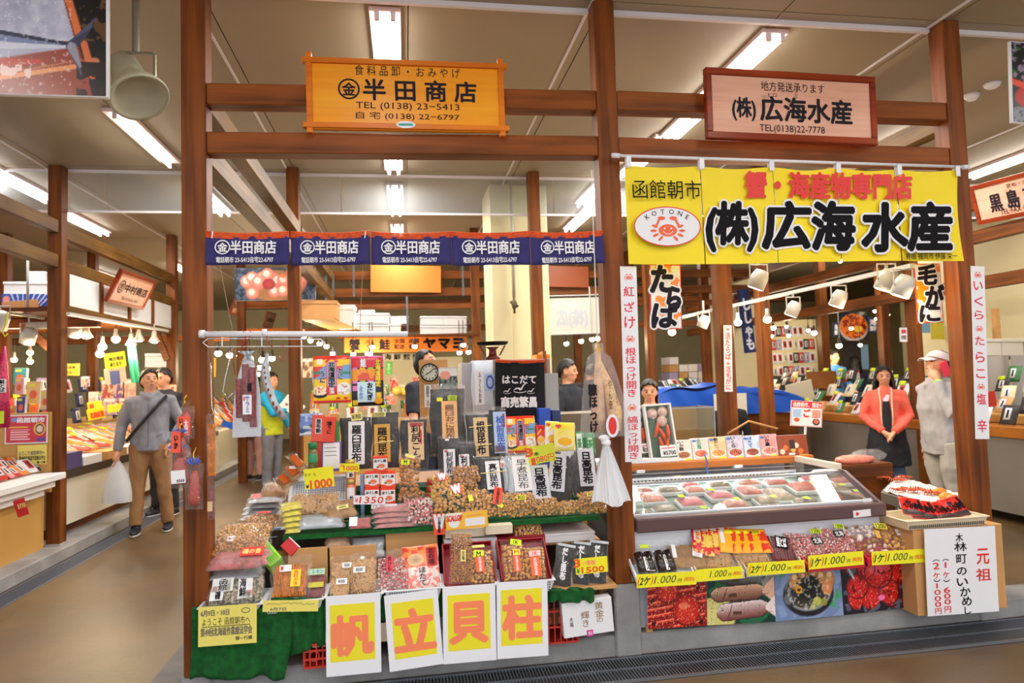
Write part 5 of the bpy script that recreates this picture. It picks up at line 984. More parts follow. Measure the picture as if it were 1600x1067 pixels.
child(MB().tube([(-.03, -.01, hh*.92), (-.03, .01, hh*.925)], .018, 8), 'gold_tie', mat('gold_foil', (220, 180, 60), .25, metal=.8), t); child(MB().tube([(-.032, 0, hh*.98), (-.028, 0, hh+1.42-hh*.98+.0)][:2], .003, 5), 'cord', mat('cord_white', (220, 216, 210), .6), t)
text('糠ほっけ', t, (-.105, .03, -.06, .28), K, y=-.052, vertical=True, bold=.05); text('やん衆', t, (.0, .14, .022, .30), K, y=-.056, vertical=True, bold=.01); text('こだわり', t, (.04, .16, .055, .28), K, y=-.056, vertical=True, bold=.01)
mb = MB(); disc(mb, .015, .06, .035, .06, -.062); child(mb, 'oval_label', WH, t); mb = MB(); disc(mb, .015, .06, .022, .045, -.0635); child(mb, 'label_print', RED, t)
# ------------------------------------------------------------------ rail, hooks and hung packs
a, b = U(313, 522, y=-.05), U(637, 522, y=-.05); t = thing('hanging_rail', 'white pipe rail slung on cords under the indigo curtain', 'rail', a)
child(MB().tube([(0, 0, 0), b-a], .0145, 12), 'pipe', m_wpl, t, smooth=True); child(MB().tube([(-.004, 0, 0), (.02, 0, 0)], .02, 12).tube([(.29, 0, 0), (.31, 0, 0)], .019, 12), 'end_cap', m_wpl, t, smooth=True)
for p0, p1 in (((343, 412), (364, 522)), ((567, 412), (562, 522))): child(MB().tube([U(*p0, y=-.05)-a, U(*p1, y=-.05)-a], .0018, 5), 'cord', mat('cord_tan', (150, 120, 100), .7), t)
a = U(317, 541, y=-.05); q = lambda x, z, y=-.05: U(x, z, y=y)-a; t = thing('wire_hanger', 'long looped chrome wire rack clipped below the pipe rail', 'rack', a); WR = mat('wire_white', (222, 222, 226), .3, metal=.3)
child(MB().tube([q(325, 529), q(500, 530), q(508, 535), q(500, 541), q(325, 542), q(317, 535), q(325, 529)], .0028, 6), 'wire_loop', WR, t, smooth=True)
for x in (347, 409, 471): child(MB().tube([q(x, 522), q(x, 541)], .003, 6), 'clip', WR, t)
def hook(lab, pts, m, r=.0022):
    o0 = U(*pts[0], y=-.06); t = thing('hook', lab, 'hook', o0); child(MB().tube([U(*p, y=-.06)-o0 for p in pts], r, 6), 'wire', m, t, smooth=True)
RW = mat('hook_red', (170, 24, 30), .35)
for i, pts in enumerate((((379, 516), (384, 524), (382, 534), (377, 544)), ((392, 517), (388, 530), (384, 545)), ((418, 518), (416, 532), (426, 542)), ((442, 537), (444, 553), (440, 565), (436, 556)), ((365, 544), (364, 560), (367, 585)))): hook('red plastic coated hook, %s from the left on the rail' % ordw((i+1) % 5), pts, RW)
hook('long straight wire hook holding the strip squid bag', ((329, 541), (330, 600), (331, 636), (334, 645), (330, 650), (325, 645)), CH); hook('bent wire hook swinging free', ((363, 542), (352, 590), (348, 612), (356, 622), (366, 612)), CH)
# salami pack
c = U(385, 683, y=-.06); hh = U(388, 556, y=-.06).z-c.z; t = thing('salami_pack', 'clear pack of speckled dark red salami slices hanging from the rail', 'food pack', c)
ww = lambda v: .068*(1-v**3*.75)
child(MB().grid(lambda u, v: ((u-.5)*2*ww(v)+.01*v, -.014*math.sin(math.pi*u)-.001, hh*v), 10, 16).grid(lambda u, v: ((u-.5)*2*ww(v)+.01*v, .006*math.sin(math.pi*u)+.001, hh*v), 10, 16, flip=True), 'film', film_mat('thick_film', (1, 1, 1), .05, .06, .9, 1.1), t, smooth=True)
child(MB().grid(lambda u, v: ((u-.5)*1.96*ww(v)+.01*v, .009, hh*v), 8, 14), 'back_sheet', mat('silver_sheet', (206, 206, 212), .35, metal=.2, bump=.3, bscale=30), t, smooth=True); mb = MB(); [pillow(mb, -.052+k*.034+.004*(k == 0), -.02+k*.034, hh*(.14+.05*(2-k) if k < 2 else .12), hh*(.72 if k == 0 else (.9 if k == 1 else .86)), .014, 6, seed=k) for k in range(3)]; child(mb, 'salami_sticks', CM['salami'], t, smooth=True)['kind'] = 'stuff'
card(t, (-.012, hh*.28, .03, hh*.52), -.018, LBW, [('サラミ', .3, .1, .75, .95, BLU, True, .03), ('■', .1, .7, .25, .9, RED)]); card(t, (.012, hh*.56, .03, hh*.66), -.018, K, [])
child(MB().grid(lambda u, v: ((u-.5)*.09*v+.008, .012*math.sin(u*25), hh*.985+v*.03), 14, 2).grid(lambda u, v: ((u-.5)*.07*v+.008, .01+.012*math.sin(u*25), hh*.985-v*.02), 14, 2), 'gathered_top', CM['grey'], t, smooth=True)
c = U(414, 552, y=-.06); t = thing('snack_strip', 'long thin twisted foil strip of dried snacks hanging diagonally', 'food pack', c); pts = [U(x, y, y=-.06)-c for x, y in ((418, 552), (414, 575), (417, 600), (428, 630), (445, 655))]
child(MB().tube([Vector(p) for p in pts], [.006, .02, .02, .018, .018], 8), 'foil', CM['grey'], t, smooth=True); mb = MB(); [mb.blob(Vector(pts[i]).lerp(Vector(pts[i+1]), f)+Vector((0, -.014, 0)), (.007, .008, .014), sub=1) for i in range(1, 4) for f in (0, .3, .6)]; o = child(mb, 'contents', CM['salami'], t); o['kind'] = 'stuff'
bag('clear long bag of orange squid strips hung from the straight wire hook', (322, 648, 341, 745), -.05, -.05, 'squid_or', .012, fill=.85, n=60, inset=.2); bag('clear hanging bag with purple sweet and cream tag below the squid strips', (324, 742, 336, 812), -.05, -.05, 'salami', .01, [((.15, .2, .8, .42), LBT, [])], fill=.7, inset=.2)
# squid figure snacks on the left post
RB = mat('ribbon_blue', (112, 124, 206), .5); m_sq = mat('red_squid_sweet', (176, 56, 32), .3, coat=.5); GF = _M['gold_foil']
def squidbag(lab, box, y, lbl, fan, body=m_sq, hang=None):
    P = P4(*box, y, y, rot=box[0] % 7-3); w, h = P.w, P.h; t = thing('food_bag', lab, 'food pack', P.M)
    child(MB().lathe([(w*.3, h*.08), (w*.34, h*.2), (w*.3, h*.5), (w*.26, h*.62), (w*.12, h*.72)], 14, T=Matrix.Translation((w/2, -.0, 0)) @ Matrix.Scale(.5, 4, (0, 1, 0))), 'squid_body', body, t, smooth=True)
    fm = MB(); pillow(fm, 0, w, 0, h*.86, w*.32, 9, back=.6, seed=w); fm.grid(lambda u, v: (w/2+(u-.5)*w*(.25+.5*v), .01*math.sin(u*20), h*.84+h*.16*v), 12, 2); child(fm, 'film', FILM, t, smooth=True)
    if lbl: card(t, (w*lbl[0], h*lbl[1], w*lbl[2], h*lbl[3]), -w*.34-.002, lbl[4], lbl[5])
    if fan: child(MB().grid(lambda u, v: (w/2+math.sin((u-.5)*2.4)*w*.38*(.25+v), -.02+.012*math.sin(u*28), h*.84+math.cos((u-.5)*2.4)*h*.14*v), 20, 2), 'ribbon', RB, t, smooth=True)
    child(MB().tube([(w/2, -.02, h*.84), (w/2+.005, -.025, h*.95), (w/2, -.02, h*1.05), (w/2+.008, -.01, h*1.15)], .0035, 5), 'gold_tie', GF, t, smooth=True); return t
squidbag('red squid sweet in a clear bag with an orange label, topmost on the left post', (276, 626, 304, 686), -.06, (.15, .1, .85, .6, mat('label_orange_red', (240, 84, 50), .4), [('いか', .15, .3, .45, .9, K, True, .05), ('太郎', .55, .1, .85, .8, WH, True, .05)]), False)
squidbag('clear bag with orange tag and blue fan ribbon, middle of the left post', (268, 668, 296, 716), -.09, (.1, .2, .6, .9, mat('label_orange_red', (240, 84, 50), .4), [('いか', .3, .2, .7, .8, K, True, .05)]), True)
squidbag('brown squid sweet in a clear bag with a white barcode label on the left post', (265, 690, 302, 762), -.08, (.2, .12, .8, .4, LBW, [('▌▌▌▌', .4, .08, .9, .3, K)]), True)
squidbag('red brown squid sweet in a pinched clear bag, lowest on the left post', (289, 712, 317, 796), -.09, None, True, m_sq)
# ------------------------------------------------------------------ back of the stall : clock, board, scale etc
yb = 1.05; P = P4(657, 562, 702, 672, yb); t = thing('pin_board', 'tan board standing behind the kelp packs', 'board', P.M); child(MB().box(0, P.w, .01, .03, 0, P.h), 'board', PLY, t); card(t, P.rect(663, 601, 674, 636), .006, LBW, [('函館朝市 半田', .3, .05, .7, .95, K, True)])
c = U(671, 582, y=yb-.02); R = (U(686, 582, y=yb).x-U(657, 582, y=yb).x)/2; t = thing('clock', 'round black rimmed wall clock with a pale face', 'clock', c); T = Matrix.Rotation(math.radians(90), 4, 'X')
child(MB().lathe([(R*.86, .0), (R, .002), (R, .022), (R*.88, .024), (R*.86, .012)], 36, T=T, cap=False), 'rim', KB, t, smooth=True); child(disc(MB(), 0, 0, R*.88, R*.88, -.013), 'face', mat('clock_face', (216, 214, 190), .4), t)
child(MB().tube([(0, -.016, 0), (-R*.45, -.016, -R*.2)], .003, 4).tube([(0, -.016, 0), (R*.5, -.016, R*.45)], .0025, 4), 'hands', K, t)
for k in range(12): a = k*math.pi/6; child(MB().box(R*.72*math.sin(a)-.003, R*.72*math.sin(a)+.003, -.015, -.014, R*.72*math.cos(a)-.006, R*.72*math.cos(a)+.006), 'hour_mark', K, t)
def dish(u, v): A = Art(u, v, (40, 44, 40), 1); A.mix((A.n(9, 3) > .5).astype(float), (110, 120, 110)); A.rect(0, .7, 1, 1, (220, 216, 210)); A.ell(.35, .75, .3, .14, (226, 150, 120)); return A.c
printed('framed food picture leaning behind the large kelp pack', (686, 574, 716, 622), .98, 1.0, dish, cat='picture', name='picture', thick=.02, nu=30, nv=30)
boxy('tall grey cabinet edge behind the stall', 'cabinet', 'cabinet', U(722, 600, y=1.3).x, U(737, 600, y=1.3).x, 1.3, 1.6, .1, U(730, 567, y=1.3).z, mat('cabinet_grey', (186, 188, 196), .4), lid=None)
P = P4(738, 563, 772, 650, 1.1); t = thing('sack', 'tall white and pale blue printed bag behind the kelp', 'bag', P.M); child(pillow(MB(), 0, P.w, 0, P.h, .05, back=1), 'pouch', mat('sack_white', (214, 222, 236), .4), t, smooth=True); card(t, P.rect(741, 580, 755, 632), -.058, LBW, [('ふっくらお米', .35, .05, .7, .95, K, True, .02)]); card(t, P.rect(757, 584, 771, 610), -.058, LBB, [('○', .1, .1, .9, .9, BLU)])
c = U(770, 562, y=1.2); t = thing('kitchen_scale', 'dark red weighing scale on top of the back shelf', 'scale', c); SR = mat('scale_red', (110, 20, 26), .35)
child(MB().lathe([(.05, 0), (.055, .01), (.03, .03), (.025, .07), (.05, .09)], 16), 'scale_body', SR, t, smooth=True); child(MB().lathe([(.10, .105), (.11, .115), (.115, .125), (.1, .12)], 24), 'pan', KB, t, smooth=True); child(MB().tube([(-.09, 0, .1), (-.05, 0, .03)], .006, 6).tube([(.09, 0, .1), (.05, 0, .03)], .006, 6), 'arm', SR, t)
t = boxy('grey back cabinet carrying the scale and the black cloth', 'cabinet', 'cabinet', U(741, 600, y=1.2).x, U(856, 600, y=1.2).x, 1.1, 1.5, .1, U(770, 563, y=1.2).z, mat('back_cabinet', (150, 146, 140), .5), bevel=.004)
P = panel_pts((U(856, 650, y=1.1).x, 1.1, 1.05), (U(856, 650, y=1.1).x+.05, 1.6, 1.05), (U(856, 650, y=1.1).x, 1.1, U(870, 548, y=1.1).z)); t = thing('wooden_screen', 'pale wooden screen board right of the black cloth', 'board', P.M); child(MB().box(0, .35, 0, .02, 0, P.h), 'board', PLY, t); child(MB().box(-.012, .0, -.002, .022, 0, P.h), 'edge_strip', mat('edge_brown', (150, 70, 30), .5), t)
P = P4(853, 583, 874, 646, 1.05); t = thing('metal_frame', 'small aluminium framed panel by the wooden screen', 'panel', P.M); child(MB().box(0, P.w, 0, .02, 0, P.h), 'panel', mat('alu', (170, 172, 170), .4, metal=.5), t, bevel=.002)
boxy('orange carton lying on the back shelf', 'box', 'carton', U(836, 556, y=1.25).x, U(857, 556, y=1.25).x, 1.2, 1.4, U(840, 563, y=1.2).z, U(840, 554, y=1.2).z, mat('carton_orange', (240, 140, 30), .5))
t = boxy('long wooden counter behind the stall, right of the black cloth', 'counter', 'counter', U(840, 655, y=1.3).x, U(1030, 655, y=1.3).x, 1.3, 1.62, .1, U(900, 646, y=1.3).z, mat('counter_side', (120, 106, 90), .6), lid=None)
t['label'] = 'long wooden counter running behind both stalls'
boxy('stack of white packets in the corner behind the soup pouches', 'box', 'carton', U(876, 690, y=.9).x, U(896, 690, y=.9).x, .8, .95, T3, T3+.06, PAP)
# ================================================================== right stall : freezer case
CX0, CX1 = pC+PW/2+.012, U(1379, 790, y=.02).x
m_case = mat('case_white', (222, 224, 232), .3); m_band = mat('case_brown', (92, 66, 66), .35); m_chr = mat('case_chrome', (210, 214, 218), .18, metal=.9)
gl = film_mat('case_glass', (.92, .96, .95), .03, .02, 0, 1.3)
o0 = Vector((CX0, 0, .12)); fz = thing('freezer_case', 'long white freezer display case with sloping glass and a dark brown band', 'freezer', o0)
def fc(n, x0, x1, y0, y1, z0, z1, m, b=.003): return child(MB().box(x0-CX0, x1-CX0, y0, y1, z0-.12, z1-.12), n, m, fz, bevel=b)
fc('front_panel', CX0, CX1, .05, .07, .122, .64, m_case); fc('end_panel', CX1-.02, CX1, .07, 1.05, .122, .64, m_case); fc('back_panel', CX0, CX1, 1.03, 1.05, .122, .86, m_case)
child(MB().add([(0, .07, .46), (CX1-CX0-.02, .07, .46), (CX1-CX0-.02, .86, .625), (0, .86, .625)], [(0, 1, 2, 3)]), 'tub_floor', mat('tub_green_grey', (120, 140, 130), .4), fz)
fc('band', CX0, CX1+.012, .0, .07, .64, .715, m_band, .008); fc('band_side', CX1-.01, CX1+.012, .07, 1.05, .64, .715, m_band, .006); fc('band_ledge', CX0, CX1, .07, .10, .70, .725, mat('rail_grey', (190, 194, 200), .4))
ZG0, ZG1, YG0, YG1 = .727, .845, .085, .36
q = [(CX0, YG0, ZG0), (CX1-.02, YG0, ZG0), (CX1-.02, YG1, ZG1), (CX0, YG1, ZG1)]
mb = MB(); mb.add([(a-CX0, b, c-.12) for a, b, c in q]+[(a-CX0, b+.002, c-.126) for a, b, c in q], [(0, 1, 2, 3), (7, 6, 5, 4)]); child(mb, 'front_glass', gl, fz)
child(MB().beam((0, YG1, ZG1-.118), (CX1-.01-CX0, YG1, ZG1-.118), .016, .016), 'top_rail', m_chr, fz, bevel=.003)
mb = MB(); mb.add([(CX1-CX0-d, b, c-.12) for d in (.0, .02) for b, c in ((.02, .715), (.12, .715), (.40, .86), (.33, .86))], [(0, 1, 2, 3), (7, 6, 5, 4), (0, 4, 5, 1), (1, 5, 6, 2), (2, 6, 7, 3), (3, 7, 4, 0)]); child(mb, 'end_cap', m_band, fz)
mb = MB(); mb.add([(CX1-CX0-.01, b, c-.12) for b, c in ((.12, .715), (1.03, .715), (1.03, .86), (.40, .86))], [(0, 1, 2, 3)]); child(mb, 'side_glass', gl, fz)
fc('side_coping', CX1-.035, CX1+.005, .38, 1.05, .855, .895, mat('coping_cream', (216, 208, 190), .5)); 
fc('inner_ledge', CX0, CX1-.02, .86, 1.03, .74, .76, m_case); fc('inner_wall', CX0, CX1-.02, .85, .86, .745, .80, m_case)
for zz in (.80, .825, .85): child(MB().tube([(0, .855, zz-.12), (CX1-CX0-.03, .855, zz-.12)], .006, 6), 'blind_rail', m_chr, fz)
mb = MB(); x = .02
while x < CX1-CX0-.05: mb.box(x, x+.018, .846, .849, .65, .662); x += .026
o = child(mb, 'vent_slots', HOLE, fz); o['kind'] = 'stuff'
mb = MB(); x = .02
while x < CX1-CX0-.05: mb.box(x, x+.02, .099, .101, .603, .607); x += .028
o = child(mb, 'ledge_slots', HOLE, fz); o['kind'] = 'stuff'
for x in (.3, 1.0): child(MB().box(x, x+.06, .83, .87, .715, .735), 'blind_clip', m_case, fz, bevel=.003)
area('case_light', (CX0+.75, .8, .79), 1.3, .05, 2.2, (.95, .97, 1), (math.radians(-28), 0, 0))
P = Panel((1334, 809), (1361, 806), (1334, 798), -.002); t = thing('price_label', 'white label with a red logo dot on the freezer case band', 'label', P.M); child(MB().box(0, P.w, 0, .002, 0, P.h), 'card', WH, t); mb = MB(); disc(mb, P.w*.22, P.h*.5, P.h*.25, P.h*.25, -.001); child(mb, 'logo_dot', RED, t)
P = Panel((1349, 786), (1362, 785), (1349, 779), .06); t = thing('price_label', 'small white label at the right end of the freezer glass', 'label', P.M); child(MB().box(0, P.w, 0, .002, 0, P.h), 'card', WH, t)
# frozen goods in the case
def frozen(lab, x0, y0, x1, y1, m, z=.60, h=.03, cards=(), kind=None, rotz=0):
    def V(px, py):
        r_ = ray(px, py); k = (.58-.209*.07-CP.z+.209*CP.y)/(r_.z-.209*r_.y); return CP+r_*k
    a = V(x0, y1); b = V(x1, y1); c = V((x0+x1)/2, y0); w = b.x-a.x; d = min(.35, max(.06, c.y-a.y)); M = Matrix.Translation(((a.x+b.x)/2, max(.10, a.y), .582+.209*(max(.10, a.y)-.07))) @ Matrix.Rotation(math.radians(rotz), 4, 'Z') @ Matrix.Rotation(.206, 4, 'X'); t = thing('frozen_pack', lab, 'food pack', M)
    d = max(.05, min(d, .84-max(.10, a.y)))
    child(MB().box(-w/2, w/2, 0, d, 0, h), 'tray', WPL if kind != 'bare' else m, t, bevel=.006); child(MB().grid(lambda u, v: (-w*.45+w*.9*u, d*.06+d*.88*v, h+.001+.018*prof(u)*prof(v)*(1+.5*noise.noise(Vector((u*6, v*6, x0))))), 10, 10), 'contents', m, t, smooth=True)
    child(MB().grid(lambda u, v: (-w*.47+w*.94*u, d*.03+d*.94*v, h+.006+.02*prof(u)*prof(v)), 8, 8), 'film', FILM, t, smooth=True)
    if cards: child(MB().box(w*cards[0]-.02, w*cards[0]+.02, d*cards[1], d*cards[1]+.04, h+.028, h+.03), 'price_tag', FLY, t)
m_roe = mat('pink_roe', (226, 90, 110), .4, var=.3, scale=40); m_redf = mat('red_fish', (200, 56, 40), .4, var=.5, scale=20); m_mix = mat('mixed_seafood', (190, 120, 90), .4, var=.6, scale=26, col2=(90, 110, 80)); m_sash = mat('salmon_pink', (226, 130, 110), .35, var=.3, scale=18)
for a in (('pink roe tray with a yellow tag, left one in the freezer', 1066, 784, 1110, 800, m_roe, (-.3, .6)), ('pink roe tray with a yellow tag, right one in the freezer', 1112, 774, 1155, 788, m_roe, (-.3, .6)), ('pack of red crab meat in the freezer', 1162, 766, 1200, 782, m_redf, None), ('tan scallop pack in the middle of the freezer', 1212, 768, 1256, 792, m_mix, None), ('long red fish pack with a yellow tag in the freezer', 1244, 760, 1292, 776, m_redf, (.3, .3)), ('salmon fillet pack at the left of the freezer', 1005, 776, 1048, 794, m_sash, None), ('mixed shellfish pack at the front left of the freezer', 1026, 798, 1068, 812, m_mix, None), ('grey shellfish pack at the corner of the freezer', 998, 804, 1024, 818, m_mix, None), ('pale pack with two tags at the front middle of the freezer', 1135, 789, 1180, 803, m_sash, (.1, .5)), ('pack with a lime tag at the front of the freezer', 1188, 783, 1225, 797, m_mix, (.3, .3)), ('red pack at the far right of the freezer', 1296, 764, 1335, 776, m_mix, (.2, .2)), ('pale fish pack with tag at the front right of the freezer', 1245, 787, 1288, 797, m_mix, (0, .2)), ('orange snack pack behind the roe trays', 1075, 768, 1108, 778, m_sash, None), ('crab leg pack behind the tan scallops', 1200, 756, 1240, 766, m_redf, None)):
    frozen(a[0], *a[1:5], a[5], cards=a[6] or ())
for i, (x, y, w_, h_) in enumerate(((1030, 768, 40, 10), (1155, 757, 40, 9), (1305, 754, 40, 9), (1255, 751, 36, 7), (1110, 760, 38, 9), (1335, 777, 24, 9), (1300, 780, 30, 10), (1066, 762, 34, 8), (1190, 800, 30, 7), (1085, 805, 40, 9), (1000, 770, 26, 10))):
    frozen(('pinkish orange', 'pale salmon', 'red', 'pink roe')[i % 4]+' frozen pack '+('behind the salmon fillet at left', 'at the back middle of the freezer', 'at the back right of the freezer', 'rearmost by the vent', 'behind the roe trays', 'by the right glass end', 'at the right front of the freezer', 'at the back left of the freezer', 'at the very front middle', 'at the very front left', 'in the left back corner')[i], x, y, x+w_, y+h_, (m_mix, m_sash, m_redf, m_roe)[i % 4], cards=((0, .4) if i % 2 else ()))
P = Panel((993, 800), (1006, 799), (993, 783), .12); t = thing('price_card', 'white card reading 500 inside the left end of the freezer', 'price tag', P.M); child(MB().box(0, P.w, 0, .002, 0, P.h), 'card', mat('card_mint', (214, 230, 214), .5), t); text('500', t, (P.w*.2, P.h*.3, P.w*.9, P.h*.6), K)
# wooden shelf behind the case with the curry boxes
ZS = .895; xs1 = U(1270, 718, y=.86).x
fs = thing('wooden_shelf', 'narrow wooden shelf with a rounded end above the freezer case', 'shelf', (CX0, .84, ZS)); child(MB().box(0, xs1-CX0, 0, .26, -.05, 0), 'shelf_board', wood('shelf_orange_wood', (196, 120, 60), (166, 96, 44), 'x', .4), fs, bevel=.012, seg=3)
for x in (.1, .8, xs1-CX0-.1): child(MB().box(x, x+.04, .22, .25, -.77, -.05), 'bracket', WB['z'], fs)
def curry(c1, c2, seed):
    def f(u, v):
        A = Art(u, v, c1, .75); A.mix((A.n(5, seed) > .55).astype(float), [min(255, q*1.1) for q in c1]); A.ell(.5, .28, .36, .2, (240, 236, 232)); A.ell(.5, .3, .3, .15, c2); A.mix(((A.n(18, seed) > .55) & (np.hypot((A.u-.375)/.28, (A.v-.3)/.14) < 1)).astype(float), [min(255, q*1.35+20) for q in c2]); A.rect(.55, .02, .95, .12, (226, 240, 50)); A.ell(.15, .88, .1, .06, (70, 120, 200)); return A.c
    return f
CB = ((1056, 687, 1083, 721, (236, 226, 214), (150, 90, 50), 'いか飯', K), (1084, 684, 1110, 719, (238, 214, 208), (216, 96, 60), '北海', mat('label_green', (60, 160, 110), .4)), (1111, 682, 1137, 718, (244, 200, 150), (230, 130, 60), '鮭カレー', K), (1138, 680, 1164, 718, (196, 190, 210), (150, 70, 50), 'いくら', K), (1165, 680, 1190, 717, (190, 206, 226), (130, 60, 40), 'ほたて', BLU), (1191, 678, 1218, 715, (226, 150, 150), (200, 110, 100), 'いか墨', K))
for i, (a, b, c, d, c1, c2, s, m) in enumerate(CB):
    printed('boxed curry on the wooden shelf, %s from the left of six' % ordw(i), (a, b, c, d), .90, .93, curry(c1, c2, i), [(s, .28, .5, .55, .95, m, True, .04)], cat='box', name='carton', thick=.04, nu=28, nv=36)
def multi(u, v):
    A = Art(u, v, (150, 70, 40), 1.4); 
    for k in range(7): A.ell(.15+.12*k, .3+.4*((k*37) % 5)/5, .12, .12, ((240, 220, 190), (236, 120, 50), (150, 60, 30), (230, 190, 90))[k % 4]); 
    A.rect(.4, .4, .6, .8, (60, 40, 30)); A.rect(.7, .02, .97, .16, (226, 240, 50)); A.rect(.35, .0, .55, .25, (240, 230, 240)); return A.c
printed('wide dark orange box printed with bowls at the right end of the shelf', (1217, 679, 1265, 716), .88, .91, multi, cat='box', name='carton', thick=.06, nu=50, nv=36)
P = Panel((1235, 665), (1284, 668), (1235, 625), .95); t = thing('sign_board', 'red and white sign with two dishes on a clear stand', 'sign', P.M); w, h = P.w, P.h
def limited(u, v):
    A = Art(u, v, (240, 238, 238), 1.25); A.rect(0, .72, 1, 1, (226, 34, 34)); A.rect(0, 0, 1, .03, (226, 34, 34)); A.rect(0, 0, .03, 1, (226, 34, 34)); A.rect(.97, 0, 1, 1, (226, 34, 34)); A.rect(.06, .35, .33, .68, (170, 200, 236)); A.rect(.68, .35, .94, .68, (240, 150, 130)); A.ell(.19, .22, .16, .12, (236, 236, 230)); A.ell(.19, .25, .12, .08, (210, 90, 40)); A.ell(.81, .2, .15, .14, (60, 30, 40)); A.ell(.81, .22, .1, .09, (230, 110, 80)); return A.c
child(MB().box(0, w, 0, .006, 0, h), 'board', WH, t); ink(t, (0, 0, w, h), limited, 60, 50, -.001); text('函館朝市、限定!!', t, (w*.06, h*.76, w*.95, h*.95), WH, y=-.003, bold=.03); text('ご', t, (w*.4, h*.38, w*.6, h*.68), RED, y=-.003, bold=.06); child(MB().box(w*.45, w*.52, .001, .006, -.06, 0), 'stand', mat('clear_stand', (220, 224, 228), .2), t)
# crab boxes
def crabbox(lab, bl, br, tl, y0, y1, price, pr):
    P = Panel(bl, br, tl, y0, y1); w, h = P.w, P.h; t = thing('crab_box', lab, 'box', P.M); F = mat('styrofoam', (238, 236, 236), .7)
    child(MB().box(0, w, .03, .04, 0, h), 'box_floor', mat('foam_green', (60, 110, 80), .6), t)
    for a in ((0, w, 0, .012), (0, w, h-.012, h)): child(MB().box(a[0], a[1], -.012, .04, a[2], a[3]), 'box_wall', F, t)
    for a in ((0, .012), (w-.012, w)): child(MB().box(a[0], a[1], -.012, .04, .0121, h-.0121), 'box_wall', F, t)
    sh_ = mat('shell_pink', (226, 190, 180), .4, var=.4, scale=30); cl = mat('crab_orange', (232, 84, 40), .35, var=.3, scale=30)
    for x, z in ((.3, .84), (.68, .86), (.62, .7)): child(MB().lathe([(w*.2, 0), (w*.17, .012), (w*.08, .02), (.001, .022)], 14, T=Matrix.Translation((w*x, .012, h*z)) @ Matrix.Rotation(math.radians(90), 4, 'X')), 'scallop_shell', sh_, t, smooth=True)
    for x, z, a in ((.35, .55, 1.2), (.55, .45, 1.9), (.75, .5, 1.5), (.45, .3, 1.7), (.65, .28, 1.3)):
        dx, dz = math.cos(a)*h*.13, math.sin(a)*h*.13; child(MB().tube([(w*x-dx, .0, h*z-dz), (w*x, -.012, h*z), (w*x+dx, .0, h*z+dz)], [.007, .014, .008], 8), 'crab_leg', cl, t, smooth=True)
    child(MB().grid(lambda u, v: (w*u, -.014-.004*noise.noise(Vector((u*5, v*7, 1))), h*v), 8, 10), 'film', FILM, t, smooth=True)
    r = P.rect(*pr); card(t, (r[0], r[1], r[2], r[3]), -.022, SQ, [(price, .15, .12, .92, .5, K, False, .03), ('━━━', .1, .72, .9, .78, RED)]); card(t, (r[0]-.003, r[1]-.003, r[2]+.003, r[3]+.003), -.0205, GRN, [])
    return t
crabbox('white foam box of crab legs and shells with a 5700 card, front one', (1018, 724), (1061, 720), (1002, 633), .87, .95, '¥5700', (1030, 696, 1056, 713))
crabbox('white foam box of crab legs half hidden behind the first, by the paper strip', (985, 728), (1019, 725), (972, 637), .93, 1.0, '¥5700', (1000, 693, 1016, 708))
boxy('flat white foam box lying under the crab boxes', 'box', 'foam_box', CX0+.02, U(1061, 724, y=.85).x, .85, 1.02, ZS+.001, ZS+.03, _M['styrofoam'])
for o in [x for x in bpy.data.objects if x.name.startswith('crab_box')]: pass
t = thing('strap', 'blue plastic strap tied over the edge of the wooden shelf', 'strap', U(1101, 716, y=.83)); child(MB().tube([(0, -.0, .03), (.004, -.012, 0), (.012, -.016, -.03), (.006, -.01, -.07), (.014, -.012, -.1)], .006, 6), 'strap_body', mat('strap_blue', (60, 110, 200), .4), t, smooth=True)
# tank with crab behind
a = U(1050, 680, y=1.3); b = U(1117, 680, y=1.3); t = thing('crab_tank', 'golden glass tank holding an orange crab behind the curry boxes', 'tank', (a.x, 1.3, .86)); w = b.x-a.x; h = U(1080, 638, y=1.3).z-.86
child(MB().box(0, w, .3, .31, 0, h), 'back_wall', mat('tank_gold', (150, 120, 40), .3), t); child(MB().box(0, w, 0, .31, 0, .01), 'tank_floor', mat('tank_green', (50, 110, 90), .4), t); child(MB().box(0, w, 0, .004, .01, h), 'tank_glass', film_mat('tank_glass', (.9, .82, .5), .04, .03, 0, 1), t); child(MB().box(-.004, w+.004, -.004, .004, h, h+.008).box(w, w+.008, 0, .3, 0, h+.008), 'frame', m_steel, t)
def crabfig(par, c, s, m, n='crab', yaw=0):
    T = Matrix.Translation(c) @ Matrix.Rotation(yaw, 4, 'Z'); mb = MB(); mb.blob((0, 0, .3*s), (.55*s, .42*s, .22*s), sub=2, T=T, jit=.05)
    for sg in (-1, 1):
        for k in range(4):
            y = (-.25+.17*k)*s; mb.tube([(sg*.45*s, y, .28*s), (sg*.95*s, y*1.6, .5*s), (sg*1.35*s, y*2.2, .05*s)], [.09*s, .075*s, .03*s], 6, T=T)
        mb.tube([(sg*.4*s, -.3*s, .3*s), (sg*.7*s, -.7*s, .4*s), (sg*.45*s, -1.0*s, .3*s)], [.09*s, .1*s, .12*s], 6, T=T); mb.blob((sg*.4*s, -1.1*s, .3*s), (.15*s, .2*s, .13*s), sub=2, T=T)
    return child(mb, n, m, par, smooth=True)
m_crab = mat('crab_shell', (206, 84, 44), .4, var=.5, scale=24, bump=.4, bscale=80)
crabfig(t, (w*.4, .14, .012), .11, m_crab)
t = boxy('steel working counter behind the curry boxes', 'counter', 'counter', U(1040, 680, y=1.3).x, 3.0, 1.27, 1.9, .1, .855, mat('steel_counter', (130, 126, 118), .4, metal=.5))
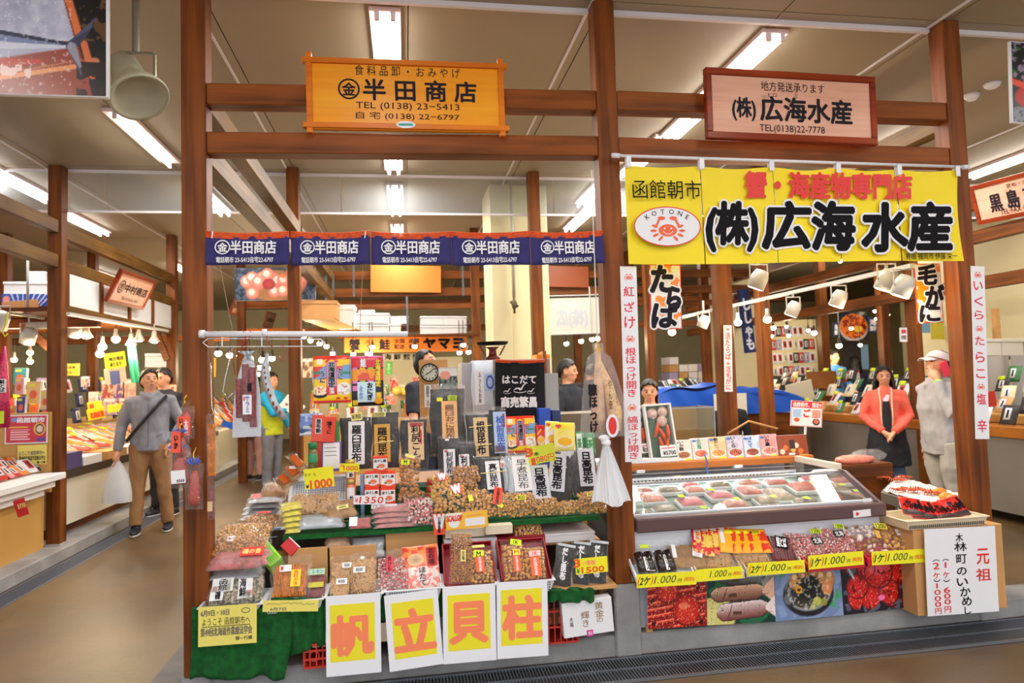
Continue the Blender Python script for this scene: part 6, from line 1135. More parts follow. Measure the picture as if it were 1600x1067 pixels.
c = U(1168, 676, y=1.45); t = thing('foam_tray', 'two white foam lids stacked on the steel counter', 'lid', (c.x, 1.4, .857)); child(MB().box(-.14, .14, 0, .2, 0, .03), 'lower_lid', _M['styrofoam'], t, bevel=.005); child(MB().box(-.12, .1, .02, .2, .032, .055), 'upper_lid', _M['styrofoam'], t, bevel=.005)
t = thing('wooden_ladle', 'long wooden stick lying across the foam lids', 'stick', U(1170, 664, y=1.38)); child(MB().tube([(-.18, 0, -.06), (.0, 0, .03), (.25, .02, -.04)], .008, 6), 'stick', PLY, t, smooth=True)
# ------------------------------------------------------------------ trays under the case
def traybox(lab, xa, xb, m, z=.40):
    a, b = U(xa, 905, y=-.12).x, U(xb, 905, y=-.12).x; t = thing('sloped_tray', lab, 'tray', (a, -.12, z)); w = b-a
    child(MB().add([(0, 0, 0), (w, 0, 0), (w, .16, .10), (0, .16, .10), (0, 0, -.012), (w, 0, -.012), (w, .16, .088), (0, .16, .088)], [(0, 1, 2, 3), (7, 6, 5, 4), (0, 4, 5, 1), (2, 6, 7, 3), (1, 5, 6, 2), (3, 7, 4, 0)]), 'tray_floor', m, t)
    child(MB().box(0, w, -.008, 0, -.012, .03), 'front_lip', m, t, bevel=.002)
    for x in (0, w-.008): child(MB().add([(x+dx, y, z_) for dx in (0, .008) for y, z_ in ((0, -.012), (.16, .088), (.16, .13), (0, .03))], [(3, 2, 1, 0), (4, 5, 6, 7), (0, 1, 5, 4), (1, 2, 6, 5), (2, 3, 7, 6), (3, 0, 4, 7)]), 'side_lip', m, t)
    return t
m_tc = mat('tray_cream', (216, 204, 190), .6); m_tr = mat('tray_red', (200, 30, 46), .45)
traybox('cream sloping tray of kelp rolls at the left of the freezer front', 995, 1088, WPL, .405); traybox('cream sloping tray of dried fish and red pouches', 1090, 1163, m_tc, .41); traybox('cream sloping tray of yellow pouches', 1166, 1258, m_tc, .415); traybox('red sloping tray of pink scallop snacks', 1262, 1352, m_tr, .415); traybox('red sloping tray of round scallop snacks', 1356, 1448, m_tr, .42)
m_roll = mat('kelp_roll', (46, 30, 24), .25, var=.6, scale=30, coat=.6)
bag('dark glossy kelp roll pack with white label, left of two', (996, 850, 1028, 897), -.09, .03, None, .02, [((1002, 874, 1020, 895), LBW, [('にしん', .3, .05, .7, .95, K, True, .04)], -6), ((998, 855, 1012, 860), FLY, [])]); o = bpy.data.objects['food_bag']
for lb, bx_, nm in (('left', (996, 850, 1028, 897), 1), ('right', (1027, 846, 1060, 896), 2)):
    if nm == 2: bag('dark glossy kelp roll pack with white label, right of two', bx_, -.09, .03, None, .02, [((1034, 870, 1049, 893), LBW, [('にしん', .3, .05, .7, .95, K, True, .04)], 2)])
    t = [x for x in bpy.data.objects if x.get('label') == 'dark glossy kelp roll pack with white label, %s of two' % lb][0]; P = P4(*bx_, -.09, .03); child(MB().tube([(P.w*.28, -.008, 0.008), (P.w*.28, -.012, P.h*.66)], P.w*.22, 10).tube([(P.w*.72, -.008, 0.008), (P.w*.72, -.012, P.h*.66)], P.w*.22, 10), 'kelp_rolls', m_roll, t, smooth=True)['kind'] = 'stuff'
bag('flat pack of brown dried fish, hidden left one', (1046, 846, 1078, 888), -.07, .04, 'brownfish', .02, [((.2, .3, .4, .8), SQ, [])], rot=-8)
bag('flat pack of brown dried fish with white and red label', (1068, 844, 1110, 889), -.08, .04, 'brownfish', .022, [((1080, 858, 1095, 874), SQ, [('こまい', .3, .05, .7, .95, PINKR, True, .02)], -12)], rot=-8)
def redp(u, v): A = Art(u, v, (214, 30, 40), .8); A.rect(.1, .5, .4, .95, (240, 226, 226)); A.rect(.5, .3, .95, .8, (230, 190, 60)); A.mix(((A.n(8, 3) > .6)).astype(float), (240, 200, 90)); A.rect(0, .94, 1, 1, (240, 236, 236)); return A.c
def yelp(u, v): A = Art(u, v, (250, 176, 24), .8); A.rect(.08, .35, .3, .92, (240, 232, 236)); A.mix(((A.n(5, 3) > .55) & (u > .6)).astype(float), (230, 60, 30)); A.rect(.35, .75, .7, .9, (236, 240, 50)); A.rect(0, .94, 1, 1, (240, 190, 60)); return A.c
for k in range(4): printed('red and white squid pouch fanned over its tray, %s from the left' % ordw(k), (1083+k*12, 826-k*1.5, 1116+k*12, 868-k), -.05+.018*k, .05, redp, [('こがね', .16, .55, .34, .9, RED, True, .03)] if k < 2 else [], rot=-14+2*k, nu=26, nv=30, d=.01)
bag('clear window of shredded salmon snack below the red pouches', (1104, 850, 1150, 889), -.085, .02, 'squid', .02, [((1108, 862, 1122, 869), mat('label_coral', (240, 110, 80), .5), [], -20)], rot=-8)
for k in range(4): printed('yellow dried fish pouch fanned over its tray, %s from the left' % ordw(k), (1126+k*14, 824+k*.5, 1158+k*14+(8 if k == 3 else 0), 864), -.05-.004*k, .05, yelp, [('600', .36, .77, .7, .88, K, False, .01), ('港町', .62, .1, .92, .35, RED, False, .05)] if k == 3 else [], rot=-10+2*k, nu=26, nv=30, d=.01)
bag('clear pack of brown shredded fish below the yellow pouches', (1148, 848, 1210, 884), -.085, .02, 'squid', .025, n=160)
bag('pack of dark red sausages with a black and white label', (1206, 832, 1246, 880), -.085, .04, 'sticks', .02, [((1209, 842, 1227, 860), KB, [('鮭とば', .1, .1, .9, .9, WH, False, .03)], -6)], rot=-10)
bag('bag of pink scallop snacks with a black label, left of two', (1235, 830, 1294, 878), -.08, .05, 'candy', .035, [((1265, 846, 1280, 856), KB, [('北海', .1, .1, .9, .9, WH)], 12), ((1262, 833, 1278, 839), FLY, [('1200', .1, .1, .9, .9, K)], 8)], s=.014, rot=-10, fill=.9)
bag('bag of pink scallop snacks with a black label, right of two', (1284, 822, 1342, 872), -.08, .05, 'candy', .035, [((1298, 835, 1314, 844), KB, [('北海', .1, .1, .9, .9, WH)], 12), ((1299, 825, 1313, 831), FLY, [('1200', .1, .1, .9, .9, K)], 3)], s=.014, rot=-10, fill=.9)
bag('bag of round cream and brown scallop discs with yellow tag', (1328, 818, 1392, 868), -.08, .05, 'rounds', .03, [((1362, 823, 1380, 831), STY, [('1200', .1, .1, .9, .9, K)]), ((1363, 834, 1370, 845), LBG, [])], s=.03, rot=-8, fill=.92)
bag('bag of brown glazed scallops with white label at the right end', (1388, 818, 1440, 868), -.08, .05, 'scallop', .03, [((1395, 832, 1413, 841), SQ, [('━━━', .1, .4, .9, .5, GREY)], 4)], s=.024, rot=-8, fill=.92)
# price strips
DG = mat('ink_dark_green', (30, 70, 40), .5)
for i, (tl, tr, bl, br, n) in enumerate((((994.4, 897.8), (1088, 892), (995, 919), (1088, 913), '2'), ((1087, 890), (1160.5, 882.6), (1088, 909), (1160.5, 903), ''), ((1168.5, 880), (1257.7, 873.4), (1169, 899.6), (1257.7, 894), '2'), ((1264, 868.4), (1350, 861), (1264, 890), (1350, 882), '1'), ((1362.6, 862), (1447, 859), (1362.6, 883.4), (1447, 878.4), '1'))):
    P = Panel(bl, br, tl, -.134); t = thing('price_strip', 'long yellow price strip for 1000 yen, %s from the left under the freezer' % ordw(i), 'price tag', P.M); w, h = P.w, P.h; child(MB().box(0, w, 0, .002, 0, h), 'card', YEL, t)
    def q(s, a, b, c, d, m, sh=.25, bo=.02): text(s, t, (w*a, h*b, w*c, h*d), m, y=-.001, bold=bo, shear=sh)
    if n: q('(', .02, .15, .05, .85, ORG); q(n+'ケ', .06, .2, .22, .8, DG, .3, .03); q(')', .24, .15, .27, .85, ORG)
    q('1.000', .30, .25, .66, .8, DG, .3, .01); q('円', .69, .22, .75, .5, DG); q('(税別)', .79, .25, .97, .6, ORG, 0)
# photo posters under the strips
def p_crab(u, v):
    A = Art(u, v, (150, 16, 18), 1.45); rg = random.Random(4)
    for k in range(16):
        y = .02+k*.062; L = k % 2; x = (0 if L else .45)+rg.uniform(-.05, .1); A.line(x, y-.02, x+.5, y+.05, .034, (120, 10, 14)); A.line(x, y, x+.5, y+.07, .028, (226, 44, 34)); A.line(x, y+.008, x+.5, y+.078, .007, (255, 160, 120))
    for cx, cy, rx, ry in ((.34, .68, .27, .22), (.66, .3, .33, .27)): A.ell(cx, cy, rx+.03, ry+.03, (110, 8, 12)); A.ell(cx, cy, rx, ry, (240, 66, 46), 0, (190, 22, 22)); A.ell(cx-.05, cy+.08, rx*.4, ry*.25, (252, 120, 90)); A.line(cx, cy-ry*.8, cx+.02, cy+ry*.6, .006, (150, 16, 18))
    for x, y in ((.1, .1), (.86, .7), (.12, .92), (.9, .08), (.08, .5)): A.ell(x, y, .06, .035, (36, 12, 20), .4)
    A.mix((A.n(44, 6) > .72).astype(float), (255, 170, 130)); return A.c
def fishy(A, x0, y0, L, W, c1, c2, rot):
    c, n = math.cos(rot), math.sin(rot); X = (A.u-x0*A.a)*c+(A.v-y0)*n; Y = -(A.u-x0*A.a)*n+(A.v-y0)*c; t = X/L; hw = W*np.clip(4.2*np.clip(t, 0, 1)**.6*(1-np.clip(t, 0, 1))**.8, 0, 1)*.62+W*.12
    m = ((t > 0) & (t < 1)).astype(float); A.mix(m*(np.abs(Y) < hw+.012), (30, 26, 28)); A.mix(m*(np.abs(Y) < hw), c1, c2, np.clip(.5-Y/(2*hw), 0, 1)); A.mix(((t > .9) & (t < 1.16) & (np.abs(Y) < (t-.86)*L*.75)).astype(float), c1)
    A.mix(((np.abs(t-.24-.4*Y) < .008) & (np.abs(Y) < hw*.8)).astype(float), (60, 40, 40)); A.mix(((t > .3) & (t < .45) & (np.abs(Y+hw*.25) < .03)).astype(float), (90, 60, 50)); A.mix(((t > .3) & (t < .8) & (Y > hw) & (Y < hw+.035)).astype(float), (70, 50, 46))
    q = np.hypot(t*L-.11*L, Y-.25*hw); A.mix((q < .032).astype(float), (240, 220, 170)); A.mix((q < .018).astype(float), (10, 10, 10)); return A
def p_fish(u, v):
    A = Art(u, v, (14, 60, 50), 1.5); A.mix((A.n(5, 3) > .55).astype(float), (34, 104, 66)); A.ell(.1, .15, .5, .35, (222, 212, 130)); 
    for k in range(4): A.line(.5+.06*k, 1.05, 1.02, .62+.1*k, .011, (226, 230, 230))
    fishy(A, .15, .84, 1.1, .13, (150, 150, 140), (70, 72, 66), -.12); fishy(A, .06, .52, 1.25, .17, (240, 190, 160), (120, 70, 54), .04); fishy(A, .14, .2, 1.2, .2, (246, 226, 222), (120, 56, 52), .06); A.mix(((A.n(36, 5) > .7)).astype(float)*.4, (60, 50, 50)); return A.c
def p_bowl(u, v):
    A = Art(u, v, (120, 140, 180), 1.5); A.mix((A.n(6, 3) > .55).astype(float), (140, 158, 196)); 
    for x, y, a in ((.1, .75, .5), (.85, .85, 2.2), (.9, .3, .3), (.8, .2, -.3), (.12, .85, 1.2)):
        for k in range(4): A.line(x, y, x+.14*math.cos(a+k*.4), y+.2*math.sin(a+k*.4), .022, (60, 170, 90), .004)
    A.ell(.5, .42, .58, .4, (30, 28, 34)); A.ell(.5, .47, .54, .36, (150, 150, 150)); A.ell(.5, .49, .5, .33, (60, 50, 44))
    for k in range(5): A.ell(.3+.13*k, .74-.05*abs(k-2), .12, .14, (226, 170, 110), 0, (190, 120, 60)); A.ell(.3+.13*k, .72, .06, .05, (244, 200, 150))
    A.ell(.52, .52, .24, .22, (20, 22, 26)); rg = random.Random(3)
    for k in range(50): a = rg.random()*6.28; A.line(.52, .52, .52+.21*math.cos(a), .52+.27*math.sin(a), .006, (24, 30, 30))
    A.ell(.36, .5, .08, .07, (240, 170, 40)); A.ell(.36, .5, .04, .03, (80, 50, 20)); A.ell(.22, .38, .15, .17, (50, 50, 56)); A.ell(.2, .36, .1, .1, (110, 110, 116)); A.ell(.78, .5, .13, .13, (240, 180, 130), 0, (226, 120, 60)); A.ell(.62, .28, .1, .08, (190, 190, 80)); A.ell(.72, .26, .08, .07, (150, 150, 60)); A.ell(.56, .2, .07, .06, (170, 170, 90)); A.mix(((A.n(24, 6) > .64) & (np.hypot((A.u-.75)/.5, (A.v-.48)/.33) < 1)).astype(float)*.6, (240, 230, 210)); return A.c
def p_crab2(u, v):
    A = Art(u, v, (30, 26, 34), 1.4); A.mix((A.n(8, 3) > .6).astype(float), (90, 90, 110)); rg = random.Random(8)
    for x, y, r in ((.25, .45, .2), (.2, .25, .16), (.45, .25, .2), (.75, .3, .2), (.6, .65, .26), (.85, .6, .22), (.4, .75, .18), (.65, .85, .2)):
        A.ell(x, y, r*1.2, r, (226, 34, 30), rg.random()*2, (190, 20, 24))
    A.ell(.6, .78, .3, .18, (250, 110, 130), 0, (226, 60, 70)); [A.ring(x, y, r*1.2, r, .06, (120, 8, 16)) for x, y, r in ((.25, .45, .2), (.75, .3, .2), (.6, .65, .26), (.4, .75, .18))]; A.mix(((A.n(44, 6) > .70) & (A.c[..., 0] > 150)).astype(float), (255, 130, 110)); A.mix(((A.n(12, 9) > .7)).astype(float), (110, 10, 16)); A.line(.05, .95, .2, .6, .02, (200, 200, 206)); A.ell(.62, .22, .08, .05, (255, 120, 180)); return A.c
def p_legs(u, v):
    A = Art(u, v, (30, 60, 150), .6)
    for k in range(7): A.line(-.1, .1+.13*k, 1.1, .22+.13*k, .045, (226, 70, 110)); A.line(-.1, .12+.13*k, 1.1, .24+.13*k, .015, (250, 160, 170))
    A.mix(((A.n(14, 6) > .6) & (v > .6)).astype(float), (60, 110, 190)); A.mix((A.n(30, 3) > .68).astype(float), (150, 40, 70)); return A.c
PX_ = [(1012, 896, 983), (1105, 888, 977), (1212, 878, 971), (1318, 868, 961), (1416, 860, 949), (1449, 858, 944)]
for i, (fn, lb) in enumerate(((p_crab, 'heaped red crabs'), (p_fish, 'three rockfish on leaves'), (p_bowl, 'a bowl of sea urchin and shellfish'), (p_crab2, 'spiny red crab'), (p_legs, 'pink crab legs'))):
    a, b = PX_[i], PX_[i+1]; P = Panel((a[0]+.3, a[2]), (b[0]-.3, b[2]), (a[0]+.3, a[1]), -.02); t = thing('photo_poster', 'glossy photo poster of %s under the freezer case' % lb, 'poster', P.M); child(MB().box(0, P.w, 0, .003, 0, P.h), 'sheet', PAP, t); ink(t, (0, 0, P.w, P.h), fn, 110 if i < 4 else 40, 84, -.001)
for i, px in enumerate((1016, 1140, 1282, 1292)): boxy('small bare wood block on the kerb under the posters, %s from the left' % ordw(i), 'block', 'wood_block', U(px, 985, y=.0).x-.02, U(px, 985, y=.0).x+(.10 if i == 1 else .015), -.0, .02, .1155, .15, PLY)
# ------------------------------------------------------------------ right end : sign board, basket and ice table
P = Panel((1450, 963), (1561, 955), (1444, 827), -.16); t = thing('menu_board', 'white standing board with red and black brush writing at the right end', 'sign', P.M); w, h = P.w, P.h; child(MB().box(0, w, 0, .004, 0, h), 'board', PAP, t)
for s, *r in (('元', 1526, 857, 1545, 881), ('祖', 1525, 888, 1548, 907)): tx(P, t, s, *r, RED, bold=.02)
for s, *r in (('木', 1493, 833, 1504, 846), ('林', 1491, 847, 1510, 861), ('町', 1494, 866, 1510, 880), ('の', 1495, 886, 1510, 898), ('い', 1495, 903, 1512, 915), ('か', 1500, 917, 1516, 931), ('め', 1503, 932, 1518, 946), ('し', 1507, 948, 1517, 959)): tx(P, t, s, *r, KB, bold=.02)
for col in ((1472, 1482, (('︵', 873, 876, K), ('1', 878, 887, RED), ('ケ', 893, 903, RED), ('︶', 905, 909, K), ('6', 917, 926, RED), ('0', 927, 935, RED), ('0', 936, 944, RED), ('円', 947, 957, RED))), (1457, 1467, (('︵', 874, 877, K), ('2', 879, 889, RED), ('ケ', 894, 904, RED), ('︶', 905, 909, K), ('1', 911, 919, RED), ('0', 921, 929, RED), ('0', 931, 939, RED), ('0', 940, 948, RED), ('円', 950, 959, RED)))):
    for i, (s, a, b, m) in enumerate(col[2]): k = (a-870)*.05; tx(P, t, s, col[0]+k+(3.5 if s == '1' else 0), a, col[1]+k-(4 if s == '1' else 0), b, m, bold=.0 if s == '1' else .015)
bb = P; xa, xb = U(1400, 855, y=0).x, U(1447, 855, y=0).x
boxy('brown cardboard box behind the white standing board', 'box', 'cardboard_box', U(1398, 850, y=.02).x, U(1542, 850, y=-.02).x, -.13, .2, .117, .585, CARD)
x0, x1 = U(1411, 815, y=-.12).x, U(1538, 820, y=-.12).x
t = basket('cream plastic basket of red squid rice packs on the cardboard box', x0, x1, -.15, .12, .587, .05, mat('basket_cream', (232, 212, 180), .5), slots=True)
def ika(u, v): A = Art(u, v, (226, 40, 30), .9); A.mix((A.n(6, 3) > .6).astype(float), (40, 20, 24)); A.ring(.6, .6, .3, .3, .05, (30, 20, 24)); A.rect(0, 0, 1, .25, (70, 50, 50)); A.rect(0, .9, 1, 1, (240, 90, 60)); return A.c
for k, (a, b, c, d, ro) in enumerate(((1413, 776, 1445, 806, -14), (1428, 780, 1466, 812, -10), (1448, 783, 1482, 813, -6), (1466, 782, 1496, 812, 4), (1484, 775, 1520, 808, 10))): printed('red squid rice pouch in the cream basket, %s from the left' % ordw(k), (a, b, c, d), -.05-.01*(k % 2), .03, ika, [('いかめし', .15, .3, .9, .6, KB, False, .05)], rot=ro, nu=26, nv=26, d=.014)
q4 = [U(*p, z=.63) for p in ((1376, 768), (1478, 798), (1512, 774), (1400, 742))]; t = thing('ice_table', 'steel edged table of crushed ice with red crabs beside the freezer', 'table', q4[0]); o0 = q4[0]
mb = MB(); vs = [(p-o0) for p in q4]; mb.add([v+Vector((0, 0, -.005)) for v in vs]+[v+Vector((0, 0, -.07)) for v in vs], [(0, 1, 2, 3), (7, 6, 5, 4)]+[(i, i+4, (i+1) % 4+4, (i+1) % 4) for i in range(4)]); child(mb, 'table_tray', mat('ice_tray_steel', (150, 140, 128), .35, metal=.6), t)
f = lambda u, v: tuple((vs[0]*(1-u)+vs[1]*u)*(1-v)+(vs[3]*(1-u)+vs[2]*u)*v+Vector((0, 0, .004+.012*noise.noise(Vector((u*16, v*16, 0))))))
child(MB().grid(lambda u, v: f(.04+.92*u, .05+.9*v), 40, 24), 'crushed_ice', mat('crushed_ice', (236, 232, 232), .4, bump=.8, bscale=120), t, smooth=False)
for i in (1, 2): p = vs[i]*.92+vs[(i+2) % 4]*.08; child(MB().beam(p+Vector((0, 0, -.07)), p+Vector((0, 0, -.62)), .04), 'leg', m_case, t)
for k, (px, py, s, yaw) in enumerate(((1400, 752, .05, .5), (1412, 748, .045, 1.2), (1405, 768, .055, .2), (1428, 768, .055, .8), (1450, 772, .055, 1.0), (1380, 748, .04, .3))):
    p = U(px, py, z=.64); c = thing('crab', 'red crab lying on the crushed ice, %s one from the back' % ordw(k), 'crab', p); crabfig(c, (0, 0, 0), s, m_crab, 'crab_body', yaw)
for k, (px, py) in enumerate(((1468, 768), (1478, 776), (1488, 780), (1498, 782))):
    p = U(px, py, z=.655); c = thing('food_bag', 'pack of bright orange roe on the ice table, %s from the left' % ordw(k), 'food pack', p); child(MB().blob((0, 0, 0), (.05, .03, .028), sub=2, jit=.12), 'roe', mat('orange_roe', (250, 150, 50), .35, var=.3, scale=50), c, smooth=True)
p = U(1335, 716, y=1.3); c = thing('food_bag', 'clear bag of salmon strips lying behind the freezer end', 'food pack', (p.x, 1.3, p.z-.03)); child(MB().blob((0, 0, .02), (.18, .08, .04), sub=2, jit=.1), 'contents', m_sash, c, smooth=True); child(MB().blob((.12, 0, .05), (.15, .09, .05), sub=2, jit=.15), 'film', FILM2, c, smooth=True)
boxy('wooden bench under the bag of salmon strips', 'bench', 'bench', p.x-.2, p.x+.25, 1.2, 1.45, .1, p.z-.035, WB['x'])
# ================================================================== background stalls
def fm(name, c, **k): return mat(name, c, .5, **k)
PAL = [fm('pack_ink_red', (196, 50, 40)), fm('pack_ink_navy', (44, 50, 100)), fm('pack_ink_cream', (226, 210, 170)), fm('pack_ink_orange', (226, 130, 50)), fm('pack_ink_black', (44, 40, 42)), fm('pack_ink_lilac', (170, 160, 200)), fm('pack_ink_green', (60, 120, 70)), fm('pack_ink_white', (226, 226, 230)), fm('pack_ink_tan', (206, 150, 90)), fm('pack_ink_pink', (230, 150, 140))]
BL = bpy.data.meshes.new
def proto_pack(i, w=.13, h=.17, d=.02, lab=7, tagc=True, flat=False):
    mb = MB(); mb.grid(lambda u, v: (w*(u-.5), -d*prof(u)*prof(v), h*v), 5, 5).box(-w/2, w/2, 0, .004, 0, h)
    mb.box(-w*.2, w*.2, -d-.002, -d, h*.2, h*.8, 1); mb.box(-w*.06, w*.06, -d-.003, -d-.001, h*.3, h*.7, 2)
    if tagc: mb.box(-.045, .025, -d-.008, -d-.005, h*.82, h*1.1, 3)
    return mb.mesh('food_pack', [PAL[i], PAL[lab], K, FLY], smooth=True)
PROTO = {}
def pack_at(x, y, z, yaw, tilt, i, label, group, s=1, tagc=True, cat='food pack'):
    k = (i, tagc)
    if k not in PROTO: PROTO[k] = proto_pack(i, tagc=tagc, lab=7 if i != 7 else 0)
    o = bpy.data.objects.new('food_pack', PROTO[k]); COL.objects.link(o)
    o.matrix_world = Matrix.Translation((x, y, z)) @ Matrix.Rotation(yaw, 4, 'Z') @ Matrix.Rotation(-tilt, 4, 'X') @ Matrix.Scale(s, 4); return tag(o, label, cat, group)
def rows(label, group, a, b, z0, nrow, step, dz, inward, yaw, n, pal, tilt=.7, s=1, tagp=.5, seed=1):
    """packs in rows along a->b (xy), rows stepping inward and upward"""
    rg = random.Random(seed); a = Vector((*a, 0)); b = Vector((*b, 0))
    for r in range(nrow):
        for k in range(n):
            p = a.lerp(b, (k+.5+rg.uniform(-.2, .2))/n)+Vector(inward)*step*r
            pack_at(p.x, p.y, z0+dz*r, yaw+rg.uniform(-.15, .15), tilt+rg.uniform(-.15, .15), rg.choice(pal), '%s, %s row, %s along' % (label, ordw(r), ordw(k)), group, s*rg.uniform(.85, 1.15), rg.random() < tagp)
NB = {}
m_bulb = mat('bulb_glow', (255, 238, 200), .5, emit=22); m_lwht = mat('lamp_white', (196, 192, 186), .4); m_sock = mat('socket_dark', (44, 38, 36), .5)
def bulb(lab, px, py, y, kind='bulb', r=.035, up=.25, group=None, pw=0):
    c = U(px, py, y=y)
    if group: up = max(up, (2.5 if y > 6.9 else 2.3)-c.z); nb = NB[group] = NB.get(group, 0)+1; lab += ', %s from the left' % ordw(nb-1)
    t = thing('pendant_lamp' if kind != 'spot' else 'spot_lamp', lab, 'lamp', c, group)
    if kind == 'bulb':
        child(MB().blob((0, 0, 0), (r, r, r*.9), sub=2), 'bulb', m_bulb, t, smooth=True); child(MB().lathe([(r*.9, .01), (r*.45, r*1.5), (r*.42, r*2.6), (.01, r*2.7)], 12), 'socket', m_lwht if up < .26 else m_sock, t, smooth=True)
        child(MB().tube([(0, 0, r*2.6), (0, 0, up)], .006, 5), 'cord', m_sock, t)
    elif kind == 'cone':
        child(MB().lathe([(r*1.5, 0), (r*.7, r*1.6), (r*.55, r*3), (.01, r*3.1)], 16), 'shade', m_lwht, t, smooth=True); child(MB().blob((0, 0, 0), (r*.9, r*.9, r*.4), sub=2), 'bulb', m_bulb, t, smooth=True); child(MB().tube([(0, 0, r*3), (0, 0, up)], .006, 5), 'cord', m_lwht, t)
    else:
        T = Matrix.Rotation(.35, 4, 'Y') @ Matrix.Rotation(.25, 4, 'X')
        child(MB().lathe([(r*1.5, -r*1.8), (r*1.5, r*.5), (r*1.1, r*1.6), (.01, r*1.7)], 18, T=T), 'can', m_lwht, t, smooth=True); child(MB().lathe([(.01, -r*1.82), (r*1.25, -r*1.81)], 16, T=T), 'lens', m_bulb, t); child(MB().tube([(r*1.7, 0, 0), (r*1.7, 0, r*2.6), (-r*1.7, 0, r*2.6), (-r*1.7, 0, 0)], .006, 5).tube([(0, 0, r*2.6), (0, 0, up)], .01, 6), 'bracket', m_lwht, t)
    if pw:
        l = bpy.data.lights.new('bulb_light', 'POINT'); l.energy = pw; l.color = (1, .78, .5); l.shadow_soft_size = .05; o = bpy.data.objects.new('bulb_light', l); o.location = c-Vector((0, 0, r*2.2)); COL.objects.link(o)
    return t
# ---- right bay lamps
TX = 3.0
def trk(lab, p0, p1, x=None, y=None, th=.03):
    a = U(*p0, x=x) if x is not None else U(*p0, y=y[0]); b = U(*p1, x=x) if x is not None else U(*p1, y=y[1]); t = thing('lamp_track', lab, 'rail', a); child(MB().beam((0, 0, 0), b-a, th, th*.9), 'track', m_lwht, t); return t
trk('white lamp track running back under the yellow banner', (1139, 479), (1426, 415), x=TX)
zt = U(1139, 479, x=TX).z
def spot_on(lab, px, py, **k):
    p = U(px, py, x=TX); return bulb(lab, px, py, p.y, up=zt-p.z, **k)
spot_on('glowing bulb under the far end of the track', 1153, 504, r=.034, pw=14); spot_on('glowing bulb second from the far end of the track', 1199, 499, r=.034, pw=14)
spot_on('small white spot lamp hanging third along the track', 1240, 482, kind='spot', r=.034); spot_on('white spot lamp at the middle of the track', 1311, 466, kind='spot', r=.034, pw=10); spot_on('white spot lamp nearest under the banner', 1386, 437, kind='spot', r=.038); spot_on('white spot lamp with lit lens left of the hairy crab poster', 1412, 446, kind='spot', r=.038, pw=10)
bulb('white spot lamp hung just under the banner beside the long paper strip', 1186, 436, .9, 'spot', .04, .5)
bulb('slim bulb hanging in front of the banner slit', 1313, 408, .3, 'bulb', .014, .75)
for i, (px, py, y, pw) in enumerate(((1100, 502, 2.6, 8), (1050, 519, 2.2, 0))): bulb('spot lamp near the orange brush poster, %s' % ordw(i), px, py, y, 'spot' if i == 0 else 'bulb', .035, .2, pw=pw)
trk('white lamp track passing behind the orange brush poster', (1048, 500), (1115, 484), y=(2.0, 3.2))
for i, (px, py) in enumerate(sorted(((1208, 512), (1229, 510), (1232, 524), (1197, 525), (1205, 525), (1263, 516), (1272, 520), (1291, 515), (1330, 513), (1311, 540), (1344, 539), (1367, 486), (1387, 492), (1370, 498), (1463, 506)))):
    bulb('small bulb over the far right stalls', px, py, 7.2+(i % 4)*.4, 'bulb', .05 if i in (6, 8, 2) else .035, .3, 'bulbs over the far right stalls', pw=18 if i % 4 == 0 else 0)
for i, (px, py) in enumerate(((885, 537), (908, 533), (925, 530), (934, 529))): bulb('bulb under the pale reversed banner', px, py, 6.3, 'bulb', .038, .2, 'bulbs under the pale banner', pw=12 if i % 2 else 0)
# ---- beams farther in
for k, z in enumerate((2.72, 2.27)):
    beam(('upper', 'lower')[k]+' timber rail along the right aisle stalls', (5.51, .6, z), (5.51, 9, z), .09, .12, WB['y'])
beam('top timber rail along the right aisle stalls', (5.51, .6, 3.05), (5.51, 9, 3.05), .09, .12, WB['y'])
for k, (y, z) in enumerate(((6.4, 3.04), (6.4, 2.79), (6.4, 2.58), (9.6, 3.0), (9.6, 2.5), (3.2, 2.72))):
    if k == 5: continue
    beam('timber cross beam in the hall behind, %s' % ordw(k), (-1.05 if k < 3 else -3, y, z), (5.5 if k < 3 else 8, y, z), .1, .12 if k != 2 else .08, WB['x'])
for k, (y, z) in enumerate(((6.4, 2.72), (9.6, 2.4))): beam('timber cross beam over the left stalls, %s' % ordw(k), (-9, y, z), (-3.2, y, z), .1, .12, WB['x'])
beam('timber cross beam at lamp height over the near left stall', (-6, 4.2, 2.22), (-3.2, 4.2, 2.22), .1, .1, WB['x'])
o = beam('diagonal timber brace beside the left aisle post', U(35, 505, y=3.9), U(80, 545, y=3.9), .06, .08, WB['x']); beam('diagonal timber brace beside the deeper left post', U(243, 517, y=6.0), U(262, 563, y=6.0), .06, .08, WB['x'])
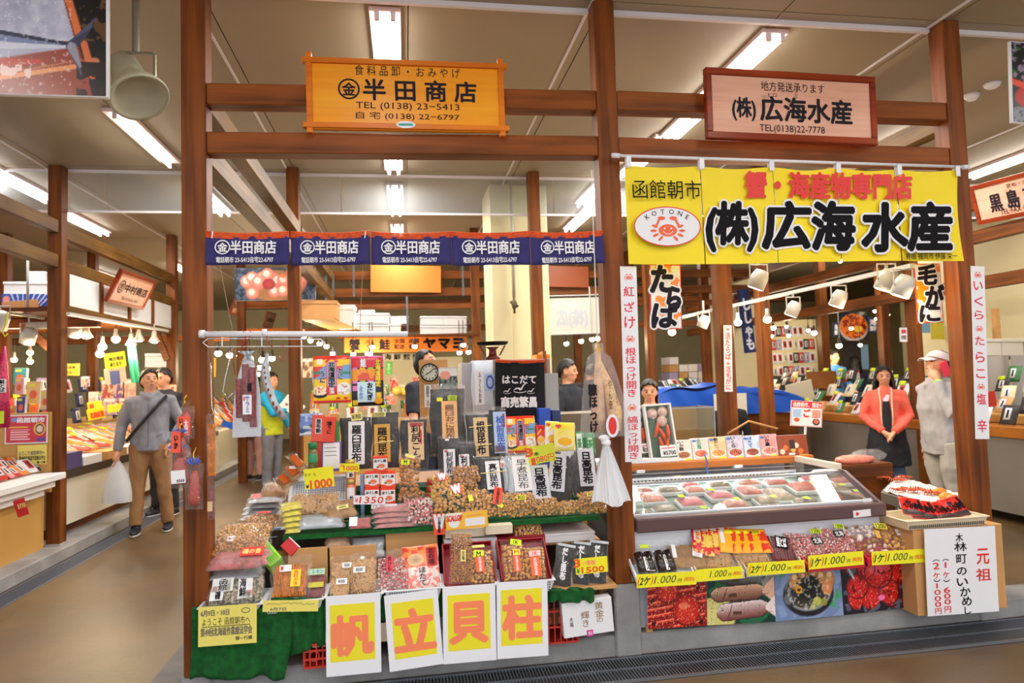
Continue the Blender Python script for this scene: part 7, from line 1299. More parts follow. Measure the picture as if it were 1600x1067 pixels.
# ---- rear wooden signs, boxes on the loft rack
def flat(lab, cat, name, c, y, m, th=.02, items=(), yt=None):
    P = Panel(*c, y, yt); t = thing(name, lab, cat, P.M); child(MB().box(0, P.w, 0, th, 0, P.h), 'board', m, t, bevel=.002)
    for q in items: text(q[0], t, P.rect(*q[1:5]), q[5], y=-.002, bold=q[6] if len(q) > 6 else .03, vertical=len(q) > 7 and q[7])
    return t, P
m_rs = mat('rear_sign_orange', (214, 130, 40), .45)
flat('back of an orange timber sign high over the stall centre', 'sign', 'shop_sign', ((579, 456), (689, 457), (579, 414)), 6.28, m_rs); flat('back of a brown timber sign high right of the pillar', 'sign', 'shop_sign', ((858, 448), (920, 449), (858, 415)), 6.28, mat('rear_sign_brown', (150, 70, 24), .45))
F = _M['styrofoam']
def loft(lab, x0, y0, x1, y1, y, m=F, d=.35, seams=0, rot=0, cat='box', name='foam_box'):
    P = box_panel(x0, y0, x1, y1, y); t = thing(name, lab, cat, P.M); child(MB().box(0, P.w, 0, d, 0, P.h*.78), 'box_body', m, t, bevel=.006); child(MB().box(-.006, P.w+.006, -.006, d+.006, P.h*.79, P.h), 'lid', m, t, bevel=.006); return t
loft('brown cardboard box on the hanging loft rack', 469, 469, 526, 498, 5.2, CARD, .5, name='cardboard_box')
P = panel_pts(U(471, 499, y=4.6), U(560, 519, y=6.2), U(471, 499, y=4.6)+Vector((0, 0, .02))); o = MB().add([U(470, 499, y=4.8), U(520, 500, y=4.8), U(575, 522, y=6.2), U(528, 520, y=6.2)]+[q+Vector((0, 0, .02)) for q in (U(470, 499, y=4.8), U(520, 500, y=4.8), U(575, 522, y=6.2), U(528, 520, y=6.2))], [(0, 1, 2, 3), (7, 6, 5, 4), (0, 4, 5, 1), (1, 5, 6, 2), (2, 6, 7, 3), (3, 7, 4, 0)]).build('loft_board', PLY); tag(o, 'slanting plywood board of the hanging loft rack', 'board')
loft('white foam box standing on end beside the cardboard box', 529, 476, 554, 514, 5.6)
for i, b in enumerate(((554, 489, 581, 506), (581, 489, 608, 506), (554, 507, 608, 523), (609, 506, 626, 522), (657, 494, 693, 508), (693, 494, 729, 508), (657, 509, 693, 524), (693, 509, 729, 524), (560, 484, 585, 489), (610, 494, 638, 506))):
    loft('white foam fish box on the loft rack, '+('upper left', 'upper middle', 'lower left wide', 'small low one', 'upper row right, first', 'upper row right, second', 'lower row right, first', 'lower row right, second', 'topmost lid', 'greyish one behind the cord')[i], *b, 6.0+(.3 if i > 7 else 0), d=.4)
o = MB().box(-.9, 1.0, 5.7, 6.6, -.02, 0).build('loft_board', WB['x'], M=Matrix.Translation((0, 0, U(640, 524.5, y=6.0).z))); tag(o, 'timber loft board carrying the white foam boxes', 'board')
for i, (px, a, b) in enumerate(((500, 405, 425), (521, 430, 463), (553, 405, 463), (724, 402, 462), (637, 463, 523), (480, 420, 501), (510, 420, 501))):
    p = U(px, b, y=5.6); q = U(px, a, y=5.6); o = MB().box(-.012, .012, -.012, .012, 0, q.z-p.z).build('hanger_bar', mat('galvanised', (110, 116, 124), .4, metal=.6), M=Matrix.Translation(p)); tag(o, 'slotted steel hanger bar of the loft rack, %s from the left of the rack' % ordw(i), 'bar')
m_ob = mat('orange_banner_cloth', (224, 120, 30), .6, var=.1, scale=4)
t, P = flat('long orange banner with black brush lettering at the back of the hall', 'banner', 'banner', ((538, 551), (730, 549), (538, 527)), 5.95, m_ob, .004, (('蟹', 546, 530, 562, 547, K, .05), ('う', 571, 532, 578, 541, K), ('鮭', 593, 530, 609, 546, K, .05), ('全国', 616, 529, 632, 536, K, .03), ('配送', 616, 538, 632, 545, K, .03), ('函館', 639, 529, 655, 536, K, .03), ('朝市', 639, 538, 655, 545, K, .03), ('ヤ', 662, 529, 680, 543, KB, .09), ('マ', 686, 530, 702, 544, KB, .09), ('ヨ', 709, 529, 724, 544, KB, .09)))
flat('row of cream wooden tiles lettered in black under the orange banner', 'sign', 'shop_sign', ((598, 563), (672, 563), (598, 552)), 6.6, mat('tile_cream', (214, 206, 176), .5), .02, (('海 鮮 煎 餅', 601, 553, 655, 562, K, .04),))
flat('small green banner below the cream tiles', 'banner', 'banner', ((602, 585), (613, 585), (602, 565)), 6.5, mat('banner_green', (90, 180, 60), .6), .004, (('きのこ', 605, 568, 610, 583, WH, .02, True),))
for i, (px, py) in enumerate(sorted(((475, 525), (485, 532), (500, 537), (510, 541), (582, 542), (648, 541), (724, 539), (718, 551), (732, 550), (578, 553), (552, 553)))): bulb('small bulb below the rear loft', px, py, 5.6, 'bulb', .034, .16, 'bulbs below the rear loft', pw=16 if i in (1, 4, 6) else 0)
# pale reversed banner right of the pillar
m_pb = mat('pale_banner', (206, 204, 190), .7, var=.04, scale=2)
t, P = flat('pale banner seen from behind with faint reversed characters, right of the pillar', 'banner', 'banner', ((859, 522), (945, 519), (859, 466)), 5.9, m_pb, .004)
r = P.rect(870, 483, 918, 512); text('(株)広', t, (r[2], r[1], r[0], r[3]), mat('faint_blue', (186, 188, 194), .7), bold=.05)
child(MB().tube([(0, -.02, P.h+.03), (P.w, -.02, P.h+.03)], .01, 6).tube([(0, -.02, -.01), (P.w, -.02, -.01)], .01, 6).tube([(P.w*.75, -.02, -.01), (P.w*.75, -.02, P.h+.15)], .01, 6), 'pipe_frame', m_lwht, t)
# ---- scallop photo
def p_scal(u, v):
    A = Art(u, v, (36, 44, 60), 2.4); A.mix((A.n(9, 3) > .5).astype(float), (80, 90, 110)); A.ell(.5, .45, .95, .5, (170, 110, 60)); rg = random.Random(6)
    for k in range(22): x, y = rg.uniform(.15, .85), rg.uniform(.08, .85); A.ell(x, y, .2, .2, (244, 190, 160), 0, (220, 110, 90)); A.ell(x-.01, y+.03, .1, .1, (250, 220, 200))
    A.ell(.42, .5, .2, .18, (200, 60, 50), 0, (160, 40, 40)); A.ell(.6, .75, .1, .06, (240, 130, 60)); return A.c
P = Panel((367, 470), (493, 468), (367, 419), 4.7); t = thing('photo_board', 'large photo board of pink scallops hanging over the left aisle', 'poster', P.M); child(MB().box(0, P.w, 0, .02, 0, P.h), 'board', WH, t); ink(t, (0, 0, P.w, P.h), p_scal, 90, 40, -.001)
# ---- left aisle : near stall
m_tan = mat('tan_board', (206, 158, 84), .5, var=.06, scale=2); m_panel = mat('stall_panel_cream', (222, 214, 192), .45)
t = boxy('tan wooden stall counter at the left edge under the foam trays', 'counter', 'counter', -6, -3.22, .6, 3.15, .02, .60, m_tan); boxy('tan upright board holding the red poster', 'board', 'upright_board', -6, U(80, 700, y=3.18).x, 3.16, 3.2, .6, U(40, 645, y=3.18).z, m_tan)
def redposter(u, v): A = Art(u, v, (206, 30, 50), 1.4); A.ell(.2, .86, .12, .08, (120, 150, 220)); A.ell(.83, .5, .22, .25, (240, 180, 60)); A.ell(.83, .5, .16, .2, (60, 40, 30)); A.ell(.83, .5, .12, .14, (230, 200, 180)); A.rect(.75, .04, .97, .16, (90, 60, 150)); A.rect(.05, .56, .55, .61, (240, 200, 60)); [A.rect(.1, .1+.09*k, .6-.05*(k % 2), .14+.09*k, (240, 200, 206)) for k in range(5)]; return A.c
P = Panel((7, 694), (74, 692), (6, 649), 3.14); t = thing('poster', 'red poster with a round crab picture on the left stall board', 'poster', P.M); child(MB().box(0, P.w, 0, .004, 0, P.h), 'sheet', PAP, t); ink(t, (.01, .01, P.w-.01, P.h-.01), redposter, 60, 44, -.001); text('函館朝市', t, P.rect(27, 652, 70, 660), WH, y=-.003, bold=.06)
flat('yellow notice below the red crab poster', 'notice', 'notice', ((27, 727), (73, 725), (27, 696)), 3.14, mat('notice_yellow', (238, 222, 110), .6), .002, (('ようこそ函館朝市へ', 30, 704, 70, 711, GREY, .02), ('第49回北海道作業療法学会', 30, 712, 71, 719, K, .02), ('御一行様', 58, 720, 71, 724, K)))
for i in range(3): boxy('white foam tray stacked at the left stall edge, %s from the bottom' % ordw(i), 'tray', 'foam_tray', -3.9, -3.12+.05*i, 1.3+.1*i, 2.95+.08*i, .602+.062*i, .602+.062*i+.055, F, bevel=.006)
rows('small snack packet on the left foam trays', 'packets on the left foam trays', (-3.22, 2.0), (-3.25, 3.2), .80, 3, .15, .035, (-1, 0, 0), 1.2, 10, [0, 7, 3, 9, 0, 4], .9, .9, .15, 3)
flat('red tag hanging from the foam trays at the left', 'tag', 'price_tag', ((28, 809), (46, 803), (22, 782)), 2.3, mat('tag_red', (206, 36, 40), .5), .003, (('おすすめ', 28, 786, 40, 794, CREAMP, .03),))
# coloured snack packs over the board
for i, (a, b, c, d, k) in enumerate(((25, 620, 38, 648, 1), (40, 596, 62, 630, 2), (44, 628, 60, 646, 3), (62, 610, 76, 640, 2), (22, 590, 36, 616, 9), (60, 636, 76, 650, 1), (78, 600, 84, 620, 7), (8, 634, 24, 650, 8), (20, 575, 40, 600, 6))):
    printed('boxed snack above the red poster, '+('dark blue low one', 'cream tall one with a red crab line', 'orange low one', 'cream narrow one at the right', 'pink topped left one', 'navy low right one', 'white edge one', 'tan lower left one', 'teal rear one')[i], (a, b, c, d), 3.4+.1*(i % 3), 3.42+.1*(i % 3), (lambda col: lambda u, v: Art(u, v, col, 1).ell(.5, .4, .3, .2, (230, 100, 60)).rect(.1, .75, .6, .92, (240, 230, 60)).c)(((50, 60, 130), (236, 196, 120), (226, 130, 50), (232, 206, 160), (230, 160, 160), (46, 44, 90), (226, 226, 226), (200, 150, 100), (60, 140, 150))[i]), cat='food pack', name='snack_box', thick=.04, nu=14, nv=16)
P = P4(-12, 538, 17, 668, 1.7, 1.7); t = thing('salami_net', 'pink netted salami pack hanging at the left edge of the view', 'food pack', P.M); w, h = P.w, P.h
child(MB().tube([(w*.5, 0, .0), (w*.5, 0, h*.35), (w*.52, 0, h*.7), (w*.6, 0, h*.98)], [w*.42, w*.4, w*.28, .01], 12), 'contents', mat('pink_net', (206, 40, 90), .4, var=.5, scale=60), t, smooth=True); card(t, (w*.5, h*.42, w*.95, h*.58), -w*.42, LBW, [('鮭とば', .2, .05, .8, .95, K, True, .05)]); card(t, (w*.55, h*.05, w*.85, h*.2), -w*.43, FLY, [])
for i, (pts, c) in enumerate(((((12, 487), (9, 505), (5, 522), (9, 527), (13, 522)), (230, 210, 40)), (((20, 490), (17, 508), (14, 522), (19, 525)), (80, 110, 200)))): hook(('yellow', 'blue')[i]+' plastic hook over the pink netted salami', pts, mat('hook_plastic_%d' % i, c, .4), .004) if 0 else None
c0 = U(12, 487, y=1.7); t = thing('hook', 'yellow plastic hook over the pink netted salami', 'hook', c0); child(MB().tube([U(*p, y=1.7)-c0 for p in ((12, 487), (9, 505), (4, 520), (8, 526), (12, 521))], .006, 6), 'wire', mat('hook_yellow', (230, 210, 40), .4), t, smooth=True)
trk('short white lamp track at the upper left edge', (-10, 485), (68, 497), y=(3.4, 4.0)); t = thing('lamp_pole', 'white pole with a round ceiling cup holding the left track', 'pole', U(43, 490, y=3.6)); child(MB().tube([(0, 0, 0), (0, 0, U(45, 398, y=3.6).z-U(43, 490, y=3.6).z)], .012, 8), 'pole', m_lwht, t, smooth=True)
bulb('white spot lamp aimed down beside the left post', 45, 524, 3.6, 'spot', .045, .2, pw=14); bulb('white lamp at the extreme left edge under the track', 0, 500, 3.4, 'spot', .05, .1); boxy('white rectangular ballast box under the left track', 'box', 'ballast', U(40, 512, y=3.8).x, U(76, 512, y=3.8).x, 3.8, 3.9, U(50, 513, y=3.8).z, U(50, 503, y=3.8).z, m_lwht)
loft('white foam box on top of the near left stall', 5, 440, 78, 462, 4.0, d=.5); loft('small white foam box topmost at the near left stall', 44, 424, 70, 440, 4.2, d=.3)
P = box_panel(2, 459, 78, 478, 3.98); t = thing('carton', 'blue and white wave patterned carton below the foam box', 'box', P.M); child(MB().box(0, P.w, 0, .5, 0, P.h), 'box_body', PAP, t)
def wave(u, v): A = Art(u, v, (40, 80, 180), 4); [A.line(.3+.07*k, 0, .2+.12*k, 1, .05, (226, 230, 240)) for k in range(8)]; A.ell(.1, .5, .3, .35, (240, 150, 140)); return A.c
ink(t, (0, 0, P.w, P.h), wave, 50, 16, -.001)
flat('tan cardboard flap in front of the wave carton', 'cardboard', 'cardboard_sheet', ((4, 487), (60, 482), (3, 472)), 3.9, CARD, .01)
o = MB().box(-6.2, -3.25, 3.5, 6.2, -.04, 0).build('loft_board', WB['x'], M=Matrix.Translation((0, 0, U(40, 489, y=4.0).z))); tag(o, 'timber loft deck over the near left stall', 'board')
# ---- left aisle : second stall (beyond the post)
t = thing('counter', 'long cream fronted counter along the left aisle beyond the post', 'counter', (-3.25, 3.4, 0)); child(MB().box(-.9, 0, 0, 5.5, .22, .66), 'front_panel', m_panel, t); child(MB().box(-.9, .02, 0, 5.5, .66, .74), 'edge_band', mat('band_dark_brown', (70, 56, 46), .5), t); child(MB().box(-.85, -.1, .1, 5.4, .02, .22), 'plinth', WB['y'], t)
for i, (y0, m) in enumerate(((3.5, mat('carton_purple', (90, 80, 130), .5)), (3.95, F), (4.5, CARD), (5.1, F), (5.8, F), (6.6, F))): boxy('goods tray at the front edge of the left aisle counter, %s from the near end' % ordw(i), 'tray', 'goods_tray', -3.65, -3.24, y0, y0+.42+(.1 if i > 1 else 0), .741, .741+(.16 if i == 0 else .09), m)
rows('flat dried fish pack on the left aisle counter', 'dried fish packs on the left counter', (-3.42, 3.6), (-3.42, 7.6), .86, 4, .18, .035, (-1, 0, 0), 1.45, 16, [8, 3, 9, 8, 2, 3, 0], 1.25, 1.3, .25, 5)
rows('upright snack pack at the left stall back', 'upright snack packs on the left back shelf', (-4.35, 4.0), (-4.2, 8.5), 1.08, 3, .2, .2, (-1, 0, 0), 1.2, 9, [1, 2, 0, 5, 7, 9, 1], .2, 1.2, .3, 8)
boxy('stepped back shelf of the left aisle stall', 'shelf', 'shelf', -5.3, -4.28, 3.7, 8.8, .02, 1.07, m_tan)
def fpost(c, seed): return lambda u, v: Art(u, v, c, 1.2).mix((Art(u, v, c, 1.2).n(5, seed) > .55).astype(float), (226, 190, 160)).rect(.1, .8, .9, .95, (236, 236, 236)).c
for i, (a, b, c, d, col, lb) in enumerate(((138, 612, 150+3, 632, (226, 226, 230), 'white price sheet'), (158, 594, 177, 622, (170, 80, 60), 'dish picture sheet on the left'), (178, 594, 194, 622, (120, 80, 140), 'purple picture sheet in the middle'), (192, 592, 212, 622, (196, 150, 140), 'pink picture sheet on the right'), (126, 588, 140, 604, (120, 110, 150), 'lilac sheet behind the inner post'), (160, 622, 182, 648, (170, 140, 190), 'lower lilac picture sheet'), (184, 622, 204, 642, (180, 100, 60), 'lower brown picture sheet'))):
    printed(lb+' on the rear board of the left stall', (a, b, c, d), 6.4, 6.4, fpost(col, i), cat='poster', name='picture_sheet', thick=.01, nu=16, nv=16)
flat('yellow cardboard sign left of the inner post', 'sign', 'card_sign', ((97, 587), (124, 587), (97, 568)), 5.0, mat('sign_mustard', (220, 200, 70), .6), .004, (('六花亭', 102, 572, 118, 576, K), ('バター', 102, 580, 118, 584, K)))
flat('bright yellow sign hanging under the bulbs at the left stall', 'sign', 'card_sign', ((165, 577), (198, 572), (163, 553)), 4.6, YEL, .004, (('地方発送', 170, 557, 193, 563, K, .03), ('承ります', 172, 566, 190, 572, K, .03)))
flat('pink edged paper hanging below the bright yellow sign', 'sign', 'card_sign', ((164, 600), (198, 596), (164, 577)), 4.62, mat('paper_pinkish', (240, 200, 170), .6), .004, (('■', 173, 580, 187, 600, mat('picture_blue', (90, 100, 150), .5)),))
flat('orange lettered yellow sign on the left goods', 'sign', 'card_sign', ((138, 658), (165, 652), (137, 640)), 4.6, YEL, .004, (('北海紅鮭', 141, 643, 163, 652, ORG, .06),)); flat('second yellow sign behind the orange lettered one', 'sign', 'card_sign', ((137, 640), (160, 636), (136, 629)), 4.9, mat('card_olive', (220, 210, 50), .5), .004, (('鮭', 140, 631, 147, 638, ORG, .05),)); flat('folded glossy yellow card at the left goods', 'sign', 'card_sign', ((168, 645), (190, 643), (166, 633)), 4.7, STY, .004)
P = P4(195, 540, 224, 598, 5.2); t = thing('cloth_hanging', 'green cloth draped from the left stall lamps', 'cloth', P.M); child(MB().grid(lambda u, v: (P.w*(.55*(1-v)*u+.12*v+.5*u*v+.35*(1-v)), .02*math.sin(u*12), P.h*v), 14, 10), 'cloth', mat('cloth_teal', (26, 120, 90), .8), t, smooth=True)
for i, (px, py, k) in enumerate(((117, 515, 'spot'), (135, 527, 'cone'), (181, 530, 'bulb'), (160, 542, 'bulb'), (156, 553, 'bulb'), (205, 539, 'cone'), (217, 532, 'cone'), (241, 534, 'cone'), (47, 551, 'bulb'), (22, 562, 'bulb'), (47, 565, 'bulb'))):
    bulb('lamp over the left stalls, '+('small spot next to the post', 'wide cone second from the post', 'bright bulb right of the cones', 'lower bright bulb', 'lowest bright bulb', 'lit cone before the green cloth', 'unlit cone above the green cloth', 'unlit cone near the deeper post', 'small bulb left of the post', 'bulb at far left by the red packs', 'tiny bulb under the small one')[i], px, py, 4.4+.15*i if i < 8 else 5.5, k, .045 if i < 8 else .035, .22, pw=20 if i in (0, 2, 4, 5, 9) else 0)
trk('white lamp track under the white infill boards', (106, 490), (262, 517), x=-3.0)
flat('red lettered strip card on the deeper left post', 'sign', 'strip_sign', ((264, 625), (275, 625), (264, 601)), 6.2, mat('paper_pinkish', (240, 200, 170), .6), .003, (('紅鮭', 267, 604, 272, 620, RED, .05, True),)); flat('tan lettered strip card below on the deeper left post', 'sign', 'strip_sign', ((265, 650), (276, 650), (265, 627)), 6.2, m_tan, .003, (('とば', 268, 630, 273, 646, K, .05, True),))
loft('white polystyrene sheet behind the lamps of the left stall', 226, 552, 262, 574, 6.6)
# ---- seen between the left post and the salami : deeper left aisle
t = thing('counter', 'far counter on the left aisle heaped with salmon', 'counter', (-3.3, 8.95, 0)); child(MB().box(-.9, 0, 0, 5.5, .1, .7), 'front_panel', m_panel, t)
rows('orange salmon pack on the far left counter', 'salmon packs on the far left counter', (-3.4, 9.1), (-3.4, 13), .8, 4, .18, .1, (-1, 0, 0), 1.2, 8, [3, 8, 3, 0], .8, 1.5, .05, 9)
flat('yellow sheet glimpsed left of the salami pack', 'sign', 'card_sign', ((322, 589), (337, 589), (322, 559)), 6.5, mat('sheet_amber', (236, 180, 40), .6), .004, (('金', 325, 563, 334, 572, K, .03),)); flat('folded blue plastic sheet on the far left counter edge', 'cloth', 'plastic_sheet', ((345, 665), (366, 672), (345, 655)), 6.6, mat('tarp_blue', (30, 90, 200), .4), .01)
for i, (px, py) in enumerate(sorted(((341, 552), (359, 555), (375, 556), (410, 562), (406, 574), (417, 576), (401, 585), (425, 560), (390, 560)))): bulb('warm bulb deep down the left aisle', px, py, 9+(i % 3)*.6, 'bulb', .06, .3, 'bulbs deep down the left aisle', pw=30 if i % 3 == 0 else 0)
for i in range(5): boxy('low cabinet block on the far left aisle, %s' % ordw(i), 'cabinet', 'cabinet', -4.1, -3.32, 9+i*1.1, 9.9+i*1.1, .0, .09, m_steel)
# centre back stalls (between kelp packs and orange banner)
boxy('far counter across the hall behind the staff', 'counter', 'counter', -1.6, 2.4, 6.9, 7.5, .02, .95, m_tan)
rows('bright packet on the far centre counter', 'packets on the far centre counter', (-1.5, 6.95), (2.3, 6.95), .955, 3, .18, .12, (0, 1, 0), 0, 14, [0, 2, 7, 3, 9, 6], .4, 1.1, .3, 12)
boxy('tall shelf of goods far behind the centre', 'shelf', 'shelf', -1.5, 1.0, 8.4, 8.6, .02, 1.9, m_cream)
for i, (a, b, c, d, col) in enumerate(((610, 590, 622, 610, (206, 40, 50)), (622, 600, 645, 625, (240, 200, 120)), (600, 600, 608, 618, (60, 140, 70)), (645, 588, 656, 600, (200, 40, 50)), (606, 615, 618, 632, (240, 130, 120)), (470, 560, 490, 590, (120, 90, 60)))):
    printed('far display sheet between the pouches and the clock, %s' % ordw(i), (a, b, c, d), 6.6, 6.6, fpost(col, i+20), cat='poster', name='picture_sheet', thick=.01, nu=10, nv=10)
for i, (px, py) in enumerate(((621, 611), (634, 611))): t = thing('melon', 'pale yellow melon on the far counter, '+('left', 'right')[i], 'fruit', U(px, py, y=6.5)); child(MB().blob((0, 0, 0), .075, sub=2), 'melon_body', mat('melon_yellow', (230, 200, 90), .5), t, smooth=True); 
# ---- right bay interior
tp = [U(1040, 627, y=4.5), U(1242, 612, y=4.5)]; z0 = .92
t = thing('tarpaulin', 'bright blue tarpaulin covering a table behind the freezer stall', 'tarpaulin', (3.1, 4.5, 0)); m_tp = mat('tarp_blue', (30, 90, 200), .4)
child(MB().grid(lambda u, v: (u*1.95, -.03*math.sin(u*14)-.02*math.sin(u*31+v*4), .95+v*(.24+.10*math.sin(u*3.1+.4)+.03*math.sin(u*17))), 40, 10).grid(lambda u, v: (u*1.95, v*.9, 1.19+.10*math.sin(u*3.1+.4)+.03*math.sin(u*17)+.04*math.sin(v*9+u*6)), 40, 10), 'sheet', m_tp, t, smooth=True)
boxy('dark wooden table under the blue tarpaulin', 'table', 'table', 3.15, 5.0, 4.56, 5.35, .0, .94, WB['x']); boxy('pale board leaning below the tarpaulin', 'board', 'upright_board', U(1118, 650, y=4.3).x, U(1168, 650, y=4.3).x, 4.3, 4.33, .5, U(1140, 615, y=4.3).z, m_panel)
m_nv = mat('navy_cloth', (34, 48, 96), .8, var=.1, scale=10)
P = Panel((1163, 552), (1182, 550), (1160, 452), 5.6); t = thing('banner', 'tall navy banner with white characters beside the inner posts', 'banner', P.M); child(MB().grid(lambda u, v: (P.w*u, .01*math.sin(u*9), P.h*v), 10, 6), 'cloth', m_nv, t, smooth=True); text('ししゃも', t, (P.w*.25, P.h*.05, P.w*.85, P.h*.85), WH, y=-.02, vertical=True, bold=.05)
# stock shelves at mid right
boxy('dark shelving with white cartons behind the orange brush poster', 'shelf', 'shelf', U(1042, 600, y=7.5).x, U(1128, 600, y=7.5).x, 7.5, 8, .02, 1.25, WB['x'])
for i in range(16):
    a = 1046+(i % 5)*15; b = 585-14*(i//5)
    boxy('carton on the dark stock shelves, column %s from the left, tier %s' % (ordw(i % 5), ordw(i//5)), 'box', 'carton', U(a, b, y=7.5).x, U(a+13, b, y=7.5).x, 7.5, 7.9, 1.252+.13*(i//5), 1.252+.13*(i//5)+.12, (F, WH, CARD, _M['pack_ink_lilac'])[(i*7) % 4])
rows('black kelp pack leaning on the counter behind the orange poster', 'kelp packs at mid right', (U(1045, 605, y=6.2).x, 6.2), (U(1110, 605, y=6.2).x, 6.2), 1.13, 2, .2, .1, (0, 1, 0), .3, 7, [4, 6, 7, 4], .9, 1.5, .1, 15)
boxy('brown counter under the leaning kelp packs', 'counter', 'counter', U(1030, 605, y=6.2).x, U(1135, 605, y=6.2).x, 6.0, 6.7, .0, 1.12, CARD)
# goods wall far right back
boxy('dark counter in front of the far goods wall', 'counter', 'counter', U(1165, 600, y=8.4).x, U(1282, 600, y=8.4).x, 8.4, 9.0, .02, U(1200, 588, y=8.4).z, m_dark)
for r in range(4):
    x0, x1 = U(1196, 540, y=9.1).x, U(1272, 540, y=9.1).x; z = 1.35+.27*r; n = 9
    for k in range(n): pack_at(x0+(x1-x0)*(k+.5)/n, 9.1, z, 0, .1, (7, 5, 4, 2, 7, 0, 7)[(k*3+r) % 7], 'small packet hung on the far goods wall, %s row, %s along' % (ordw(r), ordw(k)), 'packets on the far goods wall', 1.25, False)
boxy('far goods wall panel', 'panel', 'panel', U(1190, 540, y=9.15).x, U(1275, 540, y=9.15).x, 9.12, 9.17, .02, 2.5, m_cream)
def p_ikura(u, v): A = Art(u, v, (24, 20, 24), 1.2); A.ell(.5, .45, .62, .5, (200, 190, 190)); A.ell(.5, .5, .56, .44, (200, 70, 16), 0, (110, 20, 10)); A.mix(((A.n(12, 4) > .5) & (np.hypot((A.u-.6)/.56, (A.v-.5)/.44) < 1)).astype(float), (240, 120, 20)); A.ell(.65, .4, .2, .12, (250, 190, 60)); return A.c
printed('dark photo board of a salmon roe bowl above the far right stall', (1312, 487, 1358, 532), 8.6, 8.6, p_ikura, cat='poster', name='photo_board', thick=.02, nu=50, nv=44)
for i, (a, b, c, d) in enumerate(((1302, 504, 1311, 526), (1357, 496, 1371, 520))): flat('small navy shop cloth '+('left', 'right')[i]+' of the salmon roe photo', 'curtain', 'shop_curtain', ((a, d), (c, d), (a, b)), 8.5, m_nv, .004, (('海', a+2, b+3, c-2, (b+d)/2, WH, .05), ('鮮', a+2, (b+d)/2+1, c-2, d-3, WH, .05)))
flat('pale blue doorway glow panel in the far right wall', 'door', 'door_panel', ((1346, 577), (1358, 577), (1346, 538)), 9.1, mat('door_blue', (150, 190, 226), .4), .02)  # plain pale blue panel, no emission
boxy('dark doorway recess beside the pale blue door', 'opening', 'doorway', U(1317, 560, y=9.12).x, U(1345, 560, y=9.12).x, 9.10, 9.14, .02, U(1330, 530, y=9.1).z, mat('doorway_dark', (60, 50, 50), .8))  # solid panel, the doorway's shade is put into its dark colour
flat('yellow note on the far right wall', 'notice', 'notice', ((1291, 555), (1300, 555), (1291, 546)), 9.15, STY, .003)
# woman's stall : long counter
CW = 5.50
t = thing('counter', 'long grey fronted counter with an orange wood edge behind the woman', 'counter', (CW, 1.0, 0)); child(MB().box(.02, .9, 0, 7.5, .1, .80), 'front_panel', mat('counter_grey', (136, 128, 118), .35, metal=.2, var=.1, scale=2), t); child(MB().box(0, .95, 0, 7.5, .80, .90), 'edge_rail', wood('counter_edge', (196, 124, 50), (160, 92, 34), 'y', .35), t, bevel=.004)
child(MB().box(-.01, .03, 2.0, 2.1, .1, .80), 'edge_post', WB['z'], t)
rows('priced packet on the right aisle counter', 'priced packets on the right aisle counter', (CW+.12, 1.1), (CW+.12, 7.4), .91, 5, .19, .095, (1, 0, 0), -1.35, 17, [4, 7, 2, 4, 6, 4, 7, 8], .55, 1.05, .45, 21)
boxy('stepped riser under the priced packets', 'shelf', 'shelf', CW+.3, CW+.95, 1.05, 8.4, .905, .98, m_tan)
rows('tan dried fish packet at the right edge', 'dried fish packets at the right edge', (CW+.1, .55), (CW+.1, 1.9), .93, 4, .16, .02, (1, 0, 0), -1.3, 6, [8, 8, 2, 3], 1.3, 1.5, .3, 25)
boxy('near extension of the long right counter', 'counter', 'counter', CW+.01, CW+.95, -.4, .99, .1, .9, _M['counter_grey'])
flat('red framed white sign on the priced packets', 'sign', 'card_sign', ((1319, 597), (1345, 594), (1319, 581)), 6.0, RED, .01, (('■', 1322, 583, 1343, 593, WH, 0),)); boxy('brown carton among the priced packets', 'box', 'carton', 6.0, 6.3, 5.6, 5.9, 1.2, 1.45, mat('carton_brown', (150, 90, 40), .6)); flat('cream board at the far end of the priced packets', 'board', 'upright_board', ((1236, 640), (1276, 630), (1236, 600)), 5.6, m_panel, .02)
for i, (px, py) in enumerate(((1222, 643), (1226, 655), (1234, 667), (1244, 650))): pack_at(*U(px, py+14, y=4.9), 0, .4, (4, 2, 5, 0)[i], 'priced packet at the left end of the right aisle counter, '+ordw(i), None, 1.3)
t = thing('curtain', 'pair of grey hanging sheets behind the right end post', 'curtain', U(1540, 655, y=3.0)); a = U(1540, 655, y=3.0); b = U(1680, 655, y=3.0)
for k in range(2): child(MB().grid(lambda u, v, k=k: ((b.x-a.x)*(.34*k+.33*u), .03*math.sin(u*8+k), .0+v*(U(1560, 556, y=3).z-a.z)), 12, 6), 'sheet', mat('sheet_grey', (178, 172, 168), .6, var=.06, scale=3), t, smooth=True)
for i, (x0, x1) in enumerate(((1536, 1566), (1567, 1600), (1602, 1650))): loft('white mailing carton with a red mark above the grey sheets, %s from the left' % ordw(i), x0, 529, x1, 556, 3.1, mat('carton_offwhite', (226, 218, 208), .6), .4, name='carton')
beam('timber bar carrying the white cartons', U(1530, 558, y=3.3), U(1700, 558, y=3.3), .06, .06, WB['x'])
tag(MB().box(-.03, .03, -.03, .03, 0, .35).build('wood_offcut', PLY, M=Matrix.Translation(U(1558, 529, y=3.3))), 'pale wood offcut standing on the white cartons', 'wood')
flat('red packet standing at the right edge counter', 'food pack', 'food_pack', ((1543, 636), (1558, 634), (1543, 612)), 2.6, _M['pack_ink_red'], .01)
flat('white notice on the post behind the man on the phone', 'notice', 'notice', ((1406, 534), (1418, 534), (1406, 512)), 3.05, PAP, .002, (('禁', 1408, 515, 1416, 521, RED, .04), ('煙', 1408, 524, 1416, 530, GREY, .04)))
struct('wall_right_inner', MB().box(7.6, 7.75, .2, 5.6, 0, 3.4), m_cream)
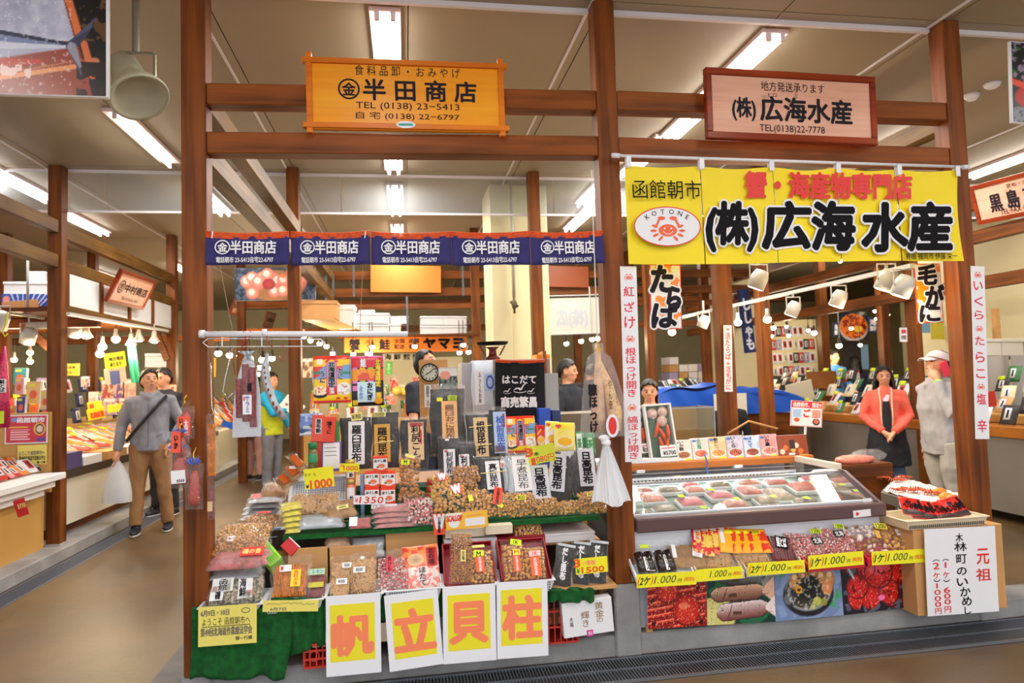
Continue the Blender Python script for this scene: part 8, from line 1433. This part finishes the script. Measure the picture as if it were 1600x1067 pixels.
flat('yellow poster behind the hairy crab poster', 'poster', 'picture_sheet', ((1455, 530), (1480, 530), (1455, 503)), 5.0, mat('poster_yellow', (226, 210, 70), .5), .005); flat('light blue poster behind the hairy crab poster', 'poster', 'picture_sheet', ((1440, 520), (1454, 520), (1440, 503)), 5.0, mat('poster_blue', (130, 180, 220), .5), .005)
# ================================================================== people
def bake(mb, voxel, sm=3, disp=0, dsc=9, seed=0, stretch=1):
    me = mb.mesh('b', []); o = bpy.data.objects.new('b', me); TMP.collection.objects.link(o); r = o.modifiers.new('r', 'REMESH'); r.mode = 'VOXEL'; r.voxel_size = voxel; s = o.modifiers.new('s', 'SMOOTH'); s.iterations = sm; s.factor = .5
    m2 = bpy.data.meshes.new_from_object(evald(o)); bpy.data.objects.remove(o)
    if disp:
        ns = [v.normal.copy() for v in m2.vertices]; out = []
        for v, n in zip(m2.vertices, ns):
            c = v.co; out.extend(c+n*disp*(noise.noise(Vector((c.x*dsc+seed, c.y*dsc, c.z*dsc*stretch)))+.5*noise.noise(Vector((c.x*dsc*2.3, c.y*dsc*2.3+seed, c.z*dsc*2.3*stretch)))))
        m2.vertices.foreach_set('co', out); m2.update()
    m2.polygons.foreach_set('use_smooth', [True]*len(m2.polygons)); return m2
def rings(mb, R, n=20):
    vs = [(x+rx*math.cos(2*math.pi*k/n), y+ry*math.sin(2*math.pi*k/n), z) for z, rx, ry, x, y in R for k in range(n)]
    fs = [(i*n+k, i*n+(k+1) % n, (i+1)*n+(k+1) % n, (i+1)*n+k) for i in range(len(R)-1) for k in range(n)]+[tuple(range(n-1, -1, -1)), tuple((len(R)-1)*n+k for k in range(n))]
    return mb.add(vs, fs)
def place(me, name, m, par):
    me.name = name; me.materials.append(m); o = bpy.data.objects.new(name, me); COL.objects.link(o); o.parent = par; return o
SKIN = mat('skin', (222, 160, 124), .5, var=.06, scale=8); HAIR = mat('hair_black', (26, 20, 20), .45, var=.4, scale=60, bump=.4, bscale=150, stretch=(1, 1, .2))
def person(lab, x, y, yaw, H=1.68, arms=None, legs=None, top=(150, 150, 156), bottom=(140, 110, 80), shoe=(30, 30, 40), fat=1.0, head=(0, 0), hair='short', vox=.010, z=0, lean=0, skirt=None, sleeve=1, hem=.84, cut=None, hood=False, female=False, topmat=None, nohands=False):
    s = H/1.7; M = Matrix.Translation((x, y, z)) @ Matrix.Rotation(math.radians(yaw), 4, 'Z') @ Matrix.Scale(s, 4); t = thing('person', lab, 'person', M); sh = .165 if female else .19
    arms = arms or [((-sh-.06, .02, 1.12), (-sh-.07, -.03, .86)), ((sh+.06, .02, 1.12), (sh+.07, -.03, .86))]
    legs = legs or [((-.1, -.01, .48), (-.11, .02, .08)), ((.1, -.01, .48), (.11, .02, .08))]
    body = MB(); TR = [(.86, .155, .11), (.95, .16, .115), (1.06, .14, .1), (1.2, .15, .105), (1.32, .175, .11), (1.40, .16, .09), (1.44, .09, .07), (1.47, .058, .058), (1.52, .055, .06)]
    L = lambda zz: -lean*max(0, zz-.9)
    rings(body, [(zz, rx*(fat if zz < 1.25 else (fat*.4+.6 if zz < 1.42 else 1)), ry*(fat if zz < 1.25 else 1), 0, L(zz)) for zz, rx, ry in TR])
    hy, hp = head; HT = Matrix.Translation((0, L(1.5)-.008, 1.49)) @ Matrix.Rotation(math.radians(hy), 4, 'Z') @ Matrix.Rotation(math.radians(-hp), 4, 'X') @ Matrix.Translation((0, 0, .095))
    body.blob((0, 0, .02), (.076, .094, .100), sub=3, T=HT); body.blob((0, -.02, -.045), (.058, .068, .062), sub=3, T=HT); body.blob((0, -.03, -.088), (.032, .036, .024), sub=2, T=HT)
    body.tube([(0, -.088, .022), (0, -.104, -.012), (0, -.098, -.022)], [.008, .014, .011], 8, T=HT); body.blob((0, -.083, -.052), (.022, .01, .010), sub=2, T=HT)
    for sg in (-1, 1): body.blob((sg*.078, .004, -.004), (.010, .020, .030), sub=2, T=HT); body.blob((sg*.038, -.076, -.018), (.02, .014, .016), sub=2, T=HT)
    for sg, (el, wr) in zip((-1, 1), arms):
        S = Vector((sg*sh, L(1.38), 1.375)); el, wr = Vector(el), Vector(wr); body.tube([S-Vector((sg*.06, 0, -.01)), S, S.lerp(el, .5), el, el.lerp(wr, .3), wr], [.05, .052, .044, .036, .038, .026], 12)
        if nohands: continue
        d = (wr-el).normalized(); side = Vector((0, -1, 0)) if abs(d.y) < .7 else Vector((-sg, 0, 0)); side = (side-d*side.dot(d)).normalized(); nrm = d.cross(side)*(sg); c = wr+d*.05
        body.blob(c, (.02, .02, .02), sub=2); body.tube([wr, wr+d*.04, wr+d*.09], [.025, .034, .036], 10); 
        for i in range(4):
            b = wr+d*.085+side*(.027-.018*i); l = (.062, .072, .068, .052)[i]; cu = -nrm*(.3+.12*i); body.tube([b, b+d*l*.5+cu*l*.12, b+d*l*.85+cu*l*.5, b+d*l+cu*l*1.0], [.0105, .010, .009, .008], 7)
        b = wr+d*.03+side*.028; body.tube([b, b+d*.03+side*.022, b+d*.062+side*.018-nrm*.01], [.013, .0115, .009], 7)
    for sg, (kn, an) in zip((-1, 1), legs):
        h = Vector((sg*.085*fat, 0, .9)); kn, an = Vector(kn), Vector(an); body.tube([h, h.lerp(kn, .5), kn, kn.lerp(an, .35), an], [.085, .07, .05, .052, .036], 12); body.tube([an+Vector((0, .03, -.04)), an+Vector((0, -.06, -.05)), an+Vector((0, -.14, -.062))], [.035, .035, .024], 8)
    place(bake(body, vox, 3), 'body', SKIN, t)
    # face
    E_ = MB(); [E_.blob((sg*.031, -.0885, .012), (.0125, .006, .0055), sub=2, T=HT) for sg in (-1, 1)]; child(E_, 'eyes', mat('eye_dark', (40, 26, 22), .2), t, smooth=True)
    E_ = MB(); [E_.tube([(sg*.016, -.094, .030), (sg*.034, -.092, .036), (sg*.052, -.080, .031)], .0035, 5, T=HT) for sg in (-1, 1)]; child(E_, 'eyebrows', HAIR, t)
    child(MB().tube([(-.022, -.090, -.053), (0, -.0955, -.052), (.022, -.090, -.053)], [.003, .0055, .003], 6, T=HT), 'mouth', mat('lips', (186, 92, 84), .4), t, smooth=True)
    # hair : cap of grid following skull
    if hair != 'none':
        long = hair == 'long'; hb = MB()
        def hf(u, v):
            a = 2*math.pi*u; fr = math.cos(a); lim = .27+.03*math.sin(a*9)+(.30*(1-fr)*.5*1.35)-(.06 if abs(abs(a-math.pi)-1.65) < .22 else 0); th = v*math.pi*min(.70, lim+.02); R = 1.13+.08*noise.noise(Vector((math.sin(a)*3, math.cos(a)*3, v*7)))*(1-v*.5)+(.07 if hair == 'thick' or long else 0)
            return tuple(HT @ Vector((.078*R*math.sin(th)*math.sin(a), -.097*R*math.sin(th)*math.cos(a)+.006, .02+.106*R*math.cos(th))))
        hb.grid(hf, 48, 16); hm = child(hb, 'hair', HAIR, t, smooth=True); q = hm.modifiers.new('s', 'SOLIDIFY'); q.thickness = .012; q.offset = 0
        if long:
            hb = MB()
            for a in [1.3+.16*k for k in range(23)]:
                p = Vector((.08*math.sin(a), -.098*math.cos(a)+.01, .03)); hb.tube([HT @ (p*.9+Vector((0, 0, .04))), HT @ (p*1.08), HT @ Vector((p.x*1.25, p.y*1.05+.01, -.08)), HT @ Vector((p.x*1.45, p.y*1.0+.02, -.16)), HT @ Vector((p.x*1.35, p.y*.9+.02, -.22))], [.018, .022, .024, .02, .006], 6)
            place(bake(hb, .009, 2, .006, 40), 'long_hair', HAIR, t)
    # clothes
    cl = MB(); rings(cl, [(hem, .17*fat, .125*fat, 0, 0), (hem+.1, .178*fat, .13*fat, 0, L(hem+.1)), (1.06, .165*fat, .122*fat, 0, L(1.06)), (1.2, .172*fat, .125*fat, 0, L(1.2)), (1.32, .195*(fat*.5+.5), .128, 0, L(1.32)), (1.40, .17, .105, 0, L(1.4)), (1.445, .10, .085, 0, L(1.44)), (1.47, .075, .078, 0, L(1.47))])
    for sg, (el, wr) in zip((-1, 1), arms):
        S = Vector((sg*sh, L(1.38), 1.375)); el, wr = Vector(el), Vector(wr); e2 = wr if sleeve == 1 else S.lerp(el, .75)
        cl.tube([S-Vector((sg*.08, 0, -.01)), S, S.lerp(el, .5), el, el.lerp(wr, .5), el.lerp(wr, .96)] if sleeve == 1 else [S-Vector((sg*.08, 0, -.01)), S, S.lerp(el, .4), e2], [.065, .072, .064, .058, .054, .044] if sleeve == 1 else [.065, .07, .062, .056], 12)
    if hood: cl.blob((0, L(1.45)+.07, 1.42), (.12, .09, .075), sub=3); cl.tube([(-.09, L(1.4)-.02, 1.47), (0, L(1.4)-.10, 1.405), (.09, L(1.4)-.02, 1.47)], .028, 8)
    tm = topmat or mat('cloth_%d_%d_%d' % top, top, .85, var=.08, scale=14); place(bake(cl, vox*1.15, 3, .012, 11, x, .6), 'top', tm, t)
    tr = MB()
    if skirt: rings(tr, [(skirt, .20, .16, 0, 0), (.7, .19, .15, 0, 0), (.9, .17, .13, 0, 0), (1.0, .15, .12, 0, 0)])
    for sg, (kn, an) in zip((-1, 1), legs):
        h = Vector((sg*.085*fat, 0, .9)); kn, an = Vector(kn), Vector(an); tr.tube([h+Vector((-sg*.02, 0, .06)), h, h.lerp(kn, .5), kn, kn.lerp(an, .5), kn.lerp(an, .97)], [.09, .105*fat, .092*fat, .074, .068, .066], 12)
    rings(tr, [(.84, .15*fat, .11*fat, 0, 0), (.95, .165*fat, .12*fat, 0, 0), (1.0, .15*fat, .11*fat, 0, 0)])
    bm_ = mat('cloth_%d_%d_%d' % bottom, bottom, .85, var=.08, scale=14)
    if skirt:
        jeans = MB(); jeans.v, jeans.f, jeans.m = list(tr.v), list(tr.f), list(tr.m); tr2 = MB(); rings(tr2, [(skirt, .25, .20, 0, 0), (.7, .235, .19, 0, 0), (.9, .205, .165, 0, 0), (1.02, .18, .142, 0, 0)]); place(bake(tr2, vox*1.2, 2, .01, 9), 'apron', mat('apron_black', (26, 26, 34), .8), t)
    place(bake(tr, vox*1.15, 3, .012, 10, y, .6), 'trousers', bm_, t)
    if z > -.01:
        for an in (l[1] for l in legs):
            an = Vector(an); so = MB(); so.blob((an.x, an.y-.05, .035), (.048, .135, .036), sub=3).tube([(an.x, an.y, .03), (an.x, an.y+.01, .10)], [.05, .045], 10); child(so, 'shoe', mat('shoe_%d_%d_%d' % shoe, shoe, .5), t, smooth=True); child(MB().blob((an.x, an.y-.05, .012), (.052, .142, .014), sub=2), 'sole', mat('sole_white', (216, 216, 214), .5), t, smooth=True)
    return t, M, HT
# 1 man with bag in the left aisle
mx, my = -2.68, 4.15; k = .26
t, M, HT = person('man in a grey hooded jacket and tan trousers holding a white carrier bag', mx, my, 12, 1.69, arms=[((-.27, .03, 1.12), (-.30, -.04, .86)), ((.30, .06, 1.12), (.20, -.06, .92))], legs=[((-.12, -.02, .48), (-.13, -.06, .08)), ((.13, -.01, .48), (.16, .06, .08))], top=(146, 146, 156), bottom=(158, 116, 76), shoe=(26, 30, 46), head=(22, 14), hood=True, fat=1.08, hem=.86)
child(MB().tube([(.16, -.06, 1.43), (.06, -.155, 1.3), (-.08, -.165, 1.13), (-.20, -.12, .98), (-.2, .1, .98), (.0, .16, 1.2), (.16, .06, 1.43)], .018, 6), 'shoulder_strap', mat('strap_black', (30, 30, 32), .6), t)
[child(MB().tube([(sx, -.142, 1.03), (sx*.7, -.158, 1.02), (sx*.55, -.16, 1.0)], .006, 6), 'pocket_flap', mat('pocket_grey', (120, 120, 130), .8), t) for sx in (-.13, .13)]; child(MB().tube([(0, -.152, .9), (0, -.158, 1.2), (0, -.14, 1.36)], .003, 4), 'zip', mat('zip_grey', (100, 100, 110), .5), t)
wp = M @ Vector((-.30, -.06, .80)); b = thing('carrier_bag', 'white plastic carrier bag hanging from the man\'s hand in the left aisle', 'bag', wp+Vector((0, 0, -.45)))
child(MB().grid(lambda u, v: ((.13*(1-v**2.2)+.016)*math.cos(2*math.pi*u)*(1+.1*math.sin(9*u*6.28/3)), (.07*(1-v**2.2)+.010)*math.sin(2*math.pi*u), .44*v), 28, 14), 'bag_sheet', film_mat('milky_poly', (.95, .97, 1), .72, .25, .5, .7), b, smooth=True); child(MB().box(-.08, .07, -.04, .04, .0, .13), 'contents', mat('bag_contents', (170, 180, 210), .6), b, bevel=.01)
# 2 coral cardigan woman
t, M, HT = person('woman in a coral cardigan over a black apron and jeans, hands clasped', 5.02, 2.95, -34, 1.48, arms=[((-.25, -.02, 1.12), (-.05, -.20, .94)), ((.25, -.02, 1.12), (.06, -.20, .93))], top=(240, 104, 84), bottom=(84, 110, 146), shoe=(40, 40, 44), female=True, hair='long', skirt=.52, head=(4, 0), hem=.92)
child(MB().grid(lambda u, v: ((u-.5)*(.07+.06*(1-v)), -.142-.012*math.sin(math.pi*u)-(.012 if v < .5 else .0)+.05*max(0, v-.75), .93+.37*v), 8, 10), 'apron_bib', mat('apron_black', (26, 26, 34), .8), t, smooth=True)
child(MB().grid(lambda u, v: ((u-.5)*.10*(.5+v), -.138-.01*math.sin(math.pi*u)+.075*v, 1.30+.16*v), 8, 5), 'blouse', mat('blouse_lilac', (226, 196, 214), .7), t, smooth=True)
for sg in (-1, 1): child(MB().tube([(sg*.05, -.158, .93), (sg*.062, -.165, 1.15), (sg*.06, -.150, 1.3), (sg*.07, -.08, 1.44)], .008, 6), 'cardigan_trim', mat('trim_cream', (236, 206, 170), .7), t, smooth=True)
# 3 man on phone
t, M, HT = person('heavy man in a grey hooded sweatshirt and pale cap talking on a red phone', 4.47, 1.52, -98, 1.60, arms=[((-.28, .05, 1.1), (-.27, .0, .86)), ((.31, -.16, 1.17), (.15, -.15, 1.45))], top=(160, 156, 156), bottom=(170, 164, 154), shoe=(90, 90, 90), fat=1.38, head=(4, 22), lean=.12, hood=True, hair='short', hem=.80)
cap = MB(); cap.grid(lambda u, v: tuple(HT @ Vector((.092*math.sin(v*1.50)*math.sin(6.283*u), .0-.112*math.sin(v*1.50)*math.cos(6.283*u), .045+.092*math.cos(v*1.50)))), 26, 8); cap.grid(lambda u, v: tuple(HT @ Vector(((u-.5)*.15*(1-.25*v*v), -.095-.085*v+.10*(u-.5)**2*3*(1-v)*0+.055*abs(u-.5)*(1), .05-.045*v-.05*(2*u-1)**2*.3))), 12, 6)
o = child(cap, 'cap', mat('cap_pale', (206, 192, 190), .8), t, smooth=True); q = o.modifiers.new('s', 'SOLIDIFY'); q.thickness = .006
HW = M @ HT @ Vector((.100, .006, -.025)); ph = thing('phone', 'bright red phone held to the man\'s ear', 'phone', HW); ph.rotation_euler = (math.radians(24), math.radians(10), math.radians(-98)); child(MB().box(-.006, .006, -.033, .033, -.065, .065), 'phone_case', mat('phone_coral', (250, 60, 84), .35), ph, bevel=.004)
w = Vector((.15, -.15, 1.45)).lerp(Vector((.31, -.16, 1.17)), .12); child(MB().tube([w+Vector((-.014, .006, .028)), w+Vector((.014, -.006, -.02))], .040, 14), 'watch_band', mat('watch_green', (130, 190, 40), .5), t, smooth=True)
# others
p = U(443, 700, y=6.7); t, M, HT = person('shopper in a blue and lime jacket and grey trousers down the left aisle', -1.93, 6.7, 60, 1.66, arms=[((-.2, -.2, 1.12), (-.05, -.36, 1.18)), ((.26, .0, 1.12), (.25, -.12, .88))], top=(30, 160, 206), bottom=(120, 122, 134), shoe=(60, 60, 60), vox=.012, hem=.8)
t2 = MB(); rings(t2, [(.80, .185, .14, 0, 0), (1.06, .18, .135, 0, 0), (1.24, .184, .137, 0, 0)]); place(bake(t2, .013, 2, .01), 'lime_panel', mat('lime_cloth', (196, 206, 40), .8), t)
c = M @ Vector((-.05, -.42, 1.22)); b = thing('leaflet', 'printed leaflet held up by the shopper in the blue and lime jacket', 'paper', c); b.rotation_euler = (0, math.radians(38), math.radians(10)); child(MB().box(-.15, .15, 0, .002, -.1, .1), 'sheet', PAP, b); ink(b, (-.13, -.07, .13, .08), lambda u, v: Art(u, v, (230, 226, 226), 1.4).ell(.7, .6, .35, .3, (200, 60, 50)).ell(.2, .3, .12, .12, (120, 60, 80)).c, 20, 16, -.002)
person('shopper with long black hair and dark coat beside the blue and lime jacket', -2.40, 7.8, 150, 1.64, top=(30, 30, 44), bottom=(196, 150, 140), hair='long', female=True, vox=.014, hem=.7)
q = U(256, 578, y=5.1); person('dark dressed person behind the man with the carrier bag', q.x, 5.1, -20, q.z, top=(36, 40, 50), bottom=(40, 40, 44), vox=.014)
q = U(672, 548, y=2.5); person('stall keeper in a dark T-shirt half hidden behind the clock board', q.x, 2.5, 35, q.z, arms=[((-.26, -.1, 1.1), (-.16, -.3, 1.02)), ((.26, 0, 1.1), (.2, -.2, 1.0))], top=(40, 42, 54), bottom=(40, 44, 70), vox=.012, sleeve=0, head=(20, 25))
q = U(886, 565, y=3.1); t, M, HT = person('man in a black striped track jacket holding a cup behind the wooden screen', q.x, 3.1, 40, q.z, arms=[((-.25, -.05, 1.12), (-.1, -.25, 1.1)), ((.27, -.04, 1.1), (.16, -.27, 1.13))], top=(30, 34, 44), bottom=(40, 40, 44), vox=.011, head=(15, 0), fat=1.1)
for k in range(3): child(MB().tube([(.21-.004*k, -.03, 1.34-.015*k), (.28, -.06, 1.18-.02*k), (.335-.02*k, -.07, 1.1)], .003, 4), 'white_stripe', WH, t)
c = M @ Vector((.12, -.36, 1.14)); b = thing('cup', 'small pale blue cup in the track jacket man\'s hand', 'cup', c); child(MB().lathe([(.022, 0), (.03, .07), (.027, .07), (.02, .006)], 16), 'cup_body', mat('cup_blue', (170, 190, 220), .4), b, smooth=True)
for i, (px, py, c) in enumerate(((921, 570, (40, 30, 40)), (932, 574, (120, 36, 60)), (941, 572, (36, 36, 40)))): q = U(px, py, y=6.6+.5*i); person('distant shopper seen past the track jacket man, '+('dark coat on the left', 'crimson coat in the middle', 'dark coat on the right')[i], q.x, q.y, 160-60*i, q.z, top=c, bottom=(40, 40, 50), vox=.018)
q = U(1014, 597, y=2.3); person('short haired stall woman peering over the crab box', q.x, 2.3, -20, q.z, top=(230, 226, 226), bottom=(60, 60, 70), female=True, hair='thick', vox=.012, arms=[((-.22, -.1, 1.1), (-.12, -.28, 1.1)), ((.22, -.1, 1.1), (.12, -.28, 1.1))])
q = U(1301, 549, y=7.6); person('clerk in a blue shirt behind the far right counter', q.x, 7.6, 10, q.z, top=(60, 120, 180), bottom=(40, 44, 60), vox=.014, arms=[((-.26, -.05, 1.12), (-.18, -.25, 1.0)), ((.26, -.05, 1.12), (.2, -.25, 1.0))], head=(15, 0))
q = U(1335, 559, y=8.6); person('dark haired person in a navy top by the far doorway', q.x, 8.6, 170, q.z, top=(40, 44, 70), bottom=(40, 44, 60), hair='long', female=True, vox=.016)
q = U(1139, 612, y=3.6); person('person in a black jacket bent low behind the timber post of the right stall', q.x, 3.6, 175, q.z, top=(24, 24, 28), bottom=(50, 50, 54), vox=.014)

bpy.data.scenes.remove(TMP)
